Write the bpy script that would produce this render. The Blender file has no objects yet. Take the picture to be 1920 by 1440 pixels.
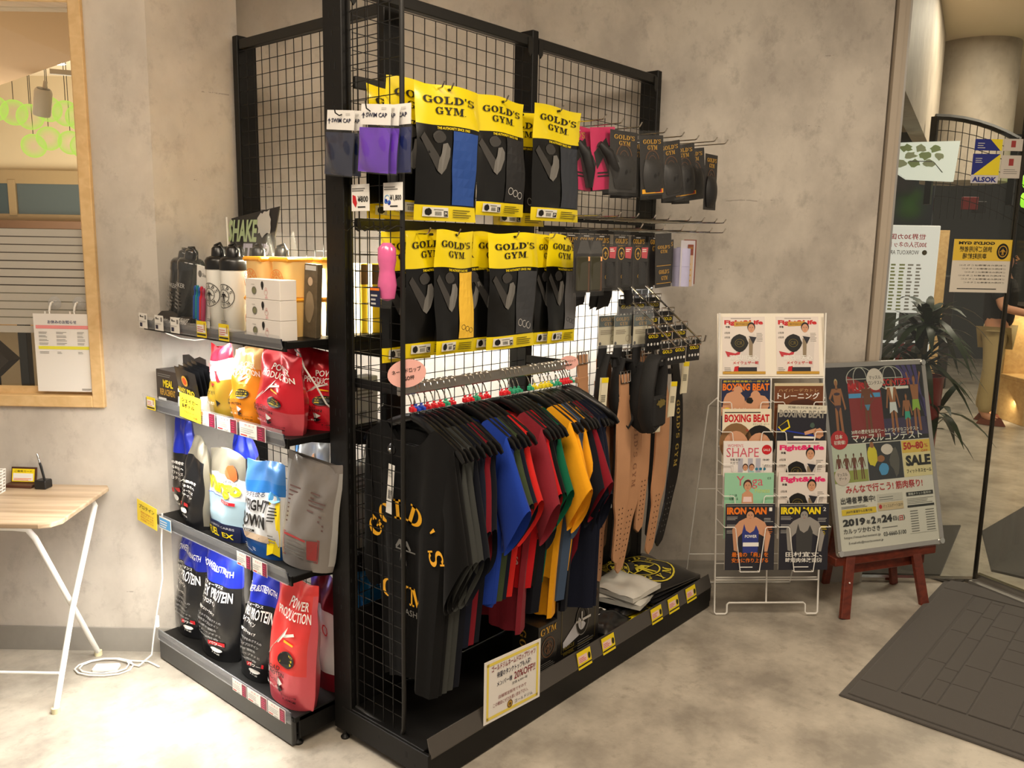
import bpy, math, random
from math import sin, cos, pi, radians, sqrt
from mathutils import Matrix, Vector
S = bpy.context.scene
COL = S.collection
R = random.Random(7)

# ---------------------------------------------------------------- camera, world, lights, exposure
cam_d = bpy.data.cameras.new('camera')
cam_d.sensor_width = 36.0
cam_d.lens = 36.0 * 1571 / 1920
cam_d.clip_start = 0.05
cam = bpy.data.objects.new('camera', cam_d)
COL.objects.link(cam)
CX = Vector((0.65326105, -0.75693125, 0.01746654))
CY = Vector((0.11107526, 0.11863096, 0.98670613))
CZ = -Vector((0.74894078, 0.64263658, -0.16157332))
cm = Matrix(((CX.x, CY.x, CZ.x, 0), (CX.y, CY.y, CZ.y, 0), (CX.z, CY.z, CZ.z, 1.65), (0, 0, 0, 1)))
cam.matrix_world = cm
S.camera = cam
S.view_settings.view_transform = 'Standard'
S.view_settings.look = 'None'
S.view_settings.exposure = 0.0
S.view_settings.gamma = 1.0
S.view_settings.use_curve_mapping = False
# plan axes: u to the right along the rear walls, v away from the visitor
LR = Vector((0.6511, -0.7590, 0.0)).normalized()
FW = Vector((0.7590, 0.6511, 0.0)).normalized()
def UV(u, v, z=0.0):
    p = LR * u + FW * v
    return Vector((p.x, p.y, z))
UANG = math.atan2(LR.y, LR.x)

w = bpy.data.worlds.new('world'); S.world = w; w.use_nodes = True
w.node_tree.nodes['Background'].inputs[0].default_value = (1.0, 0.86, 0.70, 1)
w.node_tree.nodes['Background'].inputs[1].default_value = 0.42
def area(name, loc, target, sx, sy, watts, col, spread=pi):
    d = bpy.data.lights.new(name, 'AREA'); d.shape = 'RECTANGLE'; d.size = sx; d.size_y = sy
    d.energy = watts; d.color = col; d.spread = spread
    o = bpy.data.objects.new(name, d); COL.objects.link(o); o.location = loc
    dr = (Vector(target) - Vector(loc)).normalized()
    o.rotation_euler = dr.to_track_quat('-Z', 'Y').to_euler()
    return o
WARM = (1.0, 0.85, 0.67); COOL = (1.0, 0.97, 0.90)
area('ceiling_light', UV(-0.2, 1.3, 2.98), UV(0.0, 2.1, 0.0), 1.4, 0.8, 66, WARM, radians(165))
area('ceiling_light', UV(1.6, 2.1, 2.98), UV(1.5, 3.2, 0.0), 1.0, 0.7, 50, WARM, radians(165))
area('ceiling_light', UV(-1.7, 1.8, 2.98), UV(-1.4, 2.9, 0.2), 0.9, 0.6, 13, WARM, radians(165))
# LED bars near the front edge of the three shelves, and one behind the clothing rack
area('shelf_light', (1.482, 2.64, 1.315), (1.42, 2.64, 0.6), 0.03, 0.86, 15.0, COOL)
area('shelf_light', (1.482, 2.64, 1.010), (1.42, 2.64, 0.5), 0.03, 0.86, 12.0, COOL)
area('shelf_light', (1.482, 2.64, 0.560), (1.26, 2.64, 0.0), 0.03, 0.86, 16.0, COOL)
area('shelf_light', (1.80, 2.55, 1.66), (1.72, 2.40, 1.3), 0.05, 0.70, 20.0, (1.0, 0.90, 0.66))
area('shelf_light', (2.75, 2.20, 1.46), (2.85, 2.60, 1.2), 1.3, 0.04, 12.0, COOL, radians(130))

# ---------------------------------------------------------------- materials (all procedural)
MATS = {}
def lin(c):
    c = c / 255.0
    return c / 12.92 if c <= 0.04045 else ((c + 0.055) / 1.055) ** 2.4
def rgb(t):
    return (lin(t[0]), lin(t[1]), lin(t[2]), 1)
def mat(name, c, rough=0.55, metal=0.0, noise=0.08, nscale=30.0, bump=0.0, bscale=120.0, coat=0.0, emit=0.0, trans=0.0, alpha=1.0, sheen=0.0, spec=None):
    if name in MATS: return MATS[name]
    m = bpy.data.materials.new(name); m.use_nodes = True
    nt = m.node_tree; b = nt.nodes['Principled BSDF']
    base = rgb(c)
    b.inputs['Base Color'].default_value = base
    b.inputs['Roughness'].default_value = rough
    b.inputs['Metallic'].default_value = metal
    if spec is not None: b.inputs['Specular IOR Level'].default_value = spec
    if coat: b.inputs['Coat Weight'].default_value = coat; b.inputs['Coat Roughness'].default_value = 0.12
    if trans: b.inputs['Transmission Weight'].default_value = trans
    if alpha < 1: b.inputs['Alpha'].default_value = alpha
    if sheen: b.inputs['Sheen Weight'].default_value = sheen
    if emit:
        b.inputs['Emission Color'].default_value = base; b.inputs['Emission Strength'].default_value = emit
    if noise or bump:
        tc = nt.nodes.new('ShaderNodeTexCoord'); nz = nt.nodes.new('ShaderNodeTexNoise')
        nz.inputs['Scale'].default_value = nscale; nz.inputs['Detail'].default_value = 3
        nt.links.new(tc.outputs['Object'], nz.inputs['Vector'])
        if noise:
            hsv = nt.nodes.new('ShaderNodeMapRange')
            hsv.inputs['To Min'].default_value = 1 - noise; hsv.inputs['To Max'].default_value = 1 + noise
            nt.links.new(nz.outputs['Fac'], hsv.inputs['Value'])
            mx = nt.nodes.new('ShaderNodeVectorMath'); mx.operation = 'SCALE'
            mx.inputs[0].default_value = base[:3]
            nt.links.new(hsv.outputs['Result'], mx.inputs['Scale'])
            nt.links.new(mx.outputs['Vector'], b.inputs['Base Color'])
        if bump:
            n2 = nt.nodes.new('ShaderNodeTexNoise'); n2.inputs['Scale'].default_value = bscale; n2.inputs['Detail'].default_value = 2
            nt.links.new(tc.outputs['Object'], n2.inputs['Vector'])
            bp = nt.nodes.new('ShaderNodeBump'); bp.inputs['Strength'].default_value = bump; bp.inputs['Distance'].default_value = 0.004
            nt.links.new(n2.outputs['Fac'], bp.inputs['Height']); nt.links.new(bp.outputs['Normal'], b.inputs['Normal'])
    MATS[name] = m
    return m
def P(name, r, g, b_, rough=0.45, **k):     # flat print colour
    return mat(name, (r, g, b_), rough, noise=k.pop('noise', 0.0), **k)

def concrete(name, c1, c2, c3, scale=1.0, cracks=True, rough=0.6):
    m = bpy.data.materials.new(name); m.use_nodes = True; nt = m.node_tree; N = nt.nodes; L = nt.links
    b = N['Principled BSDF']; b.inputs['Roughness'].default_value = rough
    geo = N.new('ShaderNodeNewGeometry')
    mp = N.new('ShaderNodeMapping'); mp.inputs['Scale'].default_value = (scale, scale, scale * 0.8)
    L.new(geo.outputs['Position'], mp.inputs['Vector'])
    n1 = N.new('ShaderNodeTexNoise'); n1.inputs['Scale'].default_value = 2.2; n1.inputs['Detail'].default_value = 8; n1.inputs['Roughness'].default_value = 0.62
    n2 = N.new('ShaderNodeTexNoise'); n2.inputs['Scale'].default_value = 9.0; n2.inputs['Detail'].default_value = 6; n2.inputs['Roughness'].default_value = 0.7
    for n in (n1, n2): L.new(mp.outputs['Vector'], n.inputs['Vector'])
    r1 = N.new('ShaderNodeValToRGB'); e = r1.color_ramp.elements
    e[0].position = 0.36; e[0].color = rgb(c1); e[1].position = 0.62; e[1].color = rgb(c2)
    L.new(n1.outputs['Fac'], r1.inputs['Fac'])
    r2 = N.new('ShaderNodeValToRGB'); e = r2.color_ramp.elements
    e[0].position = 0.30; e[0].color = (1, 1, 1, 1); e[1].position = 0.47; e[1].color = (0, 0, 0, 1)
    L.new(n2.outputs['Fac'], r2.inputs['Fac'])
    mx = N.new('ShaderNodeMix'); mx.data_type = 'RGBA'
    k = N.new('ShaderNodeMath'); k.operation = 'MULTIPLY'; k.inputs[1].default_value = 0.5
    L.new(r2.outputs['Color'], k.inputs[0]); L.new(k.outputs[0], mx.inputs['Factor'])
    L.new(r1.outputs['Color'], mx.inputs['A']); mx.inputs['B'].default_value = rgb(c3)
    out = mx.outputs['Result']
    if cracks:
        # rare, broken hairline cracks that run nearly level
        sep = N.new('ShaderNodeSeparateXYZ'); L.new(geo.outputs['Position'], sep.inputs[0])
        wn = N.new('ShaderNodeTexNoise'); wn.inputs['Scale'].default_value = 1.3; wn.inputs['Detail'].default_value = 5
        L.new(geo.outputs['Position'], wn.inputs['Vector'])
        a = N.new('ShaderNodeMath'); a.operation = 'MULTIPLY_ADD'; a.inputs[1].default_value = 0.16
        L.new(wn.outputs['Fac'], a.inputs[0]); L.new(sep.outputs['Z'], a.inputs[2])
        q = N.new('ShaderNodeMath'); q.operation = 'PINGPONG'; q.inputs[1].default_value = 0.165; L.new(a.outputs[0], q.inputs[0])
        lt = N.new('ShaderNodeMath'); lt.operation = 'LESS_THAN'; lt.inputs[1].default_value = 0.0022; L.new(q.outputs[0], lt.inputs[0])
        bn = N.new('ShaderNodeTexNoise'); bn.inputs['Scale'].default_value = 3.6; bn.inputs['Detail'].default_value = 6; bn.inputs['Roughness'].default_value = 0.75
        L.new(geo.outputs['Position'], bn.inputs['Vector'])
        gt = N.new('ShaderNodeMath'); gt.operation = 'GREATER_THAN'; gt.inputs[1].default_value = 0.60; L.new(bn.outputs['Fac'], gt.inputs[0])
        ml = N.new('ShaderNodeMath'); ml.operation = 'MULTIPLY'; L.new(lt.outputs[0], ml.inputs[0]); L.new(gt.outputs[0], ml.inputs[1])
        m3 = N.new('ShaderNodeMath'); m3.operation = 'MULTIPLY'; m3.inputs[1].default_value = 0.42; L.new(ml.outputs[0], m3.inputs[0])
        mc = N.new('ShaderNodeMix'); mc.data_type = 'RGBA'; L.new(m3.outputs[0], mc.inputs['Factor'])
        L.new(out, mc.inputs['A']); mc.inputs['B'].default_value = rgb((70, 60, 54)); out = mc.outputs['Result']
    L.new(out, b.inputs['Base Color'])
    return m
def wood(name, c1, c2, scale=1.0, rough=0.45, axis=(0.6, 14, 14)):
    m = bpy.data.materials.new(name); m.use_nodes = True; nt = m.node_tree; N = nt.nodes; L = nt.links
    b = N['Principled BSDF']; b.inputs['Roughness'].default_value = rough
    tc = N.new('ShaderNodeTexCoord'); mp = N.new('ShaderNodeMapping'); mp.inputs['Scale'].default_value = tuple(a * scale for a in axis)
    L.new(tc.outputs['Object'], mp.inputs['Vector'])
    n = N.new('ShaderNodeTexNoise'); n.inputs['Scale'].default_value = 2.0; n.inputs['Detail'].default_value = 6; n.inputs['Distortion'].default_value = 0.6
    L.new(mp.outputs['Vector'], n.inputs['Vector'])
    r = N.new('ShaderNodeValToRGB'); e = r.color_ramp.elements; e[0].position = 0.35; e[0].color = rgb(c1); e[1].position = 0.65; e[1].color = rgb(c2)
    L.new(n.outputs['Fac'], r.inputs['Fac']); L.new(r.outputs['Color'], b.inputs['Base Color'])
    return m

# ---------------------------------------------------------------- mesh builder
class MB:
    def __init__(s): s.v = []; s.f = []; s.m = []
    def add(s, vs, fs, m=0):
        o = len(s.v); s.v += [tuple(p) for p in vs]; s.f += [tuple(i + o for i in f) for f in fs]; s.m += [m] * len(fs)
    def box(s, x0, x1, y0, y1, z0, z1, m=0, M=None):
        vs = [Vector((x, y, z)) for x in (x0, x1) for y in (y0, y1) for z in (z0, z1)]
        if M is not None: vs = [M @ p for p in vs]
        s.add(vs, [(0, 1, 3, 2), (4, 6, 7, 5), (0, 4, 5, 1), (2, 3, 7, 6), (0, 2, 6, 4), (1, 5, 7, 3)], m)
    def cbox(s, x0, x1, y0, y1, z0, z1, c=0.002, m=0, M=None):   # box with chamfered edges
        vs = []; 
        for x, sx in ((x0, 1), (x1, -1)):
            for y, sy in ((y0, 1), (y1, -1)):
                for z, sz in ((z0, 1), (z1, -1)):
                    vs += [Vector((x, y + sy * c, z + sz * c)), Vector((x + sx * c, y, z + sz * c)), Vector((x + sx * c, y + sy * c, z))]
        if M is not None: vs = [M @ p for p in vs]
        I = lambda a, b, d, k: (a * 4 + b * 2 + d) * 3 + k
        fs = []
        for a in (0, 1): fs.append([I(a, 0, 0, 0), I(a, 0, 1, 0), I(a, 1, 1, 0), I(a, 1, 0, 0)][::(1 if a == 0 else -1)])
        for b in (0, 1): fs.append([I(0, b, 0, 1), I(1, b, 0, 1), I(1, b, 1, 1), I(0, b, 1, 1)][::(1 if b == 0 else -1)])
        for d in (0, 1): fs.append([I(0, 0, d, 2), I(0, 1, d, 2), I(1, 1, d, 2), I(1, 0, d, 2)][::(1 if d == 0 else -1)])
        for b in (0, 1):
            for d in (0, 1): fs.append([I(0, b, d, 1), I(1, b, d, 1), I(1, b, d, 2), I(0, b, d, 2)])
        for a in (0, 1):
            for d in (0, 1): fs.append([I(a, 0, d, 0), I(a, 1, d, 0), I(a, 1, d, 2), I(a, 0, d, 2)])
        for a in (0, 1):
            for b in (0, 1): fs.append([I(a, b, 0, 0), I(a, b, 1, 0), I(a, b, 1, 1), I(a, b, 0, 1)])
        for a in (0, 1):
            for b in (0, 1):
                for d in (0, 1): fs.append([I(a, b, d, 0), I(a, b, d, 1), I(a, b, d, 2)])
        s.add(vs, fs, m)
    def tube(s, pts, r, n=8, m=0, closed=False, cap=True, flat=1.0, up=None):
        pts = [Vector(p) for p in pts]; k = len(pts); rr = r if isinstance(r, (list, tuple)) else [r] * k
        rings = []; prev = None
        for i, p in enumerate(pts):
            a = pts[(i - 1) % k] if (closed or i > 0) else p; b = pts[(i + 1) % k] if (closed or i < k - 1) else p
            t = (b - a).normalized() if (b - a).length > 1e-9 else Vector((0, 0, 1))
            if prev is None:
                q = Vector(up) if up else (Vector((0, 0, 1)) if abs(t.z) < 0.9 else Vector((1, 0, 0)))
                x = (q - t * q.dot(t)).normalized()
            else:
                x = prev - t * prev.dot(t); x = x.normalized() if x.length > 1e-6 else prev
            prev = x; y = t.cross(x)
            rings.append([p + (x * cos(2 * pi * j / n + pi / n) + y * sin(2 * pi * j / n + pi / n) * flat) * rr[i] for j in range(n)])
        vs = [q for rg in rings for q in rg]; fs = []
        for i in range(k if closed else k - 1):
            for j in range(n):
                a = i * n + j; b = i * n + (j + 1) % n; c = ((i + 1) % k) * n + (j + 1) % n; d = ((i + 1) % k) * n + j
                fs.append((a, b, c, d))
        if cap and not closed: fs.append(tuple(range(n))[::-1]); fs.append(tuple((k - 1) * n + j for j in range(n)))
        s.add(vs, fs, m)
    def lathe(s, prof, n=20, m=0, c=(0, 0, 0)):
        vs = []; fs = []
        for (r, z) in prof:
            for j in range(n): vs.append((c[0] + r * cos(2 * pi * j / n), c[1] + r * sin(2 * pi * j / n), c[2] + z))
        for i in range(len(prof) - 1):
            for j in range(n): fs.append((i * n + j, i * n + (j + 1) % n, (i + 1) * n + (j + 1) % n, (i + 1) * n + j))
        fs.append(tuple(range(n))[::-1]); fs.append(tuple((len(prof) - 1) * n + j for j in range(n)))
        s.add(vs, fs, m)
    def prism(s, poly, d, m=0, fn=None):      # poly in (x, z); thick from y=0 to y=d
        n = len(poly); vs = [Vector((x, 0, z)) for x, z in poly] + [Vector((x, d, z)) for x, z in poly]
        if fn: vs = [fn(p) for p in vs]
        s.add(vs, [tuple(range(n)), tuple(range(2 * n - 1, n - 1, -1))] + [(i, i + n, (i + 1) % n + n, (i + 1) % n) for i in range(n)], m)
    def grid(s, fn, nu, nv, m=0, closed=False, mfn=None):
        vs = [fn(i / nu, j / nv) for j in range(nv + 1) for i in range(nu + (0 if closed else 1))]
        W = nu if closed else nu + 1
        for j in range(nv):
            fs = []
            for i in range(nu):
                fs.append((j * W + i, j * W + (i + 1) % W, (j + 1) * W + (i + 1) % W, (j + 1) * W + i))
            if j == 0: o = len(s.v); s.v += [tuple(p) for p in vs]
            s.f += [tuple(a + o for a in f) for f in fs]; s.m += [mfn(i, j) if mfn else m for i in range(nu)]
    def build(s, name, mats, parent=None, smooth=False, loc=None, rotz=0.0, M=None, sub=None, bevel=None):
        me = bpy.data.meshes.new(name); me.from_pydata([tuple(p) for p in s.v], [], s.f)
        if not isinstance(mats, (list, tuple)): mats = [mats]
        for q in mats: me.materials.append(q)
        if len(mats) > 1: me.polygons.foreach_set('material_index', s.m)
        if smooth: me.polygons.foreach_set('use_smooth', [True] * len(me.polygons))
        me.update()
        o = bpy.data.objects.new(name, me); COL.objects.link(o)
        if parent is not None: o.parent = parent
        if loc is not None: o.location = loc
        if rotz: o.rotation_euler = (0, 0, rotz)
        if M is not None: o.matrix_local = M
        if smooth:
            try: me.set_sharp_from_angle(angle=radians(45))
            except Exception: pass
        if sub: md = o.modifiers.new('sub', 'SUBSURF'); md.levels = sub; md.render_levels = sub
        if bevel: md = o.modifiers.new('bev', 'BEVEL'); md.width = bevel; md.segments = 2; md.limit_method = 'ANGLE'
        return o
def tag(o, label=None, cat=None, group=None, kind=None):
    if label: o['label'] = label
    if cat: o['category'] = cat
    if group: o['group'] = group
    if kind: o['kind'] = kind
    return o
def thing(name, label, cat, loc=(0, 0, 0), rotz=0.0, group=None, M=None):
    o = bpy.data.objects.new(name, None); COL.objects.link(o); o.empty_display_size = 0.05
    if M is not None: o.matrix_world = M
    else: o.location = loc; o.rotation_euler = (0, 0, rotz)
    return tag(o, label, cat, group)
def copy_tree(o, parent=None):
    c = o.copy(); COL.objects.link(c); c.parent = parent
    for ch in list(o.children): copy_tree(ch, c)
    return c

# ---------------------------------------------------------------- flat print: lettering, rectangles, discs on any surface
TXT = {}
def text_mesh(s, bold=0.0, res=2):
    k = (s, bold, res)
    if k not in TXT:
        c = bpy.data.curves.new('t', 'FONT'); c.body = s; c.resolution_u = res; c.offset = bold; c.fill_mode = 'BOTH'
        o = bpy.data.objects.new('t', c)
        me = bpy.data.meshes.new_from_object(o)
        vs = [(q.co.x, q.co.y) for q in me.vertices]; fs = [tuple(p.vertices) for p in me.polygons]
        bpy.data.meshes.remove(me); bpy.data.objects.remove(o); bpy.data.curves.remove(c)
        if vs:
            x0 = min(q[0] for q in vs); x1 = max(q[0] for q in vs); y0 = min(q[1] for q in vs); y1 = max(q[1] for q in vs)
            vs = [((x - x0) / (x1 - x0), (y - y0) / (y1 - y0)) for x, y in vs]
            asp = (x1 - x0) / (y1 - y0)
        else: asp = 1
        TXT[k] = (vs, fs, asp)
    return TXT[k]
def flatmap(u, v, k): return Vector((u, -0.0006 * k - 0.0004, v))
def upmap(u, v, k): return Vector((u, v, 0.0006 * k + 0.0004))
class Print:
    """collects flat marks; box = (x0, y0, x1, y1) in metres on the surface"""
    def __init__(s, fn=flatmap): s.mb = MB(); s.fn = fn; s.mats = []; s.k = 0
    def mi(s, m):
        if m not in s.mats: s.mats.append(m)
        return s.mats.index(m)
    def poly(s, pts, m, layer=1):
        s.mb.add([s.fn(x, y, layer) for x, y in pts], [tuple(range(len(pts)))], s.mi(m))
    def rect(s, x0, y0, x1, y1, m, layer=1, nx=1, ny=1):
        i = s.mi(m)
        s.mb.grid(lambda a, b: s.fn(x0 + (x1 - x0) * a, y0 + (y1 - y0) * b, layer), nx, ny, i)
    def frame(s, x0, y0, x1, y1, t, m, layer=2):
        s.rect(x0, y0, x1, y0 + t, m, layer); s.rect(x0, y1 - t, x1, y1, m, layer); s.rect(x0, y0, x0 + t, y1, m, layer); s.rect(x1 - t, y0, x1, y1, m, layer)
    def disc(s, cx, cy, rx, m, layer=1, ry=None, n=24):
        ry = ry or rx; s.poly([(cx + rx * cos(2 * pi * k / n), cy + ry * sin(2 * pi * k / n)) for k in range(n)], m, layer)
    def ring(s, cx, cy, rx, t, m, layer=2, ry=None, a0=0, a1=360, n=28):
        ry = ry or rx; i = s.mi(m)
        def f(a, b):
            an = radians(a0 + (a1 - a0) * a); q = 1 - t / rx * (1 - b)
            return s.fn(cx + rx * q * cos(an), cy + ry * q * sin(an), layer)
        s.mb.grid(f, n, 1, i)
    def text(s, str_, x0, y0, x1, y1, m, layer=2, bold=0.0, mirror=False, fit=True, rot=0.0):
        if any(ord(ch) > 0x2fff for ch in str_): bold = min(bold, 0.014)
        vs, fs, asp = text_mesh(str_, bold)
        if not fit:
            wd = (y1 - y0) * asp
            if wd < x1 - x0: c = (x0 + x1) / 2; x0 = c - wd / 2; x1 = c + wd / 2
        cx = (x0 + x1) / 2; cy = (y0 + y1) / 2; cr, sr = cos(radians(rot)), sin(radians(rot))
        out = []
        for x, y in vs:
            if mirror: x = 1 - x
            px = (x - .5) * (x1 - x0); py = (y - .5) * (y1 - y0)
            out.append(s.fn(cx + px * cr - py * sr, cy + px * sr + py * cr, layer))
        s.mb.add(out, fs, s.mi(m))
    def lines(s, x0, y0, x1, y1, n, m, layer=2, fill=0.45, jag=0.35):
        h = (y1 - y0) / n
        for i in range(n):
            e = x1 - (x1 - x0) * jag * R.random()
            s.rect(x0, y0 + h * i, e, y0 + h * i + h * fill, m, layer)
    def glyphs(s, str_, x0, y0, x1, y1, m, layer=2, bold=0.0):   # micro text in real characters
        s.text(str_, x0, y0, x1, y1, m, layer, bold)
    def build(s, name, parent, **k):
        return s.mb.build(name, s.mats, parent, **k)

# slab-serif capitals used on the sports shop's packaging, built stroke by stroke
def _ring(cx, cy, ro, so, ri, si, a0, a1, n=14):
    vs = []; fs = []
    for i in range(n + 1):
        a = radians(a0 + (a1 - a0) * i / n); vs += [(cx + ro * cos(a), cy + so * sin(a)), (cx + ri * cos(a), cy + si * sin(a))]
    for i in range(n): fs.append((2 * i, 2 * i + 2, 2 * i + 3, 2 * i + 1))
    return vs, fs
def _q(*p): return list(p), [tuple(range(len(p)))]
def _r(x0, y0, x1, y1): return _q((x0, y0), (x1, y0), (x1, y1), (x0, y1))
SLAB = {
 'G': (1.02, [_ring(.5, .5, .5, .5, .24, .41, 42, 322), _r(.70, .04, .92, .46), _r(.56, .38, 1.02, .47), _r(.80, .64, .90, .98)]),
 'O': (1.02, [_ring(.5, .5, .5, .5, .23, .41, 0, 360, 20)]),
 'L': (.88, [_r(.14, 0, .39, 1), _r(0, .9, .53, 1), _r(0, 0, .86, .1), _q((.62, .1), (.86, .1), (.86, .38), (.78, .38))]),
 'D': (1.0, [_r(.12, 0, .37, 1), _r(0, .9, .4, 1), _r(0, 0, .4, .1), _ring(.36, .5, .62, .5, .36, .4, -90, 90)]),
 "'": (.24, [_q((.03, 1.04), (.22, 1.04), (.15, .68), (.07, .68))]),
 'S': (.86, [_ring(.42, .73, .38, .27, .16, .18, 30, 270), _ring(.42, .27, .40, .27, .17, .18, -150, 90), _r(.70, .70, .79, 1.0), _r(.02, 0, .11, .32)]),
 'Y': (1.0, [_r(0, .9, .46, 1), _r(.6, .9, 1, 1), _q((.08, .9), (.36, .9), (.60, .45), (.40, .42)), _q((.76, .9), (.88, .9), (.62, .42), (.52, .5)), _r(.38, 0, .63, .48), _r(.24, 0, .77, .1)]),
 'M': (1.22, [_r(.12, 0, .22, 1), _r(.0, .9, .34, 1), _r(0, 0, .36, .1), _q((.16, 1), (.40, 1), (.66, .22), (.56, .0)), _q((.56, 0), (.66, .22), (.98, 1), (.86, 1)), _r(.84, 0, 1.08, 1), _r(.86, .9, 1.2, 1), _r(.72, 0, 1.2, .1)]),
 '.': (.15, [_r(.02, 0, .12, .1)]), ' ': (.4, []),
}
def slab(pr, s, x0, y0, x1, y1, m, layer=2, gap=.09, dx=0.0):
    tw = sum(SLAB[c][0] for c in s) + gap * (len(s) - 1); x = 0
    for c in s:
        wd, parts = SLAB[c]
        for vs, fs in parts:
            pr.mb.add([pr.fn(x0 + (x + q[0]) / tw * (x1 - x0) + dx * (y1 - y0) * q[1], y0 + q[1] * (y1 - y0), layer) for q in vs], fs, pr.mi(m))
        x += wd + gap
def strongman(pr, cx, cy, h, m, layer=3):
    """small lifter figure of the round emblem"""
    q = lambda pts: pr.poly([(cx + x * h, cy + y * h) for x, y in pts], m, layer)
    pr.disc(cx, cy + .30 * h, .07 * h, m, layer, n=10)
    q([(-.17, .22), (.17, .22), (.09, -.05), (-.09, -.05)])
    q([(-.09, -.05), (0, -.05), (-.05, -.5), (-.14, -.5)]); q([(0, -.05), (.09, -.05), (.14, -.5), (.05, -.5)])
    q([(-.17, .22), (-.12, .1), (-.28, -.06), (-.32, 0)]); q([(.17, .22), (.12, .1), (.28, -.06), (.32, 0)])
    pr.rect(cx - .5 * h, cy - .08 * h, cx + .5 * h, cy - .04 * h, m, layer)
def emblem(pr, cx, cy, r, m, layer=2, ry=None):
    k = (ry or r) / r
    pr.ring(cx, cy, r, .055 * r, m, layer, ry=ry); pr.ring(cx, cy, .56 * r, .05 * r, m, layer, ry=.56 * r * k)
    strongman(pr, cx, cy, .95 * r * k, m, layer)
    for word, a0, a1, up in (("GOLDS", 155, 25, 1), ("GYM", 232, 308, -1)):
        n = len(word)
        for i, c in enumerate(word):
            a = radians(a0 + (a1 - a0) * (i / (n - 1))); wd, parts = SLAB[c]; rr = .75 * r
            X = cx + rr * cos(a); Y = cy + rr * k * sin(a); rot = a - pi / 2 if up > 0 else a + pi / 2; hh = .26 * r
            for vs, fs in parts:
                o = []
                for x, y in vs:
                    px = (x - wd / 2) * hh; py = (y - .5) * hh
                    o.append(pr.fn(X + px * cos(rot) - py * sin(rot), Y + (px * sin(rot) + py * cos(rot)) * k, layer))
                pr.mb.add(o, fs, pr.mi(m))
# ================================================================ room shell
M_WALL = concrete('concrete_wallpaper', (178, 170, 160), (206, 198, 187), (146, 138, 130), 1.0)
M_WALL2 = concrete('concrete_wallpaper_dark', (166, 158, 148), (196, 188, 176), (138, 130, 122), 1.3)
M_FLOOR = concrete('concrete_vinyl_floor', (148, 141, 130), (192, 184, 170), (132, 124, 113), 1.6, cracks=False, rough=0.34)
M_BASE = mat('grey_vinyl_baseboard', (150, 145, 137), 0.5)
M_PINE = wood('pale_pine', (214, 178, 124), (226, 192, 140), 1.0, 0.45)
M_CREAM = mat('warm_ceiling_paint', (222, 205, 178), 0.8, noise=0.03, nscale=2)
M_BLACK = mat('black_powder_coat', (13, 12, 11), 0.5, noise=0.1, nscale=80, bump=0.05, bscale=400, spec=.3)
M_DARK = mat('dark_grey_powder_coat', (30, 29, 27), 0.45, noise=0.08, nscale=60, spec=.35)
M_WIRE = mat('black_wire', (12, 11, 11), 0.45, spec=.35)
M_CHROME = mat('chrome', (205, 203, 198), 0.16, metal=1.0, noise=0.04)
M_STEEL = mat('brushed_aluminium', (186, 184, 180), 0.34, metal=0.85, noise=0.05, nscale=60)
M_WHITEM = mat('white_painted_steel', (238, 236, 230), 0.35, noise=0.03)
W_ = P('print_white', 240, 238, 232); K_ = P('print_black', 16, 15, 14); Y_ = P('print_yellow', 240, 214, 20); R_ = P('print_red', 196, 22, 34)
B_ = P('print_blue', 28, 52, 160); GD_ = P('print_gold', 196, 150, 52); GR_ = P('print_grey', 120, 118, 114); OR_ = P('print_orange', 236, 122, 28)
PK_ = P('print_pink', 226, 38, 110); SK_ = P('print_skin', 205, 152, 118); NV_ = P('print_navy', 22, 28, 62); LG_ = P('print_pale_grey', 196, 194, 190)
BR_ = P('print_brown', 92, 62, 40); GN_ = P('print_green', 96, 170, 90); PG_ = P('print_mint', 150, 204, 170); LB_ = P('print_sky', 80, 160, 220)
M_GLASS = None
def glass_mat():
    m = bpy.data.materials.new('clear_pane_glass'); m.use_nodes = True; nt = m.node_tree; nt.nodes.clear(); N = nt.nodes
    o = N.new('ShaderNodeOutputMaterial'); t = N.new('ShaderNodeBsdfTransparent'); g = N.new('ShaderNodeBsdfGlossy'); mx = N.new('ShaderNodeMixShader'); fr = N.new('ShaderNodeMath'); fr.operation = 'MULTIPLY_ADD'; fr.inputs[1].default_value = 0.5; fr.inputs[2].default_value = 0.035; pw = N.new('ShaderNodeMath'); pw.operation = 'POWER'; pw.inputs[1].default_value = 4.0; lw = N.new('ShaderNodeLayerWeight'); lw.inputs[0].default_value = 0.5; nt.links.new(lw.outputs['Facing'], pw.inputs[0]); nt.links.new(pw.outputs[0], fr.inputs[0])
    t.inputs[0].default_value = (0.93, 0.95, 0.93, 1); g.inputs['Roughness'].default_value = 0.02
    nt.links.new(fr.outputs[0], mx.inputs[0]); nt.links.new(t.outputs[0], mx.inputs[1]); nt.links.new(g.outputs[0], mx.inputs[2]); nt.links.new(mx.outputs[0], o.inputs[0])
    return m
M_GLASS = glass_mat()
def film_mat(name, col, a):
    m = bpy.data.materials.new(name); m.use_nodes = True; nt = m.node_tree; nt.nodes.clear(); N = nt.nodes
    o = N.new('ShaderNodeOutputMaterial'); t = N.new('ShaderNodeBsdfTransparent'); g = N.new('ShaderNodeBsdfPrincipled'); mx = N.new('ShaderNodeMixShader')
    g.inputs['Base Color'].default_value = rgb(col); g.inputs['Roughness'].default_value = 0.08; mx.inputs[0].default_value = a
    nt.links.new(t.outputs[0], mx.inputs[1]); nt.links.new(g.outputs[0], mx.inputs[2]); nt.links.new(mx.outputs[0], o.inputs[0])
    return m
M_FILM = film_mat('clear_plastic_film', (225, 225, 222), 0.03)
M_ACRYL = film_mat('clear_acrylic', (215, 218, 222), 0.20)
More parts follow.
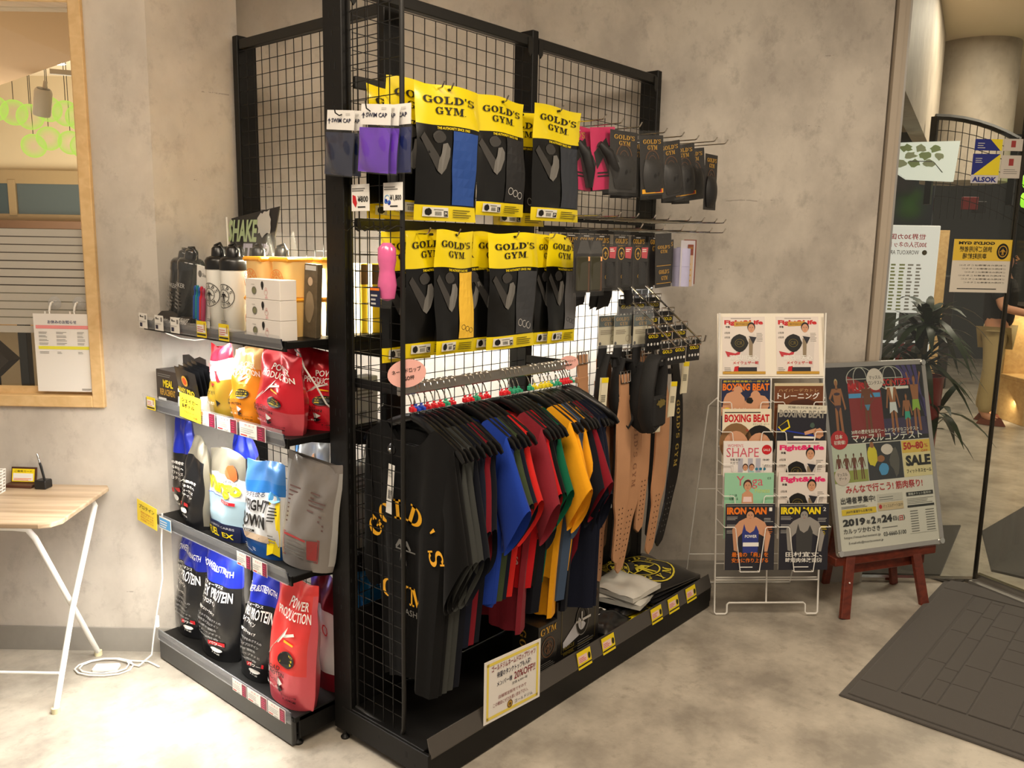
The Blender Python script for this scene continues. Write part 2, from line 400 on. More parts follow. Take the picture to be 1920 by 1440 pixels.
M_FROST = film_mat('frosted_window_film', (196, 190, 178), 0.88)

def wallseg(name, p, q, z0, z1, t, m, side='structure'):
    """wall between plan points p and q, thickness t on the far side"""
    a = Vector((p[0], p[1], 0)); b = Vector((q[0], q[1], 0)); d = (b - a); n = Vector((-d.y, d.x, 0)).normalized() * t
    if n.dot(FW) < 0: n = -n
    mb = MB(); vs = [a, b, b + n, a + n]
    vv = [Vector((x.x, x.y, z)) for z in (z0, z1) for x in vs]
    mb.add(vv, [(0, 1, 2, 3), (4, 5, 6, 7), (0, 1, 5, 4), (1, 2, 6, 5), (2, 3, 7, 6), (3, 0, 4, 7)])
    return mb
# floor
mb = MB()
c = [UV(-7, -3), UV(12, -3), UV(12, 17), UV(-7, 17)]
mb.add([p for p in c] + [p + Vector((0, 0, -0.05)) for p in c], [(0, 1, 2, 3), (7, 6, 5, 4), (0, 4, 5, 1), (1, 5, 6, 2), (2, 6, 7, 3), (3, 7, 4, 0)])
fl = tag(mb.build('floor', M_FLOOR), kind='structure')
# vinyl planks seams (fine, slightly recessed look through thin darker joints)
# ceiling over the shop
mb = MB(); c = [UV(-3.4, -2.5), UV(5.5, -2.5), UV(5.5, 3.2), UV(1.9, 4.2), UV(-1.3, 4.2), UV(-1.7, 3.2), UV(-3.4, 3.2)]
n = len(c); mb.add([p + Vector((0, 0, 3.02)) for p in c] + [p + Vector((0, 0, 3.12)) for p in c], [tuple(range(n))[::-1], tuple(range(n, 2 * n))] + [(i, (i + 1) % n, (i + 1) % n + n, i + n) for i in range(n)])
tag(mb.build('ceiling', M_CREAM), kind='structure')

WZ = 3.02
FZ0, FZ1 = 1.009, 2.53        # window frame bottom / top (outer)
UL, UR = -3.3, -1.571         # window frame outer left / right
VA = 3.19; TW = 0.12
mb = MB()
for (u0, u1, z0, z1) in ((-4.2, UL, 0, WZ), (UR, -1.346, 0, WZ), (UL, UR, 0, FZ0), (UL, UR, FZ1, WZ)):
    c = [UV(u0, VA), UV(u1, VA), UV(u1, VA + TW), UV(u0, VA + TW)]
    vs = [Vector((p.x, p.y, z)) for z in (z0, z1) for p in c]
    mb.add(vs, [(3, 2, 1, 0), (4, 5, 6, 7), (0, 1, 5, 4), (1, 2, 6, 5), (2, 3, 7, 6), (3, 0, 4, 7)])
tag(mb.build('wall_left', M_WALL), kind='structure')
pA = UV(-1.346, VA); pB = Vector((1.925, 3.118, 0)); pB2 = UV(-1.30, 3.90); pC = UV(0.035, 4.05); pD = UV(1.715, 4.05)
mb = wallseg('x', (pA.x, pA.y), (pB.x, pB.y), 0, WZ, 0.08, M_WALL); tag(mb.build('wall_alcove', M_WALL), kind='structure')
mb = wallseg('x', (pB2.x, pB2.y), (pC.x, pC.y), 0, WZ, 0.1, M_WALL); tag(mb.build('wall_back', M_WALL), kind='structure')
pBn = pB + Vector((0.0, 0.08, 0))
mb = MB(); d = (pB2 - pB); nn = Vector((d.y, -d.x, 0)).normalized() * 0.05
vs = [Vector((p.x, p.y, z)) for z in (0, WZ) for p in (pB, pB2, pB2 - nn, pB - nn)]
mb.add(vs, [(0, 1, 2, 3), (4, 5, 6, 7), (0, 1, 5, 4), (1, 2, 6, 5), (2, 3, 7, 6), (3, 0, 4, 7)])
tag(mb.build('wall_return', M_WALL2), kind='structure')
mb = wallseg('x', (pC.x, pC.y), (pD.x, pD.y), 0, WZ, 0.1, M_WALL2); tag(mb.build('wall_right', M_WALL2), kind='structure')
# baseboards
def uvbox(mb, u0, u1, v0, v1, z0, z1, m=0, c=0.0):
    M = Matrix(((LR.x, FW.x, 0, 0), (LR.y, FW.y, 0, 0), (0, 0, 1, 0), (0, 0, 0, 1)))
    (mb.cbox(u0, u1, v0, v1, z0, z1, c, m, M) if c else mb.box(u0, u1, v0, v1, z0, z1, m, M))
mb = MB(); uvbox(mb, -4.2, -1.35, VA - 0.008, VA, 0, 0.10); tag(mb.build('baseboard_left', M_BASE), kind='structure')
mb = MB(); uvbox(mb, 0.04, 1.71, 4.042, 4.05, 0, 0.10); tag(mb.build('baseboard_right', M_BASE), kind='structure')
# power strip cord on the wall side is below. Wooden window frame
mb = MB()
for a in ((UR - 0.045, UR, FZ0, FZ1), (UL, UL + 0.045, FZ0, FZ1)): uvbox(mb, a[0], a[1], VA - 0.02, VA + TW, a[2], a[3], c=0.003)
uvbox(mb, UL + 0.045, UR - 0.045, VA - 0.02, VA + TW, FZ0, FZ0 + 0.045, c=0.003); uvbox(mb, UL + 0.045, UR - 0.045, VA - 0.02, VA + TW, FZ1 - 0.045, FZ1, c=0.003)
win = tag(mb.build('window_1', M_PINE), kind='structure')
mb = MB(); uvbox(mb, UL + 0.045, UR - 0.045, VA + 0.052, VA + 0.06, FZ0 + 0.045, FZ1 - 0.045); mb.build('pane', M_GLASS, win)
mb = MB(); uvbox(mb, UL + 0.045, UR - 0.045, VA + 0.03, VA + 0.05, FZ0 + 0.045, FZ0 + 0.07); uvbox(mb, UR - 0.07, UR - 0.045, VA + 0.03, VA + 0.05, FZ0 + 0.07, FZ1 - 0.045); mb.build('glazing_bead', M_PINE, win)
# frosted stripes on the pane, each a strip of film
z = 1.685; k = 0
for k in range(13):
    mb = MB(); uvbox(mb, UL + 0.05, UR - 0.072, VA + 0.0495, VA + 0.0515, z - 0.0265, z); mb.build('frosted_stripe', M_FROST, win); z -= 0.0305 if k < 3 else 0.031
mb = MB(); uvbox(mb, UL + 0.05, UR - 0.072, VA + 0.0495, VA + 0.0515, 1.41 - 0.12 + 0.02, 1.41 - 0.125 + 0.03); 

# ---------------------------------------------------------------- notice sheet on the pane, suction cups
PM = Matrix(((LR.x, FW.x, 0, 0), (LR.y, FW.y, 0, 0), (0, 0, 1, 0), (0, 0, 0, 1)))
def uvM(u, v, z, rot=0.0, lean=0.0):
    return Matrix.Translation(UV(u, v, z)) @ PM @ Matrix.Rotation(rot, 4, 'Z') @ Matrix.Rotation(lean, 4, 'X')
t = thing('notice_sheet', 'white hours notice with pink and yellow bands hung on the window pane', 'notice', M=uvM(-1.83, VA - 0.004, 1.068))
mb = MB(); mb.box(0, .222, 0, .002, 0, .30); mb.build('sheet', P('paper_white', 236, 232, 226), t)
pr = Print(); pr.text('お休みのお知らせ', .055, .262, .165, .276, P('notice_blue', 50, 60, 110), bold=.01)
pr.rect(.008, .243, .212, .256, P('notice_pink', 240, 150, 150)); pr.rect(.014, .164, .212, .176, P('notice_yellow', 232, 226, 70))
for i in range(4):
    for (a, b) in ((.018, .055), (.085, .125), (.165, .195)): pr.lines(a, .182 + i * .014, b, .192 + i * .014, 2, GR_, fill=.3)
for (a, b) in ((.018, .055), (.085, .105), (.165, .185)): pr.lines(a, .148, b, .158, 2, GR_, fill=.3)
pr.lines(.17, .006, .212, .014, 2, GR_); pr.build('print', t)
for dx, lb in ((.06, 'clear suction cup holding the notice sheet, nearer its title'), (.155, 'clear suction cup holding the notice sheet, nearer the window frame')):
    q = thing('suction_cup', lb, 'suction cup', M=uvM(-1.83 + dx, VA + 0.045, 1.405))
    mb = MB(); mb.tube([(0, 0, 0), (0, -.008, 0), (0, -.016, 0)], [.026, .018, .006], 20); mb.build('cup', M_ACRYL, q, smooth=True)
    mb = MB(); mb.tube([(0, -.014, .004), (0, -.026, .002), (-.003, -.03, -.012), (-.003, -.036, -.03)], .0042, 8); mb.tube([(-.014, -.046, -.052), (-.014, -.046, -.028)], .003, 6); mb.tube([(-.003, -.036, -.03), (.002, -.044, -.052)], .003, 6); mb.build('hook', M_WHITEM, q, smooth=True)

# ---------------------------------------------------------------- desk
t = thing('folding_desk', 'small desk with pale wood top and crossed white tube legs under the window', 'desk', M=uvM(-1.95, 2.95, 0))
mb = MB(); poly = [(-1.0, -.245), (.36, -.245), (.395, -.23), (.415, -.19), (.386, .20), (.37, .225), (-1.0, .225)]
n = len(poly); mb.add([(x, y, z) for z in (.682, .70) for x, y in poly], [tuple(range(n))[::-1], tuple(range(n, 2 * n))] + [(i, (i + 1) % n, (i + 1) % n + n, i + n) for i in range(n)])
mb.build('tabletop', wood('washed_oak', (168, 144, 116), (200, 178, 150), 1.0, 0.4, (.8, 12, 12)), t, bevel=.004)
lg = [[(.10, .13, .672), (.27, .16, .672), (.335, .16, .668), (.352, .155, .64), (.343, -.04, .30), (.362, -.225, .012)], [(.0, -.2, .672), (.25, -.205, .672), (.297, -.20, .665), (.315, -.19, .63), (.322, .0, .30), (.306, .195, .012)]]
for pts in lg:
    mb = MB(); mb.tube(pts, .0105, 10); l = mb.build('leg', M_WHITEM, t, smooth=True)
    mb = MB(); e = pts[-1]; mb.tube([(e[0], e[1], 0), (e[0], e[1], .02)], .0145, 10); mb.build('foot_cap', mat('ivory_rubber', (222, 214, 176), .6), l, smooth=True)
mb = MB(); mb.tube([(-.98, -.17, .12), (.352, -.17, .12)], .005, 8); mb.build('cross_bar', M_WHITEM, t, smooth=True)
for pts in lg:
    mb = MB(); mb.tube([(-p[0] - .62, p[1], p[2]) for p in pts], .0105, 10); mb.build('leg', M_WHITEM, t, smooth=True)

# things on the desk
t = thing('card_basket', 'white plastic basket of cards beside the brown card stand', 'basket', M=uvM(-1.985, 3.02, .70, .1))
mb = MB(); a = .07; b = .045; h = .085
for z in [i * .012 for i in range(8)]:
    s_ = 1 + z * .9
    mb.tube([(-a * s_, -b * s_, z + .002), (a * s_, -b * s_, z + .002), (a * s_, b * s_, z + .002), (-a * s_, b * s_, z + .002)], .0028, 6, closed=True)
for i in range(9):
    for y in (-b, b): x = -a + 2 * a * i / 8; mb.tube([(x, y, 0), (x * 1.08, y * 1.08, h)], .0022, 5)
for i in range(5):
    for x in (-a, a): y = -b + 2 * b * i / 4; mb.tube([(x, y, 0), (x * 1.08, y * 1.08, h)], .0022, 5)
mb.build('basket', M_WHITEM, t)
mb = MB(); mb.cbox(-.05, .06, .0, .003, .005, .118, .001); c_ = mb.build('card', P('card_white', 238, 236, 230), t)
pr = Print(); pr.text('メンバーズカード', -.045, .095, .055, .107, K_, bold=.01); pr.build('print', c_)
t = thing('card_stand', 'small brown wooden stand with a yellow and white card on the desk', 'card stand', M=uvM(-1.895, 3.13, .70, -.05))
mw = wood('dark_walnut', (62, 34, 20), (84, 48, 30), 2)
mb = MB(); mb.cbox(-.055, .055, -.02, .03, 0, .012, .002); mb.prism([(-.05, .0), (.05, 0), (.05, .062), (-.05, .062)], .006, fn=lambda p: Vector((p.x, p.y + .018 + p.z * .2, p.z + .008))); mb.build('base', mw, t)
pr = Print(lambda u, v, k: Vector((u, .0165 + v * .2 - .0008 * k, v + .01))); pr.rect(-.045, .006, .045, .055, Y_, 1); pr.rect(-.04, .010, .04, .038, W_, 2); pr.lines(-.036, .012, .036, .022, 2, OR_, 3); pr.text('ご意見カード', -.035, .042, .035, .050, K_, 2); pr.build('card', t)
t = thing('pen_stand', 'black square pen stand holding an upright ballpoint on the desk', 'pen stand', M=uvM(-1.80, 3.12, .70, -.1))
mb = MB(); mb.cbox(-.024, .024, -.022, .022, 0, .034, .004); mb.build('base', mat('black_plastic', (20, 20, 21), .3), t)
t = thing('ballpoint_pen', 'black ballpoint with a silver tip standing in the pen stand', 'pen', M=uvM(-1.80, 3.12, .73, 0))
mb = MB(); mb.tube([(.006, 0, 0), (-.004, 0, .055), (-.008, 0, .07)], [.0045, .005, .0045], 10); mb.build('barrel', MATS['black_plastic'], t, smooth=True)
mb = MB(); mb.tube([(-.008, 0, .07), (-.015, 0, .105), (-.017, 0, .11)], [.0045, .004, .001], 10); mb.build('cap', M_CHROME, t, smooth=True)
# extension cord
pts = [UV(-1.33, 3.08, .62), UV(-1.335, 3.07, .5), UV(-1.34, 3.075, .36), UV(-1.37, 3.08, .22), UV(-1.39, 3.09, .13), UV(-1.40, 3.08, .04), UV(-1.44, 3.05, .008)]
cc = UV(-1.57, 3.04, .006)
for i in range(26):
    a = i * 2 * pi / 12 + .3; rr = .10 - .016 * (i // 13); pts.append(cc + LR * (rr * 1.1 * cos(a)) + FW * (rr * .7 * sin(a)) + Vector((0, 0, .003 * (i // 12) + .002 * sin(i))))
pts += [UV(-1.42, 3.09, .006), UV(-1.36, 3.05, .006)]
t = thing('extension_cord', 'white power cord hanging from the lit rack and coiled on the floor', 'cord', UV(-1.57, 3.04, 0))
mb = MB(); mb.tube([p - UV(-1.57, 3.04, 0) for p in pts], .0032, 6); mb.build('cable', M_WHITEM, t, smooth=True)
mb = MB(); mb.cbox(-.035, .06, -.035, .01, 0, .018, .005, M=Matrix.Rotation(UANG + .1, 4, 'Z')); mb.build('socket_block', M_WHITEM, t)
mb = MB(); p = UV(-1.375, 3.09, .17) - UV(-1.57, 3.04, 0); mb.cbox(p.x - .007, p.x + .007, p.y - .005, p.y + .005, p.z - .02, p.z + .03, .003); mb.build('inline_switch', M_WHITEM, t)
# ================================================================ the two black gondola racks
def post(x0, x1, y0, y1, z1, slots='x', parent=None, face=None):
    mb = MB(); mb.cbox(x0, x1, y0, y1, 0.02, z1, .0025); o = mb.build('post', M_BLACK, parent)
    mb = MB(); z = .16
    k = 0
    while z < z1 - .06:
        if slots in ('x', 'xy'):      # slots cut in the face that looks along -x
            ys = ((y0 + y1) / 2 - .012, (y0 + y1) / 2 + .012) if k % 3 == 1 else ((y0 + y1) / 2,)
            for y in ys: mb.box(x0 - .0006, x0 + .001, y - .0022, y + .0022, z, z + (.022 if k % 3 == 1 else .012))
        if slots in ('y', 'xy'):
            for x in ((x0 + x1) / 2 - .008, (x0 + x1) / 2 + .008): mb.box(x - .002, x + .002, y0 - .0006, y0 + .001, z, z + .014)
        z += .05; k += 1
    tag(mb.build('slot', P('slot_shadow_steel', 6, 6, 6, .8), o), kind='stuff')
    mb = MB(); mb.lathe([(.012, 0), (.014, .004), (.008, .012), (.006, .022)], 12, c=((x0 + x1) / 2, (y0 + y1) / 2, 0)); mb.build('levelling_foot', M_BLACK, o)
    return o
def wire_panel(parent, axis, a0, a1, z0, z1, c, step=.05, r=.0016, frame=0.0, m=None):
    mb = MB()
    f = (lambda a, z, d=0: (a, c + d, z)) if axis == 'x' else (lambda a, z, d=0: (c + d, a, z))
    n = max(1, round((a1 - a0) / step)); st = (a1 - a0) / n
    for i in range(n + 1):
        if frame and i in (0, n): continue
        mb.tube([f(a0 + st * i, z0), f(a0 + st * i, z1)], r, 4, cap=False)
    n = max(1, round((z1 - z0) / step)); st = (z1 - z0) / n
    for i in range(n + 1):
        if frame and i in (0, n): continue
        mb.tube([f(a0, z0 + st * i, .0028), f(a1, z0 + st * i, .0028)], r, 4, cap=False)
    return tag(mb.build('wire_grid', m or M_WIRE, parent), kind='stuff')

TX = (1.64, 2.52, 3.40); TY = 2.075
T = thing('clothing_rack', 'long black wire backed shop rack carrying the garment rail and belts', 'display rack')
for x in TX: post(x - .017, x + .017, TY, TY + .09, 2.44, 'xy', T)
for a, b in ((TX[0], TX[1]), (TX[1], TX[2])):
    mb = MB(); mb.cbox(a + .018, b - .018, TY + .004, TY + .034, 2.382, 2.418, .002); mb.build('top_rail', M_DARK, T)
    wire_panel(T, 'x', a + .028, b - .022, .16, 2.37, TY + .004)
    for x in (a + .03, b - .03):
        mb = MB(); mb.prism([(x - .012, 2.41), (x + .012, 2.41), (x + .012, 2.36), (x + (.0 if x < (a + b) / 2 else -.0), 2.345), (x - .012, 2.36)], .004, fn=lambda p: Vector((p.x, p.y + TY - .001, p.z))); mb.build('rail_bracket', M_DARK, T)
# end grid at the visitor's side: tube frame with rounded corner
mb = MB(); pts = [(1.643, 2.07, .12), (1.643, 1.865, .105), (1.643, 1.845, .112), (1.643, 1.836, .135), (1.643, 1.834, .2), (1.643, 1.834, 2.3), (1.643, 1.834, 2.40), (1.643, 1.85, 2.42), (1.643, 2.07, 2.43)]
mb.tube(pts, .0078, 8); mb.build('end_frame', M_DARK, T, smooth=True)
wire_panel(T, 'y', 1.838, 2.075, .12, 2.42, 1.643, frame=1)
mb = MB(); mb.box(1.642, 1.648, 2.063, 2.069, .1, 2.43); mb.build('end_frame_bar', M_DARK, T)
# base
mb = MB(); mb.cbox(1.625, 3.43, 1.725, 2.10, .098, .118, .002); mb.build('base_deck', M_BLACK, T)
mb = MB(); mb.cbox(1.628, 3.43, 1.700, 1.722, .004, .105, .003); mb.build('base_front', M_BLACK, T)
for x in (1.62, 3.425):
    mb = MB(); mb.cbox(x, x + .012, 1.70, 2.12, .028, .112, .002)
    o = mb.build('base_side', M_BLACK, T)
    mb = MB()
    for y, z, s_ in ((1.80, .075, .009), (1.76, .055, .004), (1.93, .08, .005)): mb.box(x - .0006, x + .001, y - s_ / 2, y + s_ / 2, z - s_, z + s_)
    mb.build('screw_hole', MATS['slot_shadow_steel'], o)
    mb = MB(); mb.lathe([(.014, 0), (.016, .006), (.007, .014), (.006, .03)], 12, c=(x + .005, 2.11, 0)); mb.build('levelling_foot', M_BLACK, T)
mb = MB(); mb.cbox(1.66, 3.385, 2.078, 2.084, .12, .46, .002); mb.build('base_back_panel', M_BLACK, T)
# sloped price rail on the front of the base
def lip(parent, x0, x1, y, z0, z1, out, m, name='price_rail', ax='x'):
    pr_ = [(0, z0), (-.004, z0), (-.004 + 0, z0 + .004), (out, z1), (out + .003, z1), (.003, z0 + .006)]
    mb = MB(); vs = []
    for a in (x0, x1):
        for d, z in pr_: vs.append((a, y + d, z) if ax == 'x' else (y + d, a, z))
    k = len(pr_); mb.add(vs, [tuple(range(k)), tuple(range(2 * k - 1, k - 1, -1))] + [(i, i + k, (i + 1) % k + k, (i + 1) % k) for i in range(k)])
    return mb.build(name, m, parent)
M_RAIL = mat('grey_plastic_rail', (74, 70, 66), .25, noise=.05)
lip(T, 1.630, 3.43, 1.700, .098, .158, .014, M_RAIL)
# garment rail and its arms
mb = MB(); mb.cbox(1.645, 2.515, 1.853, 1.867, 1.204, 1.240, .004); mb.build('garment_rail', mat('satin_steel', (176, 172, 166), .28, metal=.9, noise=.03), T)
for x in (1.656, 2.498):
    mb = MB(); mb.cbox(x - .003, x + .003, 1.86, 2.08, 1.205, 1.235, .001); mb.tube([(x, 2.075, 1.19), (x, 2.075, 1.26)], .006, 6); mb.build('rail_arm', M_BLACK, T)
mb = MB(); mb.cbox(2.55, 3.39, 2.055, 2.068, 1.47, 1.50, .002); mb.build('hook_bar', M_DARK, T)
# yellow backed hook bars for the two rows of pouches
for z in (2.125, 1.71):
    mb = MB(); mb.cbox(1.66, 2.51, 2.056, 2.070, z - .018, z + .018, .002); mb.build('hook_bar', M_DARK, T)
def hook(parent, x, y0, y1, z, m=M_CHROME, drop=.0, tip=.018, name='hook'):
    mb = MB(); mb.tube([(x, y0, z), (x, y1 + .01, z - drop), (x, y1 + .002, z - drop + .002), (x, y1 - .008, z - drop + tip)], .0024, 6); return mb.build(name, m, parent, smooth=True)
# side hooks on the end grid (swim caps etc.): black wire, they look along -x
def shook(parent, y, z, L=.06, m=M_WIRE):
    mb = MB(); mb.tube([(1.64, y, z), (1.64 - L * .3, y, z + .003), (1.64 - L * .8, y, z - .012), (1.64 - L, y, z - .006), (1.64 - L - .004, y, z + .014)], .002, 6); return mb.build('hook', m, parent, smooth=True)

# ---------------- protein rack
PX0, PX1, PY0, PY1 = 1.47, 1.88, 2.18, 3.09
Q = thing('supplement_rack', 'black shop rack with three lit shelves of protein bags beside the grey wall', 'display rack')
for y in (2.20, 3.065): post(PX1, PX1 + .085, y - .017, y + .017, 2.44, 'y', Q)
mb = MB(); mb.cbox(PX1 + .006, PX1 + .036, 2.218, 3.045, 2.388, 2.424, .002); mb.build('top_rail', M_DARK, Q)
mb = MB(); mb.cbox(PX1 + .004, PX1 + .034, 2.218, 3.045, 1.50, 1.53, .002); mb.build('cross_rail', M_DARK, Q)
wire_panel(Q, 'y', 2.222, 3.045, .16, 2.38, PX1 + .006)
mb = MB(); mb.cbox(1.475, 1.90, PY0, PY1, .088, .108, .002); mb.build('base_deck', M_BLACK, Q)
mb = MB(); mb.cbox(1.470, 1.490, PY0 + .012, PY1, .004, .100, .003); mb.build('base_front', mat('grey_base_front', (64, 64, 64), .4), Q)
mb = MB(); mb.cbox(1.492, 1.90, PY0, PY0 + .012, .028, .105, .002); o = mb.build('base_side', M_BLACK, Q)
mb = MB()
for x, z in ((1.64, .075), (1.56, .06)): mb.box(x - .005, x + .005, PY0 - .0006, PY0 + .001, z - .006, z + .006)
mb.build('screw_hole', MATS['slot_shadow_steel'], o)
for x in (1.50, 1.87):
    mb = MB(); mb.lathe([(.016, 0), (.018, .008), (.008, .016), (.006, .03)], 12, c=(x, PY0 + .02, 0)); mb.build('levelling_foot', M_BLACK, Q)
def shelf(z, x0, depth_back=PX1):
    mb = MB(); mb.cbox(x0 + .012, depth_back, PY0, PY1, z - .022, z, .002); mb.cbox(x0 + .008, x0 + .016, PY0, PY1, z - .030, z + .003, .001)
    s_ = mb.build('shelf', M_BLACK, Q)
    mb = MB(); mb.box(1.488, 1.512, PY0 + .06, PY1 - .05, z - .030, z - .0225); mb.build('light_bar', mat('led_bar', (255, 250, 235), .5, noise=0, emit=3.0), s_)
    for y in (PY0 + .001, PY1 - .004):
        mb = MB(); mb.prism([(x0 + .10, z - .022), (depth_back, z - .022), (depth_back, z - .085), (x0 + .16, z - .035)], .003, fn=lambda p: Vector((p.x, p.y + y, p.z))); mb.build('shelf_bracket', M_BLACK, s_)
    return s_
SH1 = shelf(1.350, 1.467); SH2 = shelf(1.045, 1.467); SH3 = shelf(.594, 1.467)
def clear_lip(parent, y0, y1, z0, z1, dark=None):
    lip(parent, y0, y1, 1.467, z0, z1, -.012, M_ACRYL, 'clear_label_holder', 'y')
    if dark: mb = MB(); mb.cbox(1.4665, 1.470, y0 + .002, y1 - .002, z0 + .004, z0 + (z1 - z0) * .72, .0005); mb.build('label_backing', dark, parent)
M_LBL = mat('slate_label_rail', (40, 43, 54), .4, spec=.3)
clear_lip(SH1, PY0 + .005, PY1, 1.328, 1.372, M_LBL); clear_lip(SH2, PY0 + .005, PY1, 1.022, 1.078, M_LBL); clear_lip(SH3, PY0 + .005, PY1, .570, .625, M_LBL)
clear_lip(Q, PY0 + .01, PY1, .086, .140, mat('grey_label_rail', (84, 86, 92), .4))
# local frame on faces looking along -x: u runs towards -y
def minusx(x, y, z): return lambda u, v, k: Vector((x - .0006 * k, y - u, z + v))
def price_tag_P(shelf_obj, y, z, w, h, kind):
    """small label slipped into the rail"""
    o = MB(); x = 1.4525; o.cbox(x - .0008, x, y - w, y, z, z + h, .0002); t_ = o.build('price_label', W_ if kind != 'y' else Y_, shelf_obj)
    pr = Print(minusx(x - .0008, y, z))
    if kind == 'w':
        pr.disc(w * .2, h * .8, h * .08, K_); pr.lines(w * .3, h * .74, w * .6, h * .86, 1, K_); pr.rect(w * .72, h * .6, w * .9, h * .88, GR_); pr.lines(w * .08, h * .42, w * .9, h * .55, 1, LG_); pr.rect(w * .1, h * .1, w * .4, h * .36, NV_)
    elif kind == 'y':
        pr.rect(w * .06, h * .3, w * .94, h * .78, W_); pr.lines(w * .1, h * .36, w * .8, h * .74, 3, R_, 2, .3); pr.rect(w * .05, h * .12, w * .95, h * .22, K_); pr.rect(w * .8, h * .45, w * .9, h * .9, GD_, 3)
    elif kind == 'r':
        pr.rect(w * .68, h * .02, w * .98, h * .98, P('print_wine', 130, 44, 62)); pr.lines(w * .74, h * .1, w * .92, h * .9, 5, PK_, 2, .3); pr.text('ホエイ', w * .2, h * .78, w * .6, h * .92, R_); pr.lines(w * .05, h * .3, w * .62, h * .7, 3, LG_); pr.rect(w * .05, h * .08, w * .3, h * .16, R_); pr.lines(w * .38, h * .06, w * .62, h * .18, 2, GR_)
    else:
        pr.rect(w * .04, h * .1, w * .96, h * .9, LB_); pr.lines(w * .1, h * .2, w * .7, h * .8, 3, W_)
    pr.build('print', t_)
for y, k in ((3.075, 'w'), (2.955, 'w'), (2.84, 'w'), (2.66, 'y'), (2.52, 'y')): price_tag_P(SH1, y, 1.33, .062, .055, k)
for y, k, w_ in ((3.05, 'y', .065), (2.69, 'r', .125), (2.555, 'r', .125), (2.415, 'r', .15)): price_tag_P(SH2, y, 1.026, w_, .048, k)
for y, k, w_ in ((3.0, 'b', .09), (2.90, 'y', .001), (2.46, 'r', .085), (2.365, 'r', .085)):
    if w_ > .01: price_tag_P(SH3, y, .572, w_, .048, k)
for y, k, w_ in ((2.52, 'r', .09), (2.425, 'r', .12), (2.30, 'r', .10)): price_tag_P(Q, y, .09, w_, .046, k)
# the two yellow cards clipped to the rails
def yellow_card(label, y, z, w, h, title, t2=None, rot=.06):
    t_ = thing('shelf_card', label, 'sign', M=Matrix.Translation((1.445, y, z)) @ Matrix.Rotation(-pi / 2, 4, 'Z') @ Matrix.Rotation(rot, 4, 'Y'))
    mb = MB(); mb.cbox(0, w, -.0006, .0006, 0, h, .0002); mb.build('card', mat('yellow_card', (250, 222, 60), .5, noise=.02), t_)
    pr = Print(lambda u, v, k: Vector((u, -.0012 - .0004 * k, v)))
    pr.text(title, w * .12, h * .66, w * .9, h * .84, K_, bold=.012)
    if t2: pr.text(t2, w * .14, h * .44, w * .72, h * .62, K_, bold=.012)
    for i, s_ in enumerate(('プロテイン', 'シェイカー各種') if t2 else ('種類が豊富です', 'プロテインを', '目的に合わせて', 'お気軽にどうぞ')):
        pr.text(s_, w * .2, h * (.24 - .14 * i) if t2 else h * (.46 - .115 * i), w * .85, h * (.33 - .14 * i) if t2 else h * (.54 - .115 * i), P('print_rust', 190, 70, 30))
    pr.build('lettering', t_)
yellow_card('yellow card reading shaker and bottle clipped to the middle shelf edge', 2.79, 1.037, .143, .088, 'シェイカー', '&ボトル')
yellow_card('yellow card reading protein clipped to the corner of the lowest shelf', 3.165, .567, .158, .088, 'プロテイン')
# ================================================================ stand-up bags and what is on the supplement rack
def foil(name, c, rough=.28, **k): return mat(name, c, rough, metal=.25, noise=.04, bump=.25, bscale=22, coat=.35, **k)
F_BLACK = foil('black_foil', (24, 24, 26)); F_BLUE = foil('royal_blue_foil', (24, 42, 168)); F_RED = foil('red_foil', (204, 26, 44)); F_CORAL = foil('coral_foil', (226, 62, 60)); F_ROSE = foil('rose_foil', (214, 84, 96))
F_OR = foil('orange_foil', (234, 142, 26)); F_GOLD = foil('olive_gold_foil', (150, 124, 40)); F_WHITE = foil('white_foil', (228, 230, 232)); F_SILV = foil('silver_foil', (128, 122, 108)); F_GREY = foil('grey_foil', (132, 126, 122)); F_SKY = foil('sky_blue_foil', (40, 120, 200)); F_PEARL = foil('pearl_foil', (176, 206, 222)); F_WINE = foil('wine_foil', (128, 26, 40)); F_CYAN = foil('cyan_foil', (30, 130, 190))
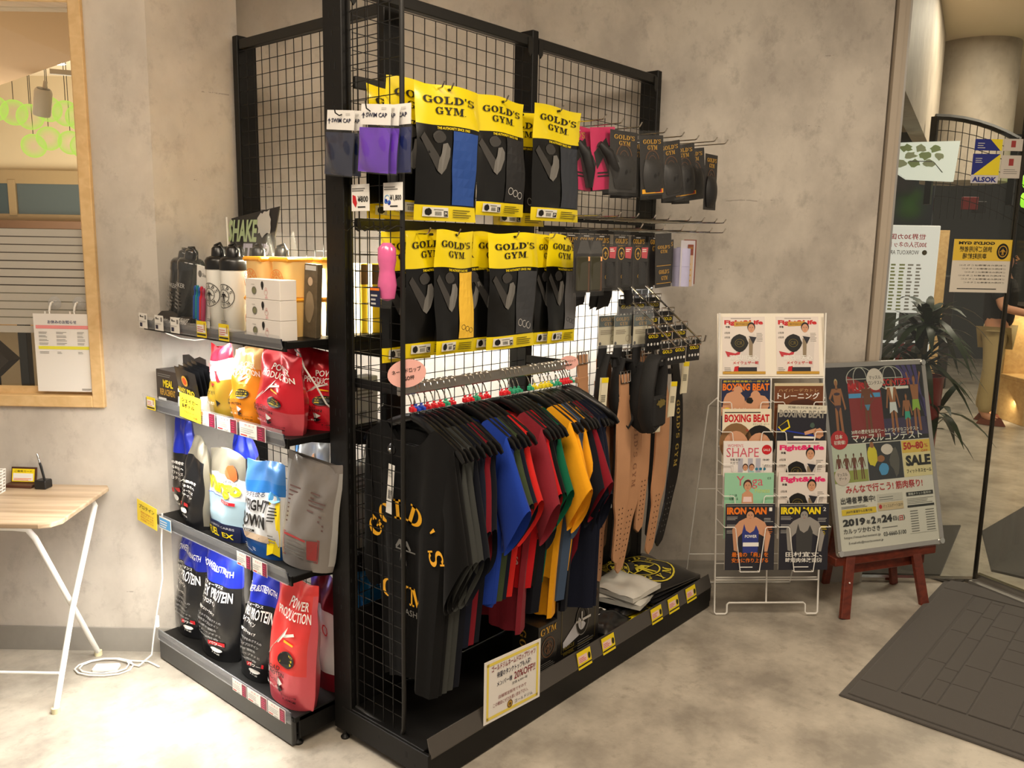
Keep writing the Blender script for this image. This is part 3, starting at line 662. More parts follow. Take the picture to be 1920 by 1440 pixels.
def bag(name, label, loc, w, h, d, bands, seed=0, rotz=-pi / 2, lean=0.0, roll=0.0, top=.92, pinch=.0, pr_fn=None, group='protein bags on the lit rack', sag=0.0, side=None):
    """stand-up pouch. bands: [(t_end, material)], bottom up. local frame: x right, -y out to the viewer, z up"""
    t_ = thing(name, label, 'bag', M=Matrix.Translation(loc) @ Matrix.Rotation(rotz, 4, 'Z') @ Matrix.Rotation(roll, 4, 'Y') @ Matrix.Rotation(lean, 4, 'X'), group=group)
    rr = random.Random(seed); ph = [rr.uniform(0, 6.28) for _ in range(8)]
    def hw(t):
        q = .94 + .06 * min(1, t * 8); q *= 1 - (1 - top) * max(0, (t - .55) / .45) ** 1.3
        q *= 1 - pinch * math.exp(-((t - .80) / .09) ** 2)
        return w / 2 * q
    def hd(t):
        a = max(0, 1 - t) ** .62 if t > .30 else (1 - .3) ** .62 * (.80 + .2 * (t / .3))
        return max(.0015, d / 2 * a / .80)
    def wr(s_, t, sd):
        return (.010 * sin(4 * s_ + 7 * t + ph[0] + sd) * sin(6 * t + ph[1]) + .004 * sin(8 * s_ - 9 * t + ph[2]) + .0018 * sin(15 * t + 9 * s_ + ph[3] + sd)) * min(1, 4 * t) * (.35 + .9 * t) * (1 - max(0, t - .93) * 10)
    def surf(s_, t, sd):          # sd -1 front, 1 rear
        c_ = max(0, 1 - abs(s_) ** 2.6)
        y = sd * hd(t) * c_ ** .75 + wr(s_, t, 0 if c_ < .01 else sd) * (c_ ** .4 if sd < 0 else c_ ** .4)
        x = s_ * hw(t) * (1 + .02 * sin(9 * t + ph[4] + (1 if s_ > 0 else 0)))
        z = t * h - .02 * h * (1 - c_) * (1 - t) + .012 * sin(2.2 * s_ + ph[5]) * t
        y += sag * max(0, t - .6) ** 1.5 * 2.2
        return Vector((x, y - 0, max(z, 0)))
    ts = sorted(set([0, .03, .08] + [round(i / 26, 4) for i in range(3, 27)] + [b[0] for b in bands if 0 < b[0] < 1] + [1.0])); ns = 16
    mats = []; mi = []
    for b in bands:
        if b[1] not in mats: mats.append(b[1])
    if side and side not in mats: mats.append(side)
    def band_of(t):
        for e, m_ in bands:
            if t < e: return mats.index(m_)
        return mats.index(bands[-1][1])
    mb = MB(); vs = []
    loop = [(-1 + 2 * i / ns, -1) for i in range(ns + 1)] + [(1 - 2 * i / ns, 1) for i in range(1, ns)]
    for t in ts:
        for s_, sd in loop: vs.append(surf(s_, t, sd))
    k = len(loop); o = 0; mb.v = [tuple(p) for p in vs]
    for j in range(len(ts) - 1):
        b_ = band_of((ts[j] + ts[j + 1]) / 2)
        for i in range(k):
            mb.f.append((j * k + i, j * k + (i + 1) % k, (j + 1) * k + (i + 1) % k, (j + 1) * k + i))
            mb.m.append(mats.index(side) if side and (i >= ns - 1 or i < 1) and .05 < ts[j] < .9 else b_)
    mb.f.append(tuple(range(k))[::-1]); mb.m.append(band_of(0)); mb.f.append(tuple((len(ts) - 1) * k + i for i in range(k))); mb.m.append(band_of(1))
    mb.build('pouch', mats, t_, smooth=True)
    if pr_fn:
        pr = Print(lambda u, v, kk: surf(u / (w / 2 * 1.0), v / h, -1) + Vector((0, -.0034 - .0007 * kk, 0)))
        pr_fn(pr, w, h); pr.build('print', t_)
    return t_
def blob(pr, cx, cy, rx, ry, m, layer=2, seed=1, n=14, jag=.25):
    rr = random.Random(seed); pr.poly([(cx + rx * (1 + jag * (rr.random() - .5)) * cos(2 * pi * i / n), cy + ry * (1 + jag * (rr.random() - .5)) * sin(2 * pi * i / n)) for i in range(n)], m, layer)

def pr_power(two=True, kind=0):
    def f(pr, w, h):
        pr.text('POWER&STRENGTH', -w * .40, h * .80, w * .42, h * .855, W_, bold=.005)
        pr.text('ハイパフォーマンス', -w * .42, h * .672, w * .2, h * .70, W_, bold=.02)
        pr.text('WHEY PROTEIN', -w * .44, h * .565, w * .42, h * .66, W_, bold=.015)
        pr.text('ホエイプロテイン', -w * .42, h * .50, w * .12, h * .548, W_, bold=.02)
        pr.text('本格アスリートタイプ', -w * .36, h * .42, w * .14, h * .448, W_, bold=.02)
        for i, s_ in enumerate(('ボディメイクをめざす人の', 'ためのホエイプロテイン', 'ビタミンB群7種類配合', 'グルタミンペプチドと', '7,200mg配合')):
            pr.text(s_, -w * .40, h * (.365 - i * .042), w * (.30 - .05 * (i % 3)), h * (.388 - i * .042), P('print_dim', 150, 150, 150), bold=.01)
        pr.poly([(w * .02, h * .14), (w * .36, h * .165), (w * .36, h * .20), (w * .02, h * .178)], R_); pr.text('パワー', w * .06, h * .157, w * .32, h * .185, W_, 3, bold=.02)
        blob(pr, w * .2, h * .115, w * .12, h * .022, W_, 2, 5); pr.text('1kg', w * .12, h * .07, w * .28, h * .09, W_)
    return f
BK = [(.70, F_BLACK), (1.01, F_BLUE)]
z0 = .1085
bag('protein_bag', 'black and blue protein bag farthest along the bottom shelf, next to the wall', (1.575, 3.00, z0), .205, .405, .12, BK, 1, lean=-.04, pr_fn=pr_power())
bag('protein_bag', 'black and blue protein bag, second on the bottom shelf from the wall', (1.555, 2.765, z0), .235, .42, .13, BK, 2, lean=-.05, roll=.06, pr_fn=pr_power())
bag('protein_bag', 'black and blue protein bag leaning against the coral bag on the bottom shelf', (1.56, 2.52, z0), .20, .41, .12, BK, 3, lean=-.05, roll=.13, pr_fn=pr_power())
bag('protein_bag', 'black and blue protein bag standing behind the two front black bags', (1.70, 2.60, z0), .2, .43, .11, BK, 4, lean=-.02, pr_fn=pr_power())
def pr_whey(word='POWER PRODUCTION', y=.70, badge=(.62, .40), black=K_):
    def f(pr, w, h):
        a, b = word.split(' ')
        pr.text(a, -w * .02, h * (y + .10), w * .40, h * (y + .175), W_, bold=.015); pr.text(b, -w * .20, h * (y + .01), w * .45, h * (y + .085), W_, bold=.015)
        pr.poly([(-w * .30, h * .36), (-w * .24, h * .42), (w * .10, h * .66), (w * .04, h * .58)], W_); pr.poly([(w * .0, h * .55), (w * .22, h * .60), (w * .20, h * .62), (w * .02, h * .58)], W_); pr.poly([(w * .02, h * .52), (w * .22, h * .515), (w * .22, h * .53), (w * .02, h * .54)], P('print_amber', 250, 180, 30))
        pr.disc(w * .14, h * .40, w * .16, black, 2, ry=h * .062)
        for i, s_ in enumerate(('8種のビタミン', 'カルシウム・鉄', '高配合')): pr.text(s_, w * .02, h * (.425 - i * .028), w * .26, h * (.443 - i * .028), Y_, 3, bold=.01)
        pr.text('MAXLOAD', -w * .36, h * .30, w * .05, h * .335, K_, bold=.01); pr.text('WHEY PROTEIN', -w * .40, h * .255, w * .14, h * .29, K_, bold=.02)
        pr.poly([(-w * .42, h * .17), (w * .04, h * .17), (w * .12, h * .205), (w * .04, h * .24), (-w * .42, h * .24)], W_, 2); pr.frame(-w * .41, h * .172, w * .04, h * .238, h * .004, K_, 3); pr.text('ホエイをベースに', -w * .36, h * .188, w * .0, h * .222, K_, 3, bold=.015)
        pr.poly([(-w * .42, h * .12), (w * .04, h * .12), (w * .12, h * .15), (w * .04, h * .168), (-w * .42, h * .168)], K_, 2); pr.text('飲みました!', -w * .34, h * .13, w * .02, h * .158, W_, 3, bold=.015)
        pr.text('ストロベリー味', w * .08, h * .105, w * .34, h * .125, K_); pr.text('1.0kg', w * .12, h * .07, w * .34, h * .09, K_, bold=.02)
    return f
bag('protein_bag', 'coral red protein bag at the near end of the bottom shelf', (1.545, 2.29, z0), .235, .44, .14, [(.30, F_ROSE), (.55, F_CORAL), (1.01, F_CORAL)], 6, lean=-.05, roll=.05, pr_fn=pr_whey(), side=F_ROSE, pinch=.08)
bag('protein_bag', 'wine red and white protein bag behind the coral bag', (1.69, 2.28, z0), .21, .40, .10, [(.18, F_WINE), (.72, F_WHITE), (1.01, F_WINE)], 7, pr_fn=lambda pr, w, h: pr.text('PRO', -.05, .2, .05, .24, R_))
def pr_cy(pr, w, h):
    pr.disc(0, h * .52, w * .24, K_, 2, ry=h * .09)
    for i, s_ in enumerate(('8種のビタミン', 'カルシウム・鉄', '高配合')): pr.text(s_, -w * .18, h * (.55 - i * .04), w * .18, h * (.575 - i * .04), GD_, 3)
bag('protein_bag', 'bright blue protein bag with a black round badge at the rack end', (1.80, 2.245, z0), .17, .40, .10, [(1.01, F_CYAN)], 8, rotz=-pi / 2 + .5, pr_fn=pr_cy)
# third shelf
z0 = .5945
def pr_side(pr, w, h):
    for i, s_ in enumerate(('最強の筋肉を', '求めるあなたへ', 'ハイパフォーマンス', 'プロテイン')): pr.text(s_, -w * .34, h * (.52 - i * .05), w * .25, h * (.55 - i * .05), W_, bold=.02)
    pr.poly([(-w * .3, h * .24), (w * .1, h * .26), (w * .1, h * .30), (-w * .3, h * .28)], R_); blob(pr, -w * .1, h * .2, w * .14, h * .03, W_, 2, 8); pr.text('1kg', -w * .15, h * .13, w * .05, h * .155, W_)
B3 = [(.62, F_BLACK), (.80, F_BLUE), (1.01, F_BLUE)]
bag('protein_bag', 'black bag with a crumpled royal blue neck on the third shelf, by the wall', (1.59, 2.985, z0), .165, .415, .12, B3, 11, top=.55, pinch=.25, roll=-.10, lean=.02, pr_fn=pr_side)
bag('protein_bag', 'black bag with a silver side strip in front of the blue necked one', (1.535, 2.855, z0), .145, .34, .11, [(.80, F_BLACK), (1.01, F_SILV)], 12, top=.6, roll=.10, pr_fn=pr_side, side=F_SILV)
bag('protein_bag', 'black bag with a short blue neck behind the silver and yellow bag', (1.70, 2.80, z0), .16, .40, .10, B3, 13, top=.5, pinch=.2, pr_fn=pr_side)
def pr_vit(pr, w, h):
    blob(pr, w * .26, h * .78, w * .12, h * .09, P('print_terra', 190, 84, 40), 2, 3); pr.rect(-w * .44, h * .0, w * .44, h * .20, NV_, 1, 8, 3)
    pr.text('Vitargo', -w * .42, h * .50, w * .44, h * .70, Y_, 3, bold=.05); pr.text('ENERGY', w * .06, h * .66, w * .38, h * .69, K_, 2)
    pr.rect(w * .1, h * .44, w * .38, h * .475, R_, 3, 4, 1); pr.text('HOT!', w * .14, h * .448, w * .3, h * .468, W_, 4); pr.rect(-w * .46, h * .50, w * .2, h * .507, P('print_blue', 28, 52, 160), 2, 8, 1)
    pr.text('SUPERIOR CARBS', -w * .3, h * .145, w * .35, h * .17, LG_, 2); pr.text('FUEL', -w * .34, h * .03, w * .0, h * .12, Y_, 2, bold=.02); pr.text('EX', w * .1, h * .04, w * .34, h * .10, Y_, 2, bold=.02)
bag('drink_powder_bag', 'silver blue energy powder bag with yellow script lettering on the third shelf', (1.555, 2.67, z0), .235, .315, .10, [(.20, foil('deep_blue_foil', (26, 54, 110))), (.50, F_PEARL), (.74, F_WHITE), (1.01, F_SILV)], 14, top=1.0, pr_fn=pr_vit)
def pr_wd(pr, w, h):
    pr.text('カラダを絞る', -w * .38, h * .635, w * .14, h * .69, NV_, 2, bold=.015)
    pr.text('WEIGHT', -w * .46, h * .49, w * .28, h * .61, K_, 2, bold=.03); pr.text('DOWN', -w * .46, h * .32, w * .26, h * .455, K_, 2, bold=.04)
    pr.rect(-w * .46, h * .265, w * .0, h * .29, K_, 2, 4, 1); pr.text('PROTEIN', -w * .42, h * .268, -w * .06, h * .286, W_, 3); pr.rect(-w * .46, h * .18, w * .3, h * .25, P('print_tan', 196, 172, 146), 1, 6, 1); pr.lines(-w * .4, h * .19, w * .2, h * .24, 3, BR_, 2, .3)
    pr.poly([(w * .26, h * .62), (w * .46, h * .62), (w * .46, h * .06), (w * .36, h * .09), (w * .26, h * .05)], Y_, 2); pr.lines(w * .30, h * .42, w * .43, h * .58, 5, K_, 3, .35); pr.lines(w * .30, h * .2, w * .43, h * .3, 3, GR_, 3, .35)
    pr.disc(w * .34, h * .66, w * .13, P('print_sky', 80, 160, 220), 3, ry=h * .055); pr.lines(-w * .4, h * .04, w * .1, h * .10, 3, W_, 2, .25)
bag('protein_bag', 'blue and white diet protein bag with big black lettering on the third shelf', (1.55, 2.43, z0), .225, .325, .10, [(.17, foil('mid_blue_foil', (28, 86, 158))), (.68, F_WHITE), (.80, F_SKY), (1.01, foil('pale_blue_foil', (70, 130, 200)))], 15, top=1.0, roll=.03, pr_fn=pr_wd)
def pr_jr(pr, w, h):
    pr.rect(-w * .44, h * .02, -w * .30, h * .95, LB_, 1, 2, 8); pr.text('JUNIOR', -w * .25, h * .56, -w * .02, h * .80, B_, 2, bold=.03); blob(pr, w * .22, h * .72, w * .18, h * .07, P('print_salmon', 240, 130, 110), 2, 3); blob(pr, w * .1, h * .84, w * .1, h * .05, P('print_peach', 250, 180, 120), 3, 4)
    pr.ring(w * .2, h * .35, w * .16, w * .04, Y_, 2); pr.text('E', -w * .05, h * .48, w * .02, h * .53, K_)
bag('protein_bag', 'white bag with a blue stripe and fruit picture behind the diet protein bag', (1.68, 2.335, z0), .19, .405, .09, [(1.01, F_WHITE)], 16, top=1.0, pr_fn=pr_jr)
def pr_grey(pr, w, h):
    for i in range(9): pr.lines(-w * .36, h * (.40 + i * .04), w * .34, h * (.425 + i * .04), 1, P('print_faint', 96, 70, 66), 2, .5)
    pr.frame(-w * .36, h * .10, w * .3, h * .32, h * .006, P('print_brick', 150, 50, 50), 2); pr.rect(-w * .34, h * .29, w * .1, h * .31, P('print_brick', 150, 50, 50), 2); pr.rect(w * .12, h * .12, w * .28, h * .31, P('print_brick', 150, 50, 50), 2); pr.lines(-w * .32, h * .12, w * .08, h * .27, 4, GR_, 2, .3)
bag('protein_bag', 'grey bag seen from its printed back at the near end of the third shelf', (1.575, 2.235, z0), .21, .37, .10, [(1.01, F_GREY)], 17, top=1.0, roll=.12, rotz=-pi / 2 + .35, pr_fn=pr_grey, side=foil('clear_side_foil', (170, 168, 165)))
# second shelf
z0 = 1.0455
t_ = thing('cookie_box', 'dark display carton of meal bars at the wall end of the second shelf', 'box', M=Matrix.Translation((1.555, 2.99, z0)) @ Matrix.Rotation(-pi / 2, 4, 'Z'))
mb = MB(); mb.cbox(-.085, .085, -.05, .07, 0, .125, .002); mb.build('carton', mat('dark_choc_card', (52, 44, 42), .4), t_)
mb = MB(); mb.prism([(-.085, .12), (.085, .12), (.085, .165), (.04, .172), (.0, .16), (-.04, .174), (-.085, .168)], .003, fn=lambda p: Vector((p.x, p.y + .06, p.z))); mb.build('header_flap', mat('dark_choc_card', (52, 44, 42)), t_)
pr = Print(lambda u, v, k: Vector((u, -.0505 - .0006 * k, v))); pr.text('MEAL', -.03, .062, .045, .09, Y_, bold=.03); pr.text('REPLACEMENT', -.055, .03, .06, .055, GD_, bold=.03); pr.lines(-.07, .10, .07, .115, 2, GR_); pr.rect(-.07, .01, -.01, .02, W_); pr.build('print', t_)
t_ = thing('protein_sachet_box', 'white tray of black and gold protein sachets on the second shelf', 'box', M=Matrix.Translation((1.535, 2.80, z0)) @ Matrix.Rotation(-pi / 2, 4, 'Z') @ Matrix.Rotation(.08, 4, 'Y'))
mb = MB(); 
for a in ((-.08, .08, -.05, -.047, 0, .06), (-.08, .08, .05, .053, 0, .09), (-.08, -.077, -.05, .05, 0, .07), (.077, .08, -.05, .05, 0, .07), (-.08, .08, -.05, .05, 0, .003)): mb.box(*a)
mb.build('tray', P('tray_card', 232, 230, 226), t_)
pr = Print(lambda u, v, k: Vector((u, -.0505 - .0006 * k, v))); pr.rect(-.078, .042, .078, .058, K_); pr.disc(.045, .022, .02, LG_, 2); pr.text('体', .03, .018, .044, .032, K_, 3); pr.text('MENU', .03, .008, .06, .017, K_, 3); pr.build('print', t_)
for i in range(5):
    q = thing('sachet', 'black and gold sachet in the white tray, ' + ('frontmost with round logo', 'second from the front', 'middle one', 'second from the back', 'rearmost')[i], 'sachet', M=Matrix.Translation((1.50 + .017 * i, 2.80, z0 + .004)) @ Matrix.Rotation(-pi / 2, 4, 'Z') @ Matrix.Rotation(.10, 4, 'Y') @ Matrix.Rotation(.22, 4, 'X'), group='black sachets in the white tray')
    mb = MB(); mb.grid(lambda a, b: Vector(((a - .5) * .145, -.006 * sin(pi * a) * sin(pi * b), b * (.155 + .004 * i))), 8, 6); mb.grid(lambda a, b: Vector(((.5 - a) * .145, .002, b * (.155 + .004 * i))), 8, 6); mb.build('sachet', F_BLACK, q, smooth=True)
    if i == 0:
        pr = Print(lambda u, v, k: Vector((u, -.0075 - .0007 * k, v))); pr.disc(.0, .115, .02, GD_); pr.disc(.0, .115, .014, P('print_rust', 190, 70, 30), 2); pr.text('ANY PRO', -.06, .066, .055, .086, Y_, bold=.02); pr.build('print', q)
bag('protein_bag', 'gold bag with a crumpled red and white top on the second shelf', (1.55, 2.665, z0), .15, .25, .10, [(.52, F_GOLD), (.80, F_WHITE), (1.01, F_RED)], 21, top=.9, roll=-.05, pr_fn=lambda pr, w, h: (pr.text('PROTEIN', -w * .4, h * .33, w * .2, h * .38, K_), pr.poly([(-w * .42, h * .16), (w * .2, h * .16), (w * .28, h * .2), (w * .2, h * .25), (-w * .42, h * .25)], K_), pr.text('生まれた!', -w * .36, h * .18, w * .14, h * .23, W_, 3), pr.poly([(w * .0, h * .45), (w * .3, h * .5), (w * .1, h * .7), (-w * .1, h * .8)], R_), pr.rect(-w * .3, h * .66, w * .2, h * .76, P('print_rose', 200, 110, 110), 2, 4, 2)))
bag('protein_bag', 'orange protein bag with a black speech box between the gold and red bags', (1.55, 2.49, z0), .19, .255, .12, [(.72, F_OR), (1.01, foil('pale_orange_foil', (240, 190, 120)))], 22, roll=-.03, pr_fn=pr_whey(y=.62))
bag('protein_bag', 'large red protein bag at the front of the second shelf', (1.545, 2.305, z0), .225, .265, .13, [(.30, F_ROSE), (1.01, F_RED)], 23, roll=.02, pr_fn=pr_whey(y=.66), pinch=.05)
bag('protein_bag', 'second red protein bag tucked behind the large red one at the rack end', (1.67, 2.255, z0), .21, .265, .13, [(1.01, F_RED)], 24, rotz=-pi / 2 + .4, pr_fn=pr_whey(y=.6), side=F_WHITE)
bag('protein_bag', 'wine red protein bag at the rear of the second shelf behind the orange bag', (1.72, 2.50, z0), .2, .26, .11, [(1.01, F_WINE)], 25, pr_fn=pr_whey(y=.6))
# top shelf
z0 = 1.3505
M_SMOKE = mat('smoked_bottle_plastic', (34, 36, 38), .18, coat=.4); M_CLEARB = mat('clear_bottle_plastic', (150, 150, 148), .15, trans=.4, noise=0)
def shaker(name, label, loc, r, h, mbody, mlid, tilt=(0, 0), group=None, prf=None):
    q = thing(name, label, 'bottle', M=Matrix.Translation(loc) @ Matrix.Rotation(-pi / 2, 4, 'Z') @ Matrix.Rotation(tilt[0], 4, 'Y') @ Matrix.Rotation(tilt[1], 4, 'X'), group=group)
    mb = MB(); mb.lathe([(r * .70, 0), (r * .78, .004), (r * .82, h * .3), (r * .93, h * .34), (r, h * .74)], 22); mb.build('body', mbody, q, smooth=True)
    mb = MB(); mb.lathe([(r * 1.04, h * .72), (r * 1.05, h * .82), (r * .9, h * .86), (r * .55, h * .88), (r * .5, h * .97), (r * .3, h)], 22); l = mb.build('lid', mlid, q, smooth=True)
    mb = MB(); mb.tube([(r * .6, 0, h * .86), (r * .75, 0, h * .95), (r * .3, 0, h * 1.03), (-r * .5, 0, h * 1.0)], r * .10, 8); mb.build('carry_loop', mlid, l, smooth=True)
    if prf:
        pr = Print(lambda u, v, k: Vector(((r * .97 + .001 * k) * sin(u / r), -(r * .97 + .001 * k) * cos(u / r), v))); prf(pr, r, h); pr.build('print', q)
    return q
def wrap(q, w_, h_, d_):
    """loose plastic sleeve around a bottle"""
    mb = MB()
    def f(a, b):
        an = 2 * pi * a; rr = 1 + .07 * sin(5 * an + 9 * b) + .05 * sin(11 * an - 7 * b); c_ = 1 if b < .85 else 1 - (b - .85) * 3.2
        return Vector((w_ * rr * cos(an) * (1.0 if b < .85 else 1 + (b - .85)), d_ * rr * sin(an) * c_, b * h_ + .008 * sin(3 * an) * b))
    mb.grid(f, 22, 12, closed=True); mb.build('plastic_sleeve', M_FILM, q, smooth=True)
pr_b = lambda pr, r, h: (pr.text('SHAKER', -r * .6, h * .50, r * .7, h * .56, LG_), pr.lines(-r * .5, h * .2, r * .5, h * .45, 5, GR_))
for i, (x, y, tx) in enumerate(((1.56, 2.995, .30), (1.65, 2.90, .22), (1.545, 2.90, .22), (1.72, 2.96, .2), (1.70, 2.82, .12))):
    q = shaker('shaker_bottle', 'smoke grey shaker in a plastic sleeve, ' + ('leaning nearest the wall' if i == 0 else 'tilted just in front of the leaning one' if i == 2 else 'second of the tilted row' if i == 1 else 'rear one by the wall' if i == 3 else 'rear one behind the straw card'), (x, y, z0 + .004), .044, .275, M_SMOKE, M_SMOKE, (-.0 - tx * .0 + .0, 0), 'smoke grey shakers on the top shelf', pr_b)
    q.matrix_world = Matrix.Translation((x, y, z0 + .004)) @ Matrix.Rotation(-pi / 2, 4, 'Z') @ Matrix.Rotation(tx, 4, 'Y')
    wrap(q, .05, .29, .048)
t_ = thing('straw_card', 'white card pack of blue, teal and red bottle sticks on the top shelf', 'bottle set', M=Matrix.Translation((1.525, 2.755, z0 + .001)) @ Matrix.Rotation(-pi / 2, 4, 'Z') @ Matrix.Rotation(.12, 4, 'Y'))
mb = MB(); mb.cbox(-.045, .045, .0, .003, 0, .215, .001); mb.build('card', P('card_white', 238, 236, 230), t_)
pr = Print(lambda u, v, k: Vector((u, -.0006 * k, v))); pr.disc(-.022, .185, .012, GR_); pr.text('Shaker', -.005, .178, .04, .19, GR_); pr.build('print', t_)
for i, c_ in enumerate(((20, 70, 150), (10, 120, 130), (30, 90, 170), (190, 30, 50), (160, 60, 90))):
    mb = MB(); x = -.03 + i * .014; mb.lathe([(.0075, 0), (.008, .08), (.0045, .085), (.0045, .10), (.006, .102), (.006, .112), (.003, .118)], 10, c=(x, -.012, .025 + .004 * (i % 2))); mb.build('bottle_stick', mat('stick_%d' % i, c_, .2, coat=.3), t_, smooth=True)
def pr_gg(pr, r, h):
    emblem(pr, .006, h * .42, r * .92, K_, 2); 
    pr.lines(-r * .5, h * .10, r * .5, h * .14, 2, GR_)
M_WB = mat('white_bottle_plastic', (240, 238, 230), .3, noise=.02)
for i, (y, x) in enumerate(((2.655, 1.54), (2.555, 1.535), (2.60, 1.66), (2.49, 1.68))):
    q = shaker('sport_bottle', ('white squeeze bottle with a round emblem and black cap beside the stick card' if i == 0 else 'white squeeze bottle with a round emblem and black cap next to the amber tubs' if i == 1 else 'white squeeze bottle with a black cap, rear left of the emblem bottles' if i == 2 else 'white squeeze bottle with a black cap behind the amber tubs'), (x, y, z0 + .001), .044, .285, M_WB, mat('black_plastic', (20, 20, 21)), (0, 0), 'white emblem bottles on the top shelf', pr_gg)
    if i > 1: wrap(q, .055, .33, .05)
M_AMB = mat('amber_translucent_plastic', (250, 214, 140), .35, noise=.02, trans=.25); M_AMBL = mat('amber_lid', (244, 168, 40), .35, noise=.02)
def pr_tub(pr, r, h): emblem(pr, -.004, h * .45, h * .33, OR_, 2)
for i, (x, y, zz, lb) in enumerate(((1.575, 2.43, 0, 'lower amber translucent tub beside the white bottles'), (1.575, 2.43, .128, 'upper amber translucent tub beside the white bottles'), (1.60, 2.325, 0, 'lower amber translucent tub hidden behind the white cartons'), (1.60, 2.32, .128, 'upper amber translucent tub above the white cartons'), (1.72, 2.30, 0, 'lower rear amber tub at the rack end'), (1.72, 2.30, .128, 'upper rear amber tub at the rack end'))):
    q = thing('protein_tub', lb, 'tub', M=Matrix.Translation((x, y, z0 + zz)) @ Matrix.Rotation(-pi / 2, 4, 'Z'), group='amber tubs stacked on the top shelf')
    mb = MB(); a0, a1 = .046, .050
    mb.grid(lambda a, b: Vector(((a0 + (a1 - a0) * b) * (abs(cos(2 * pi * a)) ** .5) * (1 if cos(2 * pi * a) > 0 else -1), (a0 + (a1 - a0) * b) * (abs(sin(2 * pi * a)) ** .5) * (1 if sin(2 * pi * a) > 0 else -1), b * .112)), 28, 2, closed=True); mb.build('tub', M_AMB, q, smooth=True)
    mb = MB(); mb.cbox(-.053, .053, -.053, .053, .110, .126, .006); mb.build('lid', M_AMBL, q)
    pr = Print(lambda u, v, k: Vector((u, -.052 - .0006 * k, v))); pr_tub(pr, .05, .112); pr.build('print', q)
for i in range(3):
    q = thing('white_carton', ('lowest' if i == 0 else 'middle' if i == 1 else 'topmost') + ' white carton of the stack of three in front of the amber tubs', 'box', M=Matrix.Translation((1.505, 2.29, z0 + .0625 * i)) @ Matrix.Rotation(-pi / 2 + .12 * 0, 4, 'Z'), group='white cartons stacked on the top shelf')
    mb = MB(); mb.cbox(-.10 + .002 * i, .092, -.032, .028, 0, .0615, .001); mb.build('carton', P('carton_white', 234, 228, 222), q)
    pr = Print(lambda u, v, k: Vector((u, -.0325 - .0006 * k, v))); pr.disc(-.045, .026, .012, P('print_sage', 130, 130, 96)); pr.ring(-.045, .026, .012, .002, GR_, 3); pr.disc(-.0, .045, .0075, K_, ry=.011); pr.rect(-.003, .03, .003, .036, K_); pr.ring(.02, .022, .009, .001, P('print_rose', 200, 110, 110)); pr.poly([(.012, .004), (.03, .004), (.021, .013)], P('print_blush', 232, 190, 190)); pr.ring(.02, .032, .005, .001, P('print_rose', 200, 110, 110)); pr.lines(-.06, .044, -.035, .048, 1, GR_, 2, .3); pr.build('print', q)
for i, (y, c_) in enumerate(((2.225, (96, 84, 66)), (2.20, (60, 70, 84)))):
    q = thing('photo_box', ('tall narrow box with a sepia portrait' if i == 0 else 'tall narrow dark box with a yellow band') + ' at the near end of the top shelf', 'box', M=Matrix.Translation((1.62 + .07 * i, y + .01, z0)) @ Matrix.Rotation(-pi / 2 + .2, 4, 'Z') @ Matrix.Rotation(.06, 4, 'Y'))
    mb = MB(); mb.cbox(-.035, .02, -.012, .012, 0, .235, .001); mb.build('carton', mat('photo_card_%d' % i, c_, .4, nscale=60, noise=.4), q)
    pr = Print(lambda u, v, k: Vector((u, -.0125 - .0006 * k, v))); pr.disc(-.008, .18, .010, P('print_tan', 196, 172, 146), ry=.014); blob(pr, -.008, .10, .018, .05, P('print_taupe', 140, 124, 100), 2, i); pr.rect(-.03, .215, .015, .23, LG_) if i == 0 else pr.rect(-.034, .15, .018, .18, Y_); pr.build('print', q)
# display of shakers (folded dark tray) at the wall end
t_ = thing('display_tray', 'black cardboard tray edge with pale lettering lying at the top shelf front', 'tray', M=Matrix.Translation((1.525, 2.93, z0)) @ Matrix.Rotation(-pi / 2, 4, 'Z'))
mb = MB(); mb.prism([(-.135, 0), (.135, 0), (.125, .035), (.07, .03), (-.05, .045), (-.11, .04)], .004, fn=lambda p: Vector((p.x, p.y - .035 + p.z * .8, p.z))); mb.cbox(-.13, .13, -.03, .03, 0, .004, .001); mb.build('tray', mat('black_card', (34, 32, 32), .5), t_)
pr = Print(lambda u, v, k: Vector((u, -.0362 + v * .8 - .0006 * k, v))); pr.text('MIX IT SHAKE', .0, .006, .12, .026, LG_, bold=.03); pr.disc(-.085, .016, .008, LG_); pr.text('Shaker', -.07, .01, -.02, .02, LG_); pr.build('print', t_)
# SHAKE IT UP board leaning behind the bottles
t_ = thing('shake_board', 'black header board with big slanted lettering standing behind the bottles', 'sign', M=Matrix.Translation((1.80, 2.99, 1.595)) @ Matrix.Rotation(-pi / 2, 4, 'Z') @ Matrix.Rotation(.03, 4, 'X'))
mb = MB(); mb.prism([(-.02, -.24), (.30, -.24), (.285, .075), (.325, .185), (.24, .175), (.0, .145), (-.03, 0)], .004); mb.build('board', mat('black_card', (34, 32, 32)), t_)
pr = Print(lambda u, v, k: Vector((u + .25 * (v - .08), -.0008 * k - .0005, v))); pr.text('SHAKE', -.03, .055, .17, .14, P('print_lime', 176, 196, 150), bold=.04); pr.text('IT UP', .085, -.025, .26, .05, P('print_lilac', 190, 186, 210), bold=.04)
blob(pr, .215, .125, .045, .05, LG_, 2, 4, 18, .5); pr.build('lettering', t_)
mb = MB(); mb.tube([(-.025, -.01, -.16), (-.018, -.01, .15)], .0035, 6); mb.build('edge_strip', M_WHITEM, t_)
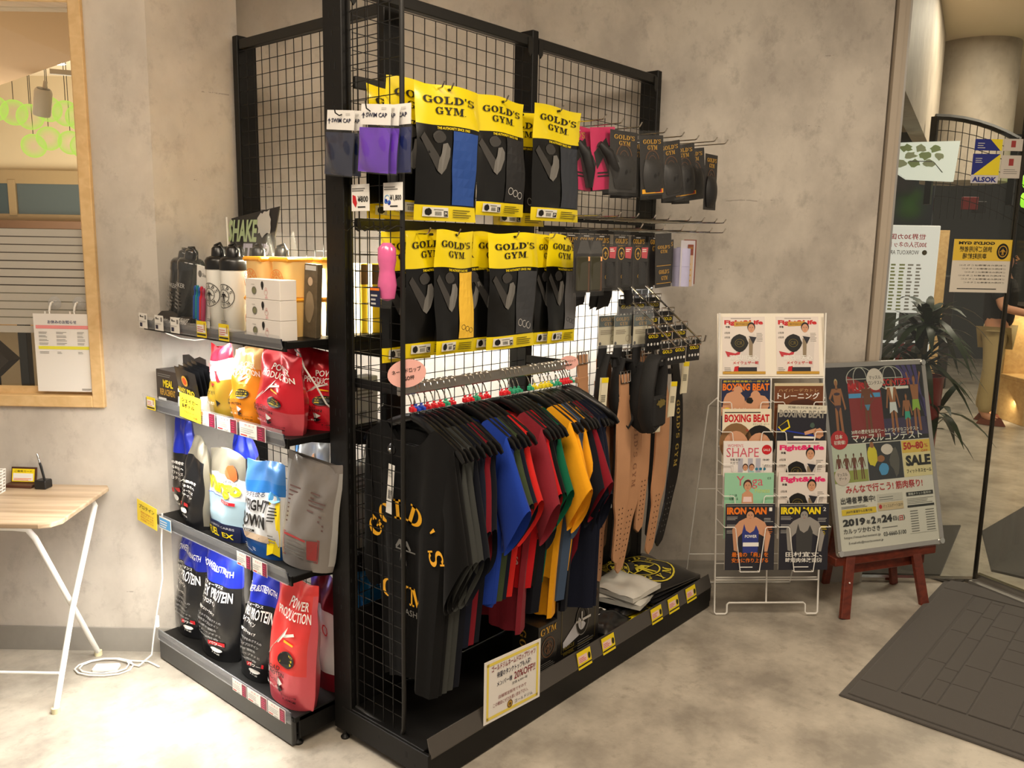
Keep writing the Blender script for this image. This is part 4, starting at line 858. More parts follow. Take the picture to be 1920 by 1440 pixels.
# lit back board, boxes and cable seen through the end grid
t_ = thing('light_box', 'glowing white panel lamp at the back of the top shelf', 'lamp', M=Matrix.Translation((1.845, 2.47, z0)) @ Matrix.Rotation(-pi / 2, 4, 'Z'))
mb = MB(); mb.cbox(-.25, .25, -.008, .010, 0, .235, .003); mb.build('panel', mat('lit_panel', (255, 236, 190), .5, noise=0, emit=5.0), t_)
mb = MB(); mb.cbox(.20, .215, -.17, -.012, 0, .22, .003); mb.build('end_panel', MATS['lit_panel'], t_)
t_ = thing('yellow_pack', 'yellow pack with a brown band standing behind the end grid on the top shelf', 'box', M=Matrix.Translation((1.855, 2.232, z0)) @ Matrix.Rotation(-pi / 2 + 1.1, 4, 'Z'))
mb = MB(); mb.cbox(-.035, .035, -.012, .012, 0, .235, .002); mb.build('carton', P('pack_yellow', 250, 214, 40), t_)
mb = MB(); mb.cbox(-.0355, .0355, -.0125, .0125, .165, .232, .001); mb.build('band', BR_, t_)
for i, (x, zz, hh) in enumerate(((1.85, 1.0455, .11), (1.82, .9, .0))):
    if hh:
        q = thing('grey_carton', 'pale grey carton with a barcode behind the end grid on the middle shelf', 'box', M=Matrix.Translation((x - .04, 2.235, zz)))
        mb = MB(); mb.cbox(-.05, .05, -.03, .03, 0, .16, .002); mb.build('carton', P('carton_grey', 190, 190, 186), q)
        pr = Print(lambda u, v, k: Vector((u, -.0305 - .0006 * k, v))); pr.lines(-.04, .10, .04, .14, 3, GR_); [pr.rect(-.03 + .005 * j, .02, -.028 + .005 * j, .045, K_) for j in range(6)]; pr.build('print', q)
q = thing('barcode_carton', 'white carton with a barcode hanging low behind the end grid', 'box', M=Matrix.Translation((1.83, 2.26, .5945)))
mb = MB(); mb.cbox(-.06, .05, -.03, .03, 0, .30, .002); mb.build('carton', P('carton_grey', 190, 190, 186), q)
pr = Print(lambda u, v, k: Vector((u, -.0305 - .0006 * k, v))); pr.lines(-.05, .2, .04, .28, 4, GR_); [pr.rect(-.04 + .005 * j, .04, -.038 + .005 * j, .07, K_) for j in range(6)]; pr.build('print', q)
t_ = thing('power_cord', 'white cord looping down from the rack lamps at the rack end', 'cord', (1.90, 2.20, 1.2))
mb = MB(); mb.tube([(-.02, .02, .14), (.02, .0, .08), (.035, -.01, .02), (.03, -.01, -.05), (-.01, 0, -.09), (-.06, .01, -.13), (-.08, .01, -.2), (-.10, .01, -.27), (-.12, .01, -.3)], .0035, 6); mb.build('cable', M_WHITEM, t_, smooth=True)
t_ = thing('power_cord', 'white cord drooping under the top shelf over the protein bags', 'cord', (1.52, 3.0, 1.32))
mb = MB(); mb.tube([(0, .05, 0), (0, .0, -.012), (0, -.10, -.022), (.0, -.2, -.02), (0.02, -.3, -.004)], .0025, 6); mb.build('cable', M_WHITEM, t_, smooth=True)
t_ = thing('power_cord', 'white cord falling in front of the two red bags', 'cord', (1.60, 2.22, 1.3))
mb = MB(); mb.tube([(-.02, .06, .01), (-.03, .02, .0), (-.03, -.0, -.04), (.0, -.02, -.1), (.03, -.03, -.16), (.07, -.035, -.2)], .003, 6); mb.build('cable', M_WHITEM, t_, smooth=True)
# ================================================================ yellow and black apparel pouches on the clothing rack
M_YP = mat('yellow_pouch_plastic', (240, 216, 14), .30, noise=.03, coat=.5, bump=.12, bscale=16)
M_KP = mat('black_pouch_plastic', (12, 12, 11), .30, noise=.05, coat=.25, spec=.35, bump=.18, bscale=18)
APP = {}
def pouch(label, x, y, z_top, w, h, window, size='M', scale=1.0, rotz=0.0, seed=0, group='yellow topped apparel pouches'):
    q = thing('apparel_pouch', label, 'pouch', M=Matrix.Translation((x, y, z_top)) @ Matrix.Rotation(rotz, 4, 'Z'), group=group)
    rr = random.Random(seed + 77); p1, p2 = rr.uniform(0, 6), rr.uniform(0, 6)
    def surf(u, v, sd):           # u -1..1, v 0 bottom..1 top ; local z from -h to 0
        c_ = max(0, (1 - u ** 4)) * max(0, 1 - (2 * v - 1) ** 6)
        th = .010 * (c_ ** .6) * (.7 + .3 * sin(3 * v + p1))
        wv = .004 * sin(2.6 * u + 5 * v + p1) + .003 * sin(7 * v + p2) + .0016 * sin(17 * v + 5 * u)
        return Vector((u * w / 2, sd * th + wv, (v - 1) * h + .004 * sin(3 * u + p2) * v))
    cuts = [0, .04, .08, .115, .20, .3, .4, .5, .6, .66, .705, .74, .8, .86, .90, .95, 1.0]; ns = 12; vs = []; mb = MB()
    loop = [(-1 + 2 * i / ns, -1) for i in range(ns + 1)] + [(1 - 2 * i / ns, 1) for i in range(1, ns)]
    for v in cuts:
        for u, sd in loop: vs.append(tuple(surf(u, v, sd)))
    mb.v = vs; k = len(loop)
    for j in range(len(cuts) - 1):
        vm = (cuts[j] + cuts[j + 1]) / 2; mi_ = 0 if (vm > .705 or vm < .115) else 1
        for i in range(k): mb.f.append((j * k + i, j * k + (i + 1) % k, (j + 1) * k + (i + 1) % k, (j + 1) * k + i)); mb.m.append(mi_)
    mb.f += [tuple(range(k))[::-1], tuple((len(cuts) - 1) * k + i for i in range(k))]; mb.m += [0, 0]
    mb.build('pouch', [M_YP, M_KP], q, smooth=True)
    pr = Print(lambda u, v, kk: surf(u / (w / 2), v / h, -1) + Vector((0, -.0016 - .0006 * kk, 0)))
    slab(pr, "GOLD'S", -w * .40, h * .862, w * .40, h * .915, K_, 2); slab(pr, 'GYM.', -w * .22, h * .785, w * .25, h * .838, K_, 2)
    pr.text('THE AUTHORITY SINCE 1965', -w * .2, h * .675, w * .32, h * .695, Y_, 2, bold=.03)
    # flexed arm print
    a = P('arm_grey', 112, 110, 106); b = P('arm_dark', 58, 56, 54)
    arm = [(-.36, .52), (-.30, .47), (-.20, .40), (-.12, .37), (-.06, .40), (-.02, .46), (-.03, .53), (-.08, .56), (-.14, .52), (-.17, .46), (-.24, .49), (-.33, .56)]
    pr.poly([(w * p, h * q_) for p, q_ in [(-.46, .60), (-.40, .645), (-.15, .47), (-.20, .37)]], b, 1); pr.poly([(w * p, h * q_) for p, q_ in [(-.20, .37), (-.13, .345), (-.05, .39), (.02, .48), (.02, .54), (-.03, .58), (-.10, .57), (-.12, .50), (-.17, .455)]], a, 2)
    blob(pr, -w * .16, h * .62, w * .10, h * .045, b, 1, 6)
    # window with the folded shirt
    mw = mat('folded_shirt_' + '_'.join(map(str, window)), window, .55, nscale=40)
    pr.rect(w * .06, h * .125, w * .46, h * .67, mw, 2, 4, 8)
    if seed % 3 != 1:
        for i in range(3):
            s0 = .14 + i * .06; lc = K_ if sum(window) > 300 else LG_
            pr.ring(w * (.16 + .1 * i), h * (.22 - .015 * i), w * .05, w * .008, lc, 3)
    pr.rect(-w * .40, h * .03, w * .0, h * .10, P('label_white', 226, 224, 214), 3, 4, 1); blob(pr, -w * .32, h * .065, w * .05, h * .028, K_, 4, 3); [pr.rect(-w * (.22 - .018 * i), h * .04, -w * (.212 - .018 * i), h * .07, K_, 4) for i in range(6)]
    pr.rect(-w * .08, h * .035, -w * .01, h * .075, K_, 4); pr.text(size, -w * .065, h * .042, -w * .025, h * .068, W_, 5); pr.lines(-w * .24, h * .08, -w * .03, h * .094, 1, GR_, 4)
    pr.lines(w * .08, h * .03, w * .42, h * .10, 4, P('olive_text', 90, 84, 20), 3, .35)
    pr.build('print', q)
    mb = MB(); mb.tube([(0, 0, -.012), (0, -.012, -.012)], .004, 8); mb.build('hang_hole', K_, q)
    return q
BL = (34, 74, 150); YL = (236, 190, 60); CH = (58, 60, 64); BKc = (28, 28, 30); STRP = (90, 120, 180)
UP = 2.118
pouch('yellow topped pouch in the upper row, nearest, with a blue shirt in its window', 1.838, 1.850, UP, .262, .395, BL, 'M', seed=1)
pouch('yellow topped pouch in the upper row, second, with a black shirt in its window', 2.085, 1.855, UP, .232, .37, BKc, 'L', seed=2)
pouch('yellow topped pouch in the upper row, third, with a black and blue shirt', 2.372, 1.850, UP + .008, .262, .385, (50, 54, 62), 'P', seed=4)
pouch('upper row pouch half hidden behind the nearest one', 1.775, 1.905, UP + .008, .26, .39, BKc, 'L', seed=5)
pouch('upper row pouch showing only an edge between the second and third', 2.27, 1.93, UP - .01, .262, .385, BKc, 'L', seed=6)
pouch('upper row pouch farthest back, seen through the end grid', 1.80, 2.02, UP + .0, .26, .39, BKc, 'M', seed=7)
LO = 1.695
pouch('lower row pouch with a yellow shirt in its window', 1.872, 1.850, LO, .165, .38, YL, 'M', seed=8)
pouch('lower row pouch with a wide charcoal shirt in its window', 2.150, 1.850, LO, .245, .385, CH, 'M', seed=9)
pouch('lower row pouch with a pale grey shirt, farthest along the row', 2.420, 1.850, LO, .162, .385, (104, 104, 106), 'M', seed=12)
pouch('lower row pouch just behind the yellow shirt one', 1.80, 1.885, LO, .20, .385, BKc, 'L', seed=11)
pouch('lower row pouch at the near end, partly behind the end grid pole', 1.745, 1.93, LO - .004, .20, .395, BKc, 'S', seed=13)
pouch('lower row pouch peeking between the yellow and charcoal shirts', 2.03, 1.90, LO, .20, .38, BKc, 'L', seed=14)
pouch('lower row pouch directly behind the charcoal shirt one', 2.10, 1.89, LO - .003, .22, .385, BKc, 'L', seed=15)
pouch('lower row pouch showing its letter G between the charcoal and grey shirts', 2.345, 1.90, LO, .22, .38, BKc, 'L', seed=16)
pouch('lower row pouch just behind the pale grey shirt one', 2.375, 1.875, LO - .004, .16, .385, BKc, 'L', seed=18)
for x, z in ((1.838, UP), (2.085, UP), (2.372, UP + .008), (1.80, UP), (1.872, LO), (2.15, LO), (2.42, LO), (1.745, LO), (2.345, LO)):
    hook(T, x, 2.06, 1.832, z - .012, M_CHROME)
# swim caps and goggles on the end grid
def cap_pack(label, y, z, c, w=.14, h=.185, x=1.595, tilt=.10):
    q = thing('swim_cap_pack', label, 'swim cap', M=Matrix.Translation((x, y, z)) @ Matrix.Rotation(-pi / 2, 4, 'Z') @ Matrix.Rotation(tilt, 4, 'Y'), group='swim cap packs on the end grid')
    mb = MB(); mb.grid(lambda a, b: Vector(((a - .5) * w * .94, -.009 * sin(pi * a) ** .6 * sin(pi * min(1, b * 1.1)) ** .6 + .002 * sin(9 * a + 5 * b), -h + b * h * .66)), 10, 10); mb.grid(lambda a, b: Vector(((.5 - a) * w * .94, .006 * sin(pi * a) * sin(pi * b), -h + b * h * .66)), 8, 8)
    mb.build('cap', mat('swim_cap_%d_%d_%d' % c, c, .25, coat=.5, nscale=50), q, smooth=True)
    mb = MB(); mb.grid(lambda a, b: Vector(((a - .5) * w * 1.02, -.012 * sin(pi * a) ** .5 * (1 - .8 * b) - .001, -h * 1.02 + b * h * .80)), 8, 8); mb.build('sleeve', M_FILM, q, smooth=True)
    mb = MB(); mb.box(-w / 2 * .9, w / 2 * .9, -.0015, .0015, -h * .30, 0); mb.build('header_card', P('header_white', 226, 224, 220), q)
    pr = Print(lambda u, v, k: Vector((u, -.0017 - .0006 * k, v))); pr.text('SWIM CAP', -w * .28, -h * .19, w * .36, -h * .125, NV_, bold=.02); strongman(pr, -w * .36, -h * .16, h * .1, NV_, 2); pr.rect(w * .18, -h * .08, w * .32, -h * .045, LG_); pr.build('print', q)
    return q
cap_pack('navy swim cap pack hung on the outer edge of the end grid', 2.045, 2.035, (18, 26, 52))
cap_pack('navy swim cap pack tucked behind the outer navy one', 2.03, 2.035, (18, 26, 52), x=1.615)
cap_pack('purple swim cap pack on the end grid', 1.875, 2.035, (92, 48, 168), x=1.585)
cap_pack('second purple swim cap pack behind the first purple one', 1.86, 2.035, (92, 48, 168), x=1.602)
cap_pack('navy swim cap pack behind the purple ones', 1.835, 2.035, (22, 32, 80), x=1.62, tilt=.02)
for y in (2.04, 1.90): shook(T, y, 2.03, .07)
for y in (2.03, 1.98): shook(T, y, 1.70, .05)
for y in (1.93, 1.87, 1.83): shook(T, y, 1.70, .07)
for y, lb, pc, c in ((2.045, 'white price card with a red cap picture on the end grid', '¥800', R_), (1.90, 'white price card with blue goggles picture on the end grid', '¥1,800', LB_)):
    q = thing('price_card', lb, 'price card', M=Matrix.Translation((1.63, y, 1.825)) @ Matrix.Rotation(-pi / 2, 4, 'Z'))
    mb = MB(); mb.cbox(-.0, .082, -.001, .001, -.078, 0, .0003); mb.build('card', P('card_white', 238, 236, 230), q)
    pr = Print(lambda u, v, k: Vector((u, -.0012 - .0005 * k, v))); pr.lines(.004, -.02, .075, -.008, 2, GR_); pr.text(pc, .03, -.052, .078, -.034, K_, bold=.02); pr.lines(.03, -.068, .074, -.060, 1, K_)
    if c is R_: pr.poly([(.006, -.03), (.02, -.034), (.027, -.055), (.02, -.068), (.006, -.052)], R_)
    else: pr.disc(.012, -.052, .007, B_); pr.disc(.026, -.056, .007, B_); pr.ring(.018, -.046, .012, .002, LB_)
    pr.build('print', q)
q = thing('goggle_pack', 'bright pink swim goggle case in a clear pack on the end grid', 'goggles', M=Matrix.Translation((1.60, 1.852, 1.655)) @ Matrix.Rotation(-pi / 2, 4, 'Z'))
mb = MB(); mb.lathe([(.006, -.165), (.022, -.158), (.028, -.12), (.024, -.09), (.022, -.075), (.027, -.05), (.026, -.015), (.012, 0)], 18); mb.build('case', mat('pink_gel', (214, 92, 150), .2, coat=.6, noise=.15, nscale=40), q, smooth=True)
mb = MB(); mb.grid(lambda a, b: Vector(((a - .5) * .07 * (1 + .15 * sin(9 * b)), -.031 + .03 * abs(a - .5), -.185 + b * .20)), 6, 12); mb.build('clear_pack', M_FILM, q, smooth=True)
mb = MB(); mb.box(-.034, .006, -.034, -.032, -.182, -.125); mb.build('label', NV_, q)
pr = Print(lambda u, v, k: Vector((u, -.0342 - .0005 * k, v))); pr.rect(-.034, -.135, .006, -.128, OR_); pr.lines(-.03, -.175, .0, -.14, 3, LG_); pr.build('print', q)
# ================================================================ hangers and T-shirts on the garment rail
M_HANG = mat('black_hanger_plastic', (14, 14, 15), .3, coat=.2, spec=.4)
def hanger_proto():
    q = thing('clothes_hanger', 'black plastic hanger', 'hanger')
    mb = MB(); pts = [(0, 0, -.02), (0, 0, .03), (0, .008, .046), (0, .0205, .060), (0, .0205, .078), (0, .012, .0925), (0, -.002, .0955), (0, -.016, .088), (0, -.021, .074)]
    mb.tube([(p[0], p[1], p[2]) for p in pts], .0021, 6); mb.build('hook', M_CHROME, q, smooth=True)
    mb = MB()
    for sg in (-1, 1):
        P_ = [(0, sg * .0, -.012), (0, sg * .035, -.020), (0, sg * .075, -.036), (0, sg * .12, -.058), (0, sg * .165, -.078), (0, sg * .205, -.100), (0, sg * .222, -.118)]
        mb.tube(P_, [.011, .013, .0145, .0145, .014, .012, .007], 8, flat=.55, up=(0, 0, 1))
    mb.tube([(0, -.19, -.10), (0, 0, -.104), (0, .19, -.10)], .0035, 6)
    mb.build('body', M_HANG, q, smooth=True)
    return q
HP = hanger_proto()
hg = [c for c in HP.children]
CLIPM = {'r': mat('clip_red', (220, 40, 50), .4), 'b': mat('clip_blue', (40, 80, 200), .4), 'g': mat('clip_green', (50, 160, 120), .4), 'y': mat('clip_yellow', (226, 206, 40), .4)}
CLIPW = {'r': 'red', 'b': 'blue', 'g': 'green', 'y': 'yellow'}
clip_me = MB(); clip_me.cbox(-.0075, .0075, -.007, .008, -.009, .007, .002); clip_me.cbox(-.004, .004, -.018, -.008, -.006, .004, .001); clip_me.lathe([(.0045, .009), (.0045, .014)], 8)
CLIP_ME = {}
HZ = 1.146
def put_hanger(x, yaw, clip, label):
    q = copy_tree(HP)
    q.location = (x, 1.86, HZ); q.rotation_euler = (0, 0, yaw)
    tag(q, label, 'hanger', 'black hangers on the garment rail')
    if clip not in CLIP_ME:
        o = clip_me.build('size_clip', CLIPM[clip], q); CLIP_ME[clip] = o.data
    else:
        o = bpy.data.objects.new('size_clip', CLIP_ME[clip]); COL.objects.link(o); o.parent = q
    o.location = (0, -.003, .012)
    return q
def tee(seed, sleeve=1.0, Lb=.70, Wd=.225, fold=1.0, drop=.33, gath=.2):
    rr = random.Random(seed); ph = [rr.uniform(0, 6.28) for _ in range(8)]
    mb = MB()
    def ztop(s): return .012 - .10 * abs(s) ** 1.2
    def hw(t): return Wd * (1 - .06 * min(1, t * 5) - gath * max(0, t - .15) ** .8)
    def body(a, b, sd):
        s = 2 * a - 1; t = b
        zt = ztop(s)
        if sd < 0 and abs(s) < .5: zt -= .11 * (1 - (s / .5) ** 2)
        if sd > 0 and abs(s) < .5: zt -= .065 * (1 - (s / .5) ** 2)
        zb = -Lb + .012 * sin(3 * s + ph[0]) - .02 * abs(s) * fold
        z = zt + (zb - zt) * t
        c_ = sqrt(max(0, 1 - s * s))
        th = (.0115 + .020 * min(1, t * 3)) * c_ ** .5
        wv = (.016 * sin(6.5 * s + ph[1]) + .008 * sin(13 * s + ph[2])) * fold * min(1, t * 1.3)
        return Vector((sd * th + wv, s * hw(t) + .012 * sin(2 * t + ph[3]) * t, z))
    mb.grid(lambda a, b: body(a, b, -1), 22, 16); mb.grid(lambda a, b: body(1 - a, b, 1), 22, 16)
    for sg in (-1, 1):
        ln = sleeve * (1.0 if sg < 0 else .8)
        def slv(a, b):
            an = 2 * pi * a; k_ = (1 - cos(an)) / 2          # 0 upper edge, 1 underarm
            r0 = Vector((0, sg * Wd * .93, ztop(.93) - k_ * .23)); r0.y -= sg * .04 * k_
            up = Vector((0, sg * (Wd + .07 * ln), -drop)); lo = Vector((0, sg * (Wd - .05 + .03 * ln), -drop - .17))
            e = up + (lo - up) * k_
            p = r0 + (e - r0) * b; bow = sin(pi * b) * .004 * (1 - k_); p.y += sg * bow; p.z += bow
            th = (.012 + .018 * b) * sin(an); p.x += th + .012 * b * sin(4 * k_ + ph[4] + 3 * b) * fold + body(.5 + sg * .48, .15, -1).x * (1 - b)
            return p
        mb.grid(slv, 18, 7, closed=True)
    return mb
TEES = [tee(100 + i, *a) for i, a in enumerate(((.35, .86, .205, 1.0, .43, .40), (1.15, .66, .205, .8, .30, .30), (.6, .62, .20, 1.3, .30, .3), (.1, .74, .20, 1.1, .36, .3)  , (.9, .80, .205, 1.0, .32, .42), (.5, .80, .215, .8, .36, .0)))]
TM = {}
def cloth(name, c): return mat('cotton_' + name, c, .9, noise=.06, nscale=90, bump=.15, bscale=500, sheen=.04, spec=.2)
C_ = dict(black=(13, 13, 14), grey=(62, 64, 62), char=(40, 42, 44), navy=(18, 23, 40), dnavy=(13, 16, 26), royal=(30, 62, 160), olive=(62, 74, 48), red=(196, 26, 34), red2=(214, 40, 36), burg=(134, 38, 50), gold=(240, 166, 28), green=(14, 100, 70), slate=(66, 84, 110), maroon=(124, 22, 36))
rows = [ # x, yaw, colour, mesh, clip, label, dz
 (1.700, .0, 'black', 0, 'r', 'black T-shirt with gold arched lettering, first on the rail behind the end grid'),
 (1.716, .0, 'black', 0, 'b', 'black T-shirt, second on the rail, hidden behind the lettered one'),
 (1.738, .0, 'grey', 0, 'b', 'dark grey T-shirt with a wide collar, foremost of the two greys'),
 (1.764, .0, 'grey', 0, 'r', 'dark grey T-shirt hanging lowest with a curled hem'),
 (1.792, .0, 'dnavy', 0, 'r', 'blackish navy T-shirt right behind the greys'),
 (1.820, .0, 'navy', 3, 'r', 'navy T-shirt, first navy behind the blackish one'),
 (1.845, .0, 'maroon', 3, 'g', 'wine red T-shirt showing only a sliver between the navy ones'),
 (1.870, .0, 'dnavy', 3, 'r', 'dark navy T-shirt next to the royal blue pair'),
 (1.932, .0, 'royal', 1, 'r', 'royal blue T-shirt with a wide spread sleeve'),
 (1.955, .0, 'royal', 2, 'r', 'royal blue T-shirt tucked behind its wide sleeved twin'),
 (1.985, .0, 'olive', 2, 'g', 'olive green T-shirt between the blue and red ones'),
 (2.005, .0, 'navy', 2, 'r', 'navy T-shirt squeezed between olive and red'),
 (2.035, .0, 'red2', 2, 'r', 'bright red T-shirt, first red after the olive one'),
 (2.112, .0, 'burg', 4, 'r', 'burgundy T-shirt with white print, largest in the middle of the rail'),
 (2.135, .0, 'red', 2, 'r', 'red T-shirt with its sleeve poking out behind the burgundy one'),
 (2.158, .0, 'black', 2, 'g', 'black T-shirt behind the red sleeve'),
 (2.178, .0, 'dnavy', 3, 'g', 'dark navy T-shirt just before the gold ones'),
 (2.200, .0, 'green', 2, 'g', 'green T-shirt with its sleeve showing under the gold one'),
 (2.262, .0, 'gold', 1, 'g', 'golden yellow T-shirt, foremost gold with a full sleeve'),
 (2.288, .0, 'gold', 4, 'y', 'golden yellow T-shirt hanging long behind the foremost gold one'),
 (2.325, .0, 'slate', 3, 'y', 'slate blue T-shirt after the gold pair'),
 (2.348, .0, 'gold', 2, 'y', 'golden yellow T-shirt behind the slate blue one'),
 (2.368, .0, 'dnavy', 4, 'y', 'dark navy T-shirt with white and gold print near the far end'),
 (2.386, .0, 'maroon', 1, 'g', 'maroon T-shirt with a pointed sleeve near the far end'),
 (2.422, .0, 'navy', 5, 'g', 'navy T-shirt hanging longest at the far end'),
 (2.442, .0, 'navy', 5, 'r', 'navy T-shirt, last shirt on the rail'),
]
HL = ('lettered black shirt', 'plain black shirt', 'foremost dark grey shirt', 'lowest hanging grey shirt', 'blackish navy shirt', 'first navy shirt', 'sliver of wine red', 'dark navy shirt by the blue pair', 'wide sleeved royal blue shirt', 'second royal blue shirt', 'olive green shirt', 'navy shirt after the olive one', 'bright red shirt', 'burgundy shirt', 'red shirt after the burgundy one', 'black shirt after the red sleeve', 'navy shirt before the gold ones', 'green shirt', 'foremost gold shirt', 'second gold shirt', 'slate blue shirt', 'gold shirt after the slate one', 'navy shirt with print', 'maroon shirt', 'longest navy shirt', 'last navy shirt')
for i, (x, yaw, c_, k, clip, lb) in enumerate(rows):
    put_hanger(x, yaw, clip, 'black hanger with a ' + CLIPW[clip] + ' size clip carrying the ' + HL[i])
    o = None
    if k not in TM:
        o = TEES[k].build('t_shirt', cloth(c_, C_[c_]), smooth=True); TM[k] = o.data
    else:
        o = bpy.data.objects.new('t_shirt', TM[k]); COL.objects.link(o)
        o.material_slots[0].link = 'OBJECT'; o.material_slots[0].material = cloth(c_, C_[c_])
    o.location = (x, 1.86, HZ); o.rotation_euler = (0, 0, yaw)
    tag(o, lb, 'T-shirt', 'T-shirts on the garment rail')
    if i == 0:
        # gold arched lettering of the first shirt, seen through the grid
        F = Print(lambda u, v, kk: Vector((-.034 - .0008 * kk, -u, v)))
        for j, ch in enumerate("GOLD'S"):
            a = radians(150 - j * 27); X = .15 * cos(a); Y = -.46 + .16 * sin(a)
            wd, parts = SLAB[ch]; hh = .062; rot = a - pi / 2
            for vs, fs in parts:
                F.mb.add([F.fn(X + (px - wd / 2) * hh * cos(rot) - (py - .5) * hh * sin(rot), Y + (px - wd / 2) * hh * sin(rot) + (py - .5) * hh * cos(rot), 1) for px, py in vs], fs, F.mi(M_GOLDINK if 'M_GOLDINK' in globals() else P('gold_ink', 240, 176, 30)))
        slab(F, 'GYM', -.10, -.60, .10, -.54, P('gold_ink', 240, 176, 30)); strongman(F, 0, -.42, .11, GR_, 2); F.text('MUSASHI', -.05, -.635, .07, -.615, GR_)
        F.build('lettering', o)
    if c_ == 'burg':
        F = Print(lambda u, v, kk: Vector((.0, -Wb(v) - .0008 * kk, v)) if False else Vector((-.040 - .0008 * kk, -u, v)))
        F.ring(.09, -.47, .03, .005, W_); F.text('KAS', .06, -.56, .125, -.53, W_, bold=.03); F.ring(.09, -.47, .018, .003, W_); F.build('lettering', o)
    if i == 22:
        F = Print(lambda u, v, kk: Vector((-.040 - .0008 * kk, -u, v))); F.text('GYM', .04, -.44, .18, -.39, P('gold_ink', 240, 176, 30), bold=.03); F.text('IKAS', .06, -.50, .17, -.47, W_, bold=.03); strongman(F, .12, -.32, .1, W_); F.build('lettering', o)
for i, (x, yaw, clip) in enumerate(((2.458, .22, 'r'), (2.472, .16, 'r'), (2.486, .08, 'r'), (2.502, .0, 'g'))):
    put_hanger(x, yaw, clip, 'bare black hanger at the far end of the rail, ' + ('first past the shirts' if i == 0 else 'second past the shirts' if i == 1 else 'third past the shirts' if i == 2 else 'last of all'))
# shirt swing tags, shop alarm tag
q = thing('hang_tag', 'long white price tag hanging on the first black T-shirt behind the grid', 'tag', M=Matrix.Translation((1.655, 1.90, .985)) @ Matrix.Rotation(-pi / 2, 4, 'Z') @ Matrix.Rotation(.1, 4, 'Y'))
mb = MB(); mb.cbox(-.014, .014, 0, .001, -.16, 0, .0003); mb.build('paper', P('card_white', 238, 236, 230), q)
pr = Print(lambda u, v, k: Vector((u, -.0006 * k - .0004, v))); pr.lines(-.01, -.04, .01, -.01, 3, LG_); [pr.rect(-.008, -.11 + i * .004, .008, -.108 + i * .004, K_) for i in range(7)]; pr.build('print', q)
q = thing('security_tag', 'round black alarm disc pinned to the first black T-shirt', 'security tag', M=Matrix.Translation((1.652, 1.895, 1.035)) @ Matrix.Rotation(-pi / 2, 4, 'Y'))
mb = MB(); mb.lathe([(.018, 0), (.018, .004), (.006, .010)], 20); mb.build('disc', M_HANG, q, smooth=True); mb = MB(); mb.lathe([(.006, .0102), (.004, .013)], 12); mb.build('pin', M_CHROME, q)
# pink oval price cards on the rail ends
for lb, x, y, z, s_ in (('pink oval card reading name drop hanging at the near end of the garment rail', 1.655, 1.83, 1.275, 1.0), ('small pink oval card at the far end of the garment rail', 2.47, 1.845, 1.23, .62)):
    q = thing('oval_card', lb, 'sign', M=Matrix.Translation((x, y, z)) @ Matrix.Rotation(-.55 if s_ == 1 else -.9, 4, 'Z') @ Matrix.Rotation(-.16, 4, 'Y') @ Matrix.Scale(s_, 4))
    mb = MB(); n = 28; mb.prism([(.058 * cos(2 * pi * i / n), .042 * sin(2 * pi * i / n)) for i in range(n)], .0012); mb.build('card', mat('pink_card', (236, 178, 168), .6, noise=.02), q)
    pr = Print(); pr.text('ネームドロップ', -.044, .002, .044, .016, K_, bold=.01); pr.text('¥%OFF', -.02, -.02, .02, -.008, K_, bold=.02); pr.build('lettering', q)
# white sale sheet on the base lip
q = thing('sale_sheet', 'white sheet with yellow border and 20% off lettering leaning on the rack base', 'sign', M=Matrix.Translation((1.862, 1.695, .105)) @ Matrix.Rotation(.0, 4, 'Z') @ Matrix.Rotation(.06, 4, 'Y') @ Matrix.Rotation(-.05, 4, 'X'))
mb = MB(); mb.cbox(0, .292, -.0008, .0008, 0, .212, .0002); mb.build('sheet', P('paper_white', 236, 232, 226), q)
pr = Print(lambda u, v, k: Vector((u, -.0012 - .0005 * k, v))); pr.frame(.012, .010, .280, .202, .010, P('border_yellow', 236, 214, 90), 1)
pr.text('ゴールドジムネームドロップTシャツ', .035, .168, .262, .190, P('print_maroon', 130, 20, 40), bold=.012); pr.text('待望のタンクトップも入荷!', .062, .142, .238, .162, NV_, bold=.012)
pr.text('メンバー様', .062, .112, .14, .130, NV_, bold=.01); pr.text('20%OFF!!', .15, .110, .262, .136, P('print_maroon', 130, 20, 40), bold=.012); pr.text('定価 ¥,000+税', .14, .094, .22, .104, K_)
pr.text('店舗限定販売ですので', .07, .068, .215, .080, P('print_maroon', 130, 20, 40)); pr.text('この機会にぜひお買い求め下さい。', .045, .046, .225, .060, P('print_maroon', 130, 20, 40)); pr.disc(.13, .032, .014, GD_, 2); pr.ring(.13, .032, .013, .002, K_, 3); strongman(pr, .13, .032, .016, K_, 4); pr.text('ゴールドジム', .155, .026, .25, .038, NV_)
pr.build('lettering', q)

for o_ in [HP] + list(HP.children): bpy.data.objects.remove(o_)
